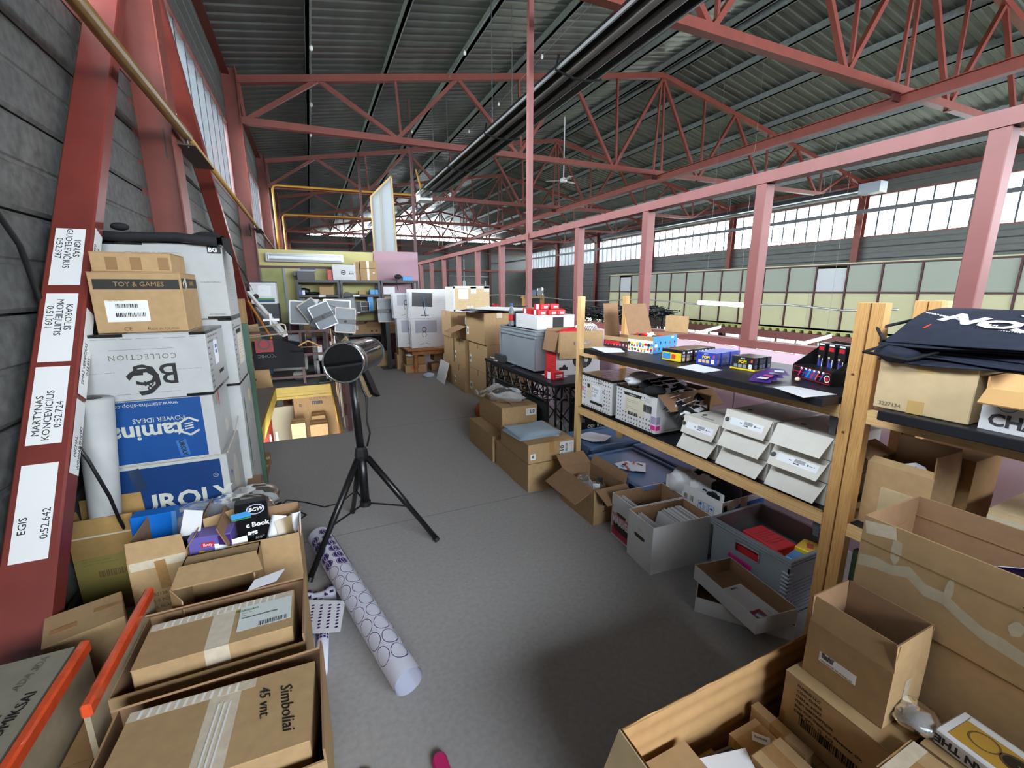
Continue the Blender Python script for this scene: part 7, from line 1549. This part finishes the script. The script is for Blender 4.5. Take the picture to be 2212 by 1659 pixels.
f8 = AB(-1.1, 3.24, .122, -.47, 3.72, .998); r = carton(f8, 'tall scuffed white carton behind the blue ones', CBWD, tape=None); blotch(r, f8, 'r', .7, .85, .12, .12, mat('yellowed tape', '#d8d0a0', .5), seed=2); blotch(r, f8, 'r', .3, .25, .14, .2, MATS['grey scuff'], seed=12); sheet(r, f8, 'r', .2, .6, .03, .5, mat('green edge print', '#2f6b55', .5), name='green_strip')
tag(MB().box(-1.05, 3.80, .0, -.45, 3.83, 1.36).obj('green_board', mat('grey green board', '#3f5b4a', .6)), 'grey green board standing behind the carton stack', 'board')
carton(AB(-.62, 3.86, .9, -.44, 4.1, 1.5) if 0 else AB(-.78, 3.84, 0, -.47, 4.02, 1.54), 'tall orange brown carton behind the green board', CBD, tape=None)
o = MB(); o.grid(lambda u, v: V((-.36+.72*u, -.20+.40*v, .05*math.sin(PI*v)*(.7+.3*math.sin(u*9))+.018*math.sin(u*14+v*5)+.02)), 30, 14); o.grid(lambda u, v: V((-.36+.72*u, .20-.40*v, 0)), 2, 2)
cl_ = o.obj('black_cloth', BLKC, loc=(-.82, 3.40, 1.874), smooth=True); tag(cl_, 'black cloth bundle lying on the topmost white carton', 'cloth')
o = MB(); o.grid(lambda u, v: V((.36+.03*u+.10*v*v, -.15-.06*v+.10*u, .045-.32*v*(.6+.4*u)-.02*math.sin(v*7))), 8, 12); o.obj('hanging_strap', BLKC, cl_, smooth=True); MB().tube([(-.3, -.21, .03), (-.1, -.22, .02), (.15, -.22, .03), (.34, -.22, .01)], .025, 8).obj('hem', BLKC, cl_, smooth=True); crumple(.04, .03, .02, .4, 3).obj('knot', BLKC, cl_, loc=(-.12, -.15, .08), smooth=True)
# big white paper roll between brace and stack
RA, RB = V((-1.085, 2.685, .01)), V((-.985, 2.655, 1.10))
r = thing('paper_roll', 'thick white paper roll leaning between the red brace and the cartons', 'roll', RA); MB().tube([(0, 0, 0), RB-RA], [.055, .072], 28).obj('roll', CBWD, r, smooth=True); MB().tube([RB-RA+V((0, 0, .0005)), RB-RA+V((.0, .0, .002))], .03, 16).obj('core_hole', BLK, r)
tag(MB().tube([(-1.02, 2.45, 1.0), (-.98, 2.47, .85), (-.945, 2.50, .65), (-.95, 2.56, .5), (-.96, 2.63, .40), (-.96, 2.66, .2)], .008, 6).obj('cable', CABLE, smooth=True), 'black cable in front of the white paper roll', 'cable')
# big clear bag
o = crumple(.27, .11, .10, .5, 91, 44, 26).obj('clear_bag', FILM, loc=(-.56, 2.60, .40), smooth=True, rot=(R(18), 0, 0)); tag(o, 'big crumpled clear plastic bag in front of the lower blue carton', 'bag')
o = crumple(.14, .12, .06, .5, 92, 26, 16).obj('clear_bag', FILM, loc=(-.42, 2.75, .42), smooth=True); tag(o, 'smaller lump of clear film hanging over the open cartons', 'film')
# open cartons
DIMCB = mat('dim cardboard', '#a0804f', .8, noise=(20, .1), spec=.2)
fr = AB(-1.17, 2.60, 0, -.905, 2.752, .43); r = carton(fr, 'open brown carton with faint olive print behind the red brace', DIMCB, opn={'f': (2, .085), 'b': (0, .13), 'l': (10, .08)}, t=.004)
sheet(r, fr, 'f', .5, .42, fr.w*.98, .26, mat('olive faded print', '#8a7c3f', .8), name='printed_panel'); lines_(r, fr, 'f', .5, .68, .2, .05, 3, INKBR); bars_(r, fr, 'f', .55, .50, .12, .035, INKBR); sheet(r, fr, 'f', .5, .98, .25, .008, TAPEC, name='tape', off=.001)
bl_ = AB(-.90, 2.60, .12, -.70, 2.72, .56); r = simple(AB(-.895, 2.50, .26, -.715, 2.58, .525), 'glossy blue box standing in the open brown carton', 'box', mat('glossy blue', '#1668c0', .25), 'product_box'); fb2 = AB(-.895, 2.50, .26, -.715, 2.58, .525)
sheet(r, fb2, 'f', .93, .5, .02, .27, mat('mixed blue print', '#4c83b8', .4), name='printed_panel', rot=-4); lines_(r, fb2, 'f', .5, .12, .14, .02, 2, PAPER, t=.004)
fr = AB(-.825, 2.20, 0, -.612, 2.615, .46); r = carton(fr, 'open brown carton with raised front flap and dim print, blue box in it', CB, opn={'f': (3, .085), 'r': (35, .07), 'l': (-2, .06)}, t=.004)
for i, t in enumerate(('#52138', 'KK 5 PCS', 'MODEL BLASTER', 'COLOR: MIX')): ltr(r, fr, 'f', .42, .60-.07*i, .020, t, INKBR)
sheet(r, fr, 'f', .5, .93, .2, .04, TAPEC, name='tape', rot=2); sheet(r, fr, 'f', .55, .8, .04, .14, TAPE, name='tape', rot=4, off=.001)
MB().box(-.088, -.09, .0, .088, .07, .001)
r = simple(Fr(-.52, 2.26, .30, .17, .10, .20, R(-4)), 'purple toy box with yellow lettering between the open cartons', 'toy box', mat('soft violet print', '#6a5fa6', .4), 'toy_box'); ff = Fr(0, 0, 0, .17, .10, .20)
ltr(r, ff, 'f', .5, .55, .045, 'POP!', YELP, bold=.003, rot=-6, off=.002); ltr(r, ff, 'f', .45, .80, .02, 'Bitty', PAPER, off=.003); sheet(r, ff, 'f', .45, .80, .05, .022, REDP, name='printed_panel', off=.001); sheet(r, ff, 'f', .85, .82, .05, .06, INKP, name='printed_panel', off=.001)
carton(AB(-.606, 2.17, 0, -.43, 2.34, .297), 'brown carton under the purple toy box', CB, tape=None)
o = MB().plate([(-.05, 0, 0), (.03, 0, 0), (.05, .02, .10), (-.02, .02, .12)], .003).obj('white_flap', CBW, loc=(-.60, 2.28, .49)); tag(o, 'white carton flap sticking up beside the purple toy box', 'cardboard')
# open-fronted carton lying before them
x0, x1, y0, y1, z0, z1 = -.60, -.315, 1.90, 2.14, .12, .46
r = thing('cardboard_box', 'empty brown carton lying on its side with a dark opening', 'box', ((x0+x1)/2, (y0+y1)/2, 0)); w, d = (x1-x0)/2, (y1-y0)/2
MB().box(-w, -d, 0, -w+.005, d, z1).box(w-.005, -d, 0, w, d, z1).box(-w, -d, z1-.005, w, d, z1).box(-w, d-.005, 0, w, d, z1).box(-w, -d, 0, w, d, .005).obj('body', CB, r)
MB().plate([(-w, -d, z1+.001), (w+.03, -d, z1+.001), (w, -d+.10, z1+.035), (-w+.01, -d+.10, z1+.035)], .004).obj('flap', CB, r); MB().plate([(-w, -d, .2), (-w, -d, z1), (-w+.05, -d-.06, z1-.02), (-w+.05, -d-.06, .2)], .004).obj('flap', CB, r)
# right open carton with papers and the black comic bag box
fr = AB(-.455, 2.15, 0, -.15, 2.45, .44); fr = AB(-.45, 2.16, 0, -.155, 2.42, .455); r = carton(fr, 'open brown carton with papers and a black box, nearest the patterned roll', CB, opn={'b': (10, .04), 'r': (8, .03), 'l': (20, .10)}, t=.004)
sheet(r, fr, 'b', .5, .98, .25, .01, TAPEC, name='tape')
q = Fr(-.355, 2.30, .30, .135, .06, .30, R(3)); r = simple(q, 'black comic bag box with white lettering standing in the open carton', 'box', mat('black gloss carton', '#101114', .3), 'product_box')
ltr(r, q, 'f', .63, .62, .034, 'c Book', WINK, bold=.0012); ltr(r, q, 'f', .45, .49, .034, 'ags', WINK, bold=.0012); ltr(r, q, 'f', .6, .38, .018, '. 10½"', WINK, shear=.3); disc(r, q, 'f', .62, .88, .026, .022, mat('ring print', '#b9c6e0', .4), sx=1.5, off=.001); ltr(r, q, 'f', .62, .88, .026, 'BCW', WINK, shear=.25, off=.002, bold=.0008); sheet(r, q, 'f', .16, .82, .08, .028, LBLUE, name='printed_panel', off=.001, rot=3); sheet(r, q, 'f', .16, .755, .08, .006, GREENP, name='printed_panel', off=.001, rot=3); blotch(r, q, 'f', .4, .06, .1, .02, INKF, seed=3)
for i, (x, y, zz, rx, rz, w_, h_, m_, lab) in enumerate(((-.44, 2.20, .42, 70, 10, .13, .12, PAPER, 'white folded sheet in front of the black comic bag box'), (-.26, 2.28, .46, 60, -30, .08, .12, PAPER, 'crumpled white sheet right of the black box'), (-.21, 2.25, .45, 65, 30, .09, .13, mat('photo print', '#8f7a56', .3), 'sand coloured photo print sticking out of the open carton'), (-.175, 2.30, .45, 70, -10, .05, .12, PAPER, 'rolled white paper at the right edge of the open carton'), (-.50, 2.34, .48, 85, 25, .13, .16, CB, 'brown cardboard divider left of the black box'))):
    b = MB(); cv = .02 if i in (1, 3) else .004; b.grid(lambda u, v: V((-w_/2+w_*u, -h_/2+h_*v, cv*math.sin(PI*u)*2)), 8, 6); b.grid(lambda u, v: V((-w_/2+w_*u, h_/2-h_*v, cv*math.sin(PI*u)*2-.0015)), 8, 6)
    o = b.obj('paper_sheet' if m_ != CB else 'cardboard_divider', m_, loc=(x, y, zz-.02), rot=(R(rx), 0, R(rz)), smooth=True); tag(o, lab, 'paper' if m_ != CB else 'cardboard')
# nested cartons in the foreground
def frame(fr, lab, bflap, ln):
    return carton(fr, lab, CB, opn={'b': bflap}, t=.006)
fo = AB(-.665, 1.475, 0, -.125, 1.855, .40); r = carton(fo, 'open outer brown carton around the white labelled carton', CB, opn={'b': (-52, .06), 'r': (-4, .03)}, t=.006)
ltr(r, fo, 'b', .75, .9, .03, '45 vnt', INK)
fi = AB(-.62, 1.53, .007, -.165, 1.74, .435); r = carton(fi, 'closed brown carton with shipping label in the farther outer carton', CB, tape='y', tapem=TAPEC, tapew=.07)
sheet(r, fi, 't', .5, .90, fi.w*.98, .035, TAPEC, name='tape', off=.001); sheet(r, fi, 't', .80, .52, .17, .13, mat('pale mint label', '#d6dedb', .4), off=.0022); bars_(r, fi, 't', .86, .28, .09, .022, off=.0032); lines_(r, fi, 't', .76, .62, .12, .05, 4, INKF, off=.0032); ltr(r, fi, 't', .66, .73, .012, 'VETERINARAS', GREENP, off=.0032); ltr(r, fi, 't', .76, .52, .008, 'PAULIUS VALKOSKAS 867700006', INK, off=.0032)
for k in range(16): sheet(r, fi, 't', .10+.05*k, .90, .006, .03, mat('painted tape glint', '#e8e6e2', .08), name='painted_glint', off=.002, rot=-4)  # pale strips painted as glints of light on the tape
paper('white torn note on the far rim of the labelled cartons', [V((-.31, 1.84, .455)), V((-.33, 1.78, .452)), V((-.23, 1.80, .452)), V((-.20, 1.87, .456))])
fo = AB(-.625, 1.02, 0, -.07, 1.43, .40); r = carton(fo, 'open outer brown carton around the carton marked by hand, nearest the camera', CB, opn={'b': (-50, .07), 'r': (-4, .03)}, t=.006)
fi = AB(-.575, 1.075, .007, -.10, 1.345, .435); fi.yaw = R(-3); r = carton(fi, 'closed brown carton with handwriting and wide glossy tape inside the nearer outer carton', CB, tape='y', tapem=TAPEC, tapew=.08)
sheet(r, fi, 't', .33, .93, fi.w*.66, .032, TAPEC, name='tape', off=.001); ltr(r, fi, 't', .86, .48, .045, 'Simboliai', INK, rot=-82, shear=.3, off=.002); ltr(r, fi, 't', .73, .62, .04, '45 vnt.', INK, rot=-82, shear=.3, off=.002)
for k in range(12): sheet(r, fi, 't', .06+.045*k, .93, .007, .028, MATS['painted tape glint'], name='painted_glint', off=.002, rot=-6)  # painted glints across the far tape
for k in range(3): sheet(r, fi, 't', .47+.03*k, .4, .005, .2, MATS['painted tape glint'], name='painted_glint', off=.002, rot=-2)
# orange taped boards
o = MB().plate([(0, .28, .30), (0, -.28, .30), (0, -.28, .52), (0, .28, .53)], .012).obj('cardboard_side', CBG, loc=(-.665, 1.68, .0)); 
r = thing('taped_board', 'upright cardboard flap edged with bright orange tape, right one of two', 'cardboard', (-.662, 1.65, 0)); bpy.data.objects.remove(o)
MB().box(-.014, -.27, 0, .0, .27, .46).obj('board', CBG, r); MB().box(-.02, -.272, .44, .006, .272, .482).obj('orange_tape', ORANGE, r, bevel=.006)
r = thing('taped_board', 'upright cardboard flap edged with dark orange tape, left one of two', 'cardboard', (-.775, 1.39, 0)); MB().box(-.012, -.30, 0, .0, .30, .46).obj('board', CBG, r); MB().box(-.018, -.303, .435, .01, .303, .478).obj('orange_tape', ORANGE, r, bevel=.006)
DKG = mat('grey backed cardboard', '#8b8473', .85, noise=(20, .08))
fr = AB(-1.06, .95, 0, -.80, 1.66, .45); fr = AB(-1.05, 1.08, 0, -.80, 1.68, .47); r = carton(fr, 'grey backed carton with handwritten words at the left picture edge', DKG, tape=None)
ltr(r, fr, 't', .62, .50, .040, 'MINIEČIŲ', INK, rot=84, off=.002); ltr(r, fr, 't', .84, .58, .038, 'KOMIKSAI', INK, rot=84, off=.002); ltr(r, fr, 't', .72, .86, .03, 'ADA SDA', INKF, rot=80, off=.0022, shear=.3)
fr = Fr(-.885, 1.955, 0, .22, .20, .40, R(20)); r = carton(fr, 'small brown carton with two tape scraps left of the orange tape', CB, tape=None, seam=False)
sheet(r, fr, 't', .25, .35, .07, .03, TAPE, name='tape'); sheet(r, fr, 't', .8, .55, .08, .025, TAPE, name='tape', rot=-8)
carton(AB(-.755, 1.12, 0, -.68, 1.66, .30), 'dark cardboard box between the two orange taped flaps', CBD, tape=None)
tag(MB().box(-.75, 1.0, .0, -.64, 1.11, .34).obj('film_edge', FILM), 'dark gap filled with clear film between the cartons', 'film')

# ---------------- patterned rolls on the floor
def ovals(n): pass
PR0, PR1 = P(690, 1160, .075), P(882, 1475, .062)
ax = PR1-PR0; ax.z = -.006; L_ = ax.length
r = thing('vinyl_roll', 'long white vinyl roll printed with purple ovals lying on the floor', 'roll', PR0); a = ax.normalized()
xr = V((0, 0, 1)).cross(a).normalized(); zr = a.cross(xr)*-1; zr = xr.cross(a)*-1 if xr.cross(a).z < 0 else xr.cross(a)
def rp(s, th, rad): return a*s+(xr*math.cos(th)+zr*math.sin(th))*rad
rad0, rad1 = .068, .062
b = MB()
def shell(u, v):
    s = L_*u; th = -.9+2*PI*1.12*v; rr = (rad0+(rad1-rad0)*u)*(1-.06*v) ; return rp(s, th, rr)
b.grid(shell, 24, 44); b.grid(lambda u, v: rp(L_*u, -.9+2*PI*v, (rad0+(rad1-rad0)*u)*.90), 6, 32); b.obj('sheet', mat('white vinyl', '#d9dcea', .3), r, smooth=True)
def ring(s, th, ls, lt, wd, m_, parent, fill=False, k=1.006):
    bb = MB(); n = 26; vs = []; R_ = (rad0+(rad1-rad0)*s/L_)
    for i in range(n):
        t_ = 2*PI*i/n
        for f_ in ((1, .0) if fill else (1, 1-wd)):
            vs.append(tuple(rp(s+math.cos(t_)*ls*f_, th+math.sin(t_)*lt*f_/R_, R_*k)))
    bb.add(vs, [(2*i, (2*i+2) % (2*n), (2*i+3) % (2*n), 2*i+1) for i in range(n)]); return bb.obj('oval_print', m_, parent)
for j, th in enumerate((.25, 1.35, 2.45)):
    s = .07+(.0 if j % 2 else .04)
    k = 0
    while s < L_-.07:
        if s < L_*.34:
            ring(s, th, .034, .030, .12, INKP, r); ring(s, th, .028, .024, 1, INKP, r, True, 1.008); ring(s, th, .030, .008, .25, PAPER, r, False, 1.012); s += .072
        else: ring(s+.012, th, .046, .034, .07, INKP, r); s += .098
        k += 1
b2 = thing('vinyl_roll', 'short white roll printed with small purple ovals beside the nested cartons', 'roll', P(694, 1400, .03)); q0, q1 = P(700, 1330, .035), P(692, 1455, .03); q0 -= b2.location; q1 -= b2.location
MB().tube([q0, q1], .028, 20).obj('sheet', MATS['white vinyl'], b2, smooth=True); MB().tube([q0+V((-.045, 0, -.008)), q1+V((-.03, 0, -.008))], .018, 16).obj('inner_sheet', MATS['white vinyl'], b2, smooth=True)
for j in range(4):
    for k in range(9):
        p = q0+(q1-q0)*(.05+.055*k); t_ = .6+.55*j; o = MB().tube([(0, -.005, 0), (0, .005, 0)], .007, 8).obj('oval_print', INKP, b2); o.location = p+V((math.cos(t_)*.0235, 0, math.sin(t_)*.0235))
b3 = thing('vinyl_roll', 'crumpled white roll printed with dark purple squares at the tripod foot', 'roll', P(690, 1282, .03)); b = MB(); b.grid(lambda u, v: V((-.09+.17*u, -.05+.1*v, .03*math.sin(PI*v)+.012*math.sin(u*9))), 16, 8); b.grid(lambda u, v: V((-.09+.17*u, .05-.1*v, .03*math.sin(PI*(1-v))-.003)), 16, 8); b.obj('sheet', MATS['white vinyl'], b3, smooth=True); b3.location.z = .006
for i in range(6):
    for j in range(2): o = MB().box(-.009, -.012, 0, .009, .012, .0015).obj('square_print', INKP, b3); o.location = (-.075+.027*i, -.022+.045*j, .0+.03*math.sin(PI*(.28+.45*j))+.012*math.sin((-.075+.027*i+.09)/.17*9)+.001)
q = [P(668, 1298, .075), P(655, 1368, .075), P(737, 1366, .07), P(743, 1298, .07)]
o = psheet('flat white sheet printed with rows of small purple ovals', [(668, 1296), (657, 1370), (735, 1365), (746, 1298)], lambda x, y: (x, y), z=.072)
cx_ = (q[0]+q[3])/2-q[0]; 
for i in range(4):
    for j in range(8):
        u, v = .14+.24*i, .15+.1*j; p = (q[0]*(1-u)*(1-v)+q[3]*u*(1-v)+q[1]*(1-u)*v+q[2]*u*v)-o.location
        s_ = MB().poly([(.0075*math.cos(a_), .0055*math.sin(a_), 0) for a_ in [2*PI*k/10 for k in range(10)]], .0006, (0, 0, 1)).box(-.0005, -.0055, .0006, .0005, .0055, .0008).obj('oval_print', INKP, o); s_.location = (p.x, p.y, .0006)

# ---------------- tripod heater
tc = V((.20, 2.70, 0)); th = thing('patio_heater', 'black tripod heater with chrome rimmed lamp head standing on the floor', 'heater', tc)
zc_ = .60
MB().tube([(0, 0, .26), (0, 0, .62)], .027, 16).obj('lower_tube', BLKM, th, smooth=True); MB().tube([(0, 0, .60), (-.02, .02, 1.16)], .023, 16).obj('pole', BLKM, th, smooth=True)
MB().lathe([(0, .56), (.036, .57), (.042, .60), (.036, .64), (.026, .655), (0, .655)], (0, 0, 0), 6).obj('collar', BLK, th); MB().lathe([(0, .25), (.035, .26), (.035, .29), (0, .30)], (0, 0, 0), 12).obj('hub', BLK, th)
for f_ in ((.609, 2.514), (-.150, 2.415), (.14, 3.139)):
    ft = V((f_[0], f_[1], 0))-tc; dd = V((ft.x, ft.y, 0)).normalized(); top = dd*.035+V((0, 0, .585)); e = ft+V((0, 0, .012))
    lg = MB().tube([top, top.lerp(e, .55), top.lerp(e, .56), e], [.0195, .0195, .0165, .0165], 12).obj('leg', BLKM, th, smooth=True); MB().tube([top.lerp(e, .97), e-V((0, 0, .003))], .0195, 12).obj('rubber_foot', BLK, lg)
    MB().tube([V((0, 0, .275))+dd*.03, top.lerp(e, .58)], .006, 8).obj('strut', BLKM, th)
H0, H1 = PY(742, 784, 2.52), PY(818, 752, 3.42); d = (H1-H0).normalized(); hd = Fr(0, 0, 0, 1, 1, 1); hl = .62; H0 = H0-tc; H1 = H0+d*hl
SMK = glassy('smoked glass', '#3a3a3c', .45, .04, 'Diffuse')
MB().tube([H0+d*.10, H1], .098, 36, caps=False).obj('glass_tube', SMK, th, smooth=True)
MB().tube([H0+d*.085, H0+d*.12], .104, 36, caps=False).obj('band', DGREY, th, smooth=True)
b = MB(); b.tube([H0, H0+d*.10], [.108, .103], 36, caps=False); b.obj('housing', mat('dark gloss housing', '#2a2a2d', .15, .5), th, smooth=True)
x_ = d.cross(V((0, 0, 1))).normalized(); y_ = x_.cross(d)
b = MB(); b.tube([H0+(x_*math.cos(k*PI/18)+y_*math.sin(k*PI/18))*.109 for k in range(37)], .006, 8, caps=False); b.obj('chrome_rim', CHROME, th, smooth=True)
b = MB(); b.tube([H1+(x_*math.cos(k*PI/18)+y_*math.sin(k*PI/18))*.1 for k in range(37)], .005, 8, caps=False); b.obj('end_rim', DGREY, th, smooth=True)
MB().tube([H0+d*.004, H0+d*.008], .103, 36).obj('black_glass', mat('black mirror glass', '#060608', .03, coat=1), th); MB().tube([H1-d*.006, H1-d*.003], .098, 36).obj('end_cap', mat('dark cap', '#2b2b2e', .3), th)
for k in range(5): MB().tube([H0+d*.12+(x_*math.cos(k*1.25)+y_*math.sin(k*1.25))*.07, H1-d*.02+(x_*math.cos(k*1.25)+y_*math.sin(k*1.25))*.07], .004, 6).obj('guard_wire', CHROME, th)
MB().tube([H0+d*.14, H1-d*.08], .012, 10).obj('heating_rod', mat('grey quartz', '#8f8c88', .3), th); MB().poly([(-.01, 0, 0), (.01, 0, 0), (0, .018, 0)], .001, (0, 0, 1)).obj('warning_mark', YELP, th).matrix_local = Matrix.Translation(H0+d*.07+y_*.106-x_*.02) @ Matrix((x_, d, y_)).transposed().to_4x4()
o = MB().box(-.018, -.028, 0, .018, .028, .0008).obj('warning_label', PAPER, th); o.matrix_local = Matrix.Translation(H0+d*.065+y_*.105-x_*.02) @ Matrix((x_, d, y_)).transposed().to_4x4()
me = textmesh('HEATER', .02).copy(); me.materials.append(WINK); o = bpy.data.objects.new('lettering', me); COL.objects.link(o); o.parent = th; o.matrix_local = Matrix.Translation(H0-d*.001) @ Matrix((x_, y_, -d)).transposed().to_4x4()
bpy.data.objects.remove(o)
MB().tube([H0+d*.25-V((0, 0, .09)), (.06, .06, .95), (.05, .04, .8), (.065, .05, .72), (.04, .03, .64)], .006, 8).obj('cable', CABLE, th, smooth=True)
tag(MB().tube([P(768, 1060, .05), P(735, 1087, .008), P(700, 1095, .008), P(660, 1085, .008), P(620, 1080, .008), P(600, 1100, .008)], .005, 8).obj('power_cable', CABLE, smooth=True), 'black cable from the tripod heater across the floor', 'cable')
tag(MB().tube([P(565, 1095, .008), P(600, 1128, .008), P(640, 1128, .008), P(662, 1112, .008), P(640, 1102, .008), P(610, 1105, .008), P(585, 1118, .008), P(600, 1085, .02)], .0045, 8).tube([P(560, 1020, .01), P(572, 1045, .008), P(562, 1062, .01)], .0045, 8).obj('power_cable', CABLE, smooth=True), 'tangle of black cable beside the cartons', 'cable')
for (x, y, rz, lab) in ((598, 1092, 20, 'black inline switch with white mark on the floor'), (622, 1118, -60, 'black plug connector lying on the cable tangle')):
    p = P(x, y, .004); r = thing('cable_connector', lab, 'connector', p, R(rz)); MB().box(-.035, -.012, 0, .035, .012, .022).obj('body', BLK, r, bevel=.006)
    if rz == 20: MB().box(-.008, -.006, .0222, .008, .006, .0228).obj('switch_mark', PAPER, r)

# ---- print that lies on a label, band or panel belongs to it
HOSTS = ('label_sheet', 'black_band', 'blue_print', 'printed_panel', 'red_end', 'black_bar', 'printed_patch')
SMALL = ('lettering', 'barcode', 'printed_line', 'round_print', 'window_print', 'wand_print', 'printed_bar', 'small_print', 'bird_print')
for root in [o for o in SC.objects if o.parent is None and o.type == 'EMPTY']:
    ch = list(root.children); hosts = [c for c in ch if c.name.split('.')[0] in HOSTS and c.type == 'MESH']
    for c in ch:
        if c.name.split('.')[0] not in SMALL or c in hosts: continue
        best = None
        for h in hosts:
            p = h.matrix_local.inverted() @ c.matrix_local.translation; bb = [V(b) for b in h.bound_box]
            if abs(p.z) < .006 and bb[0].x <= p.x <= bb[6].x and bb[0].y <= p.y <= bb[6].y:
                ar = (bb[6].x-bb[0].x)*(bb[6].y-bb[0].y)
                if best is None or ar < best[0]: best = (ar, h)
        if best:
            m = best[1].matrix_local.inverted() @ c.matrix_local; c.parent = best[1]; c.matrix_local = m
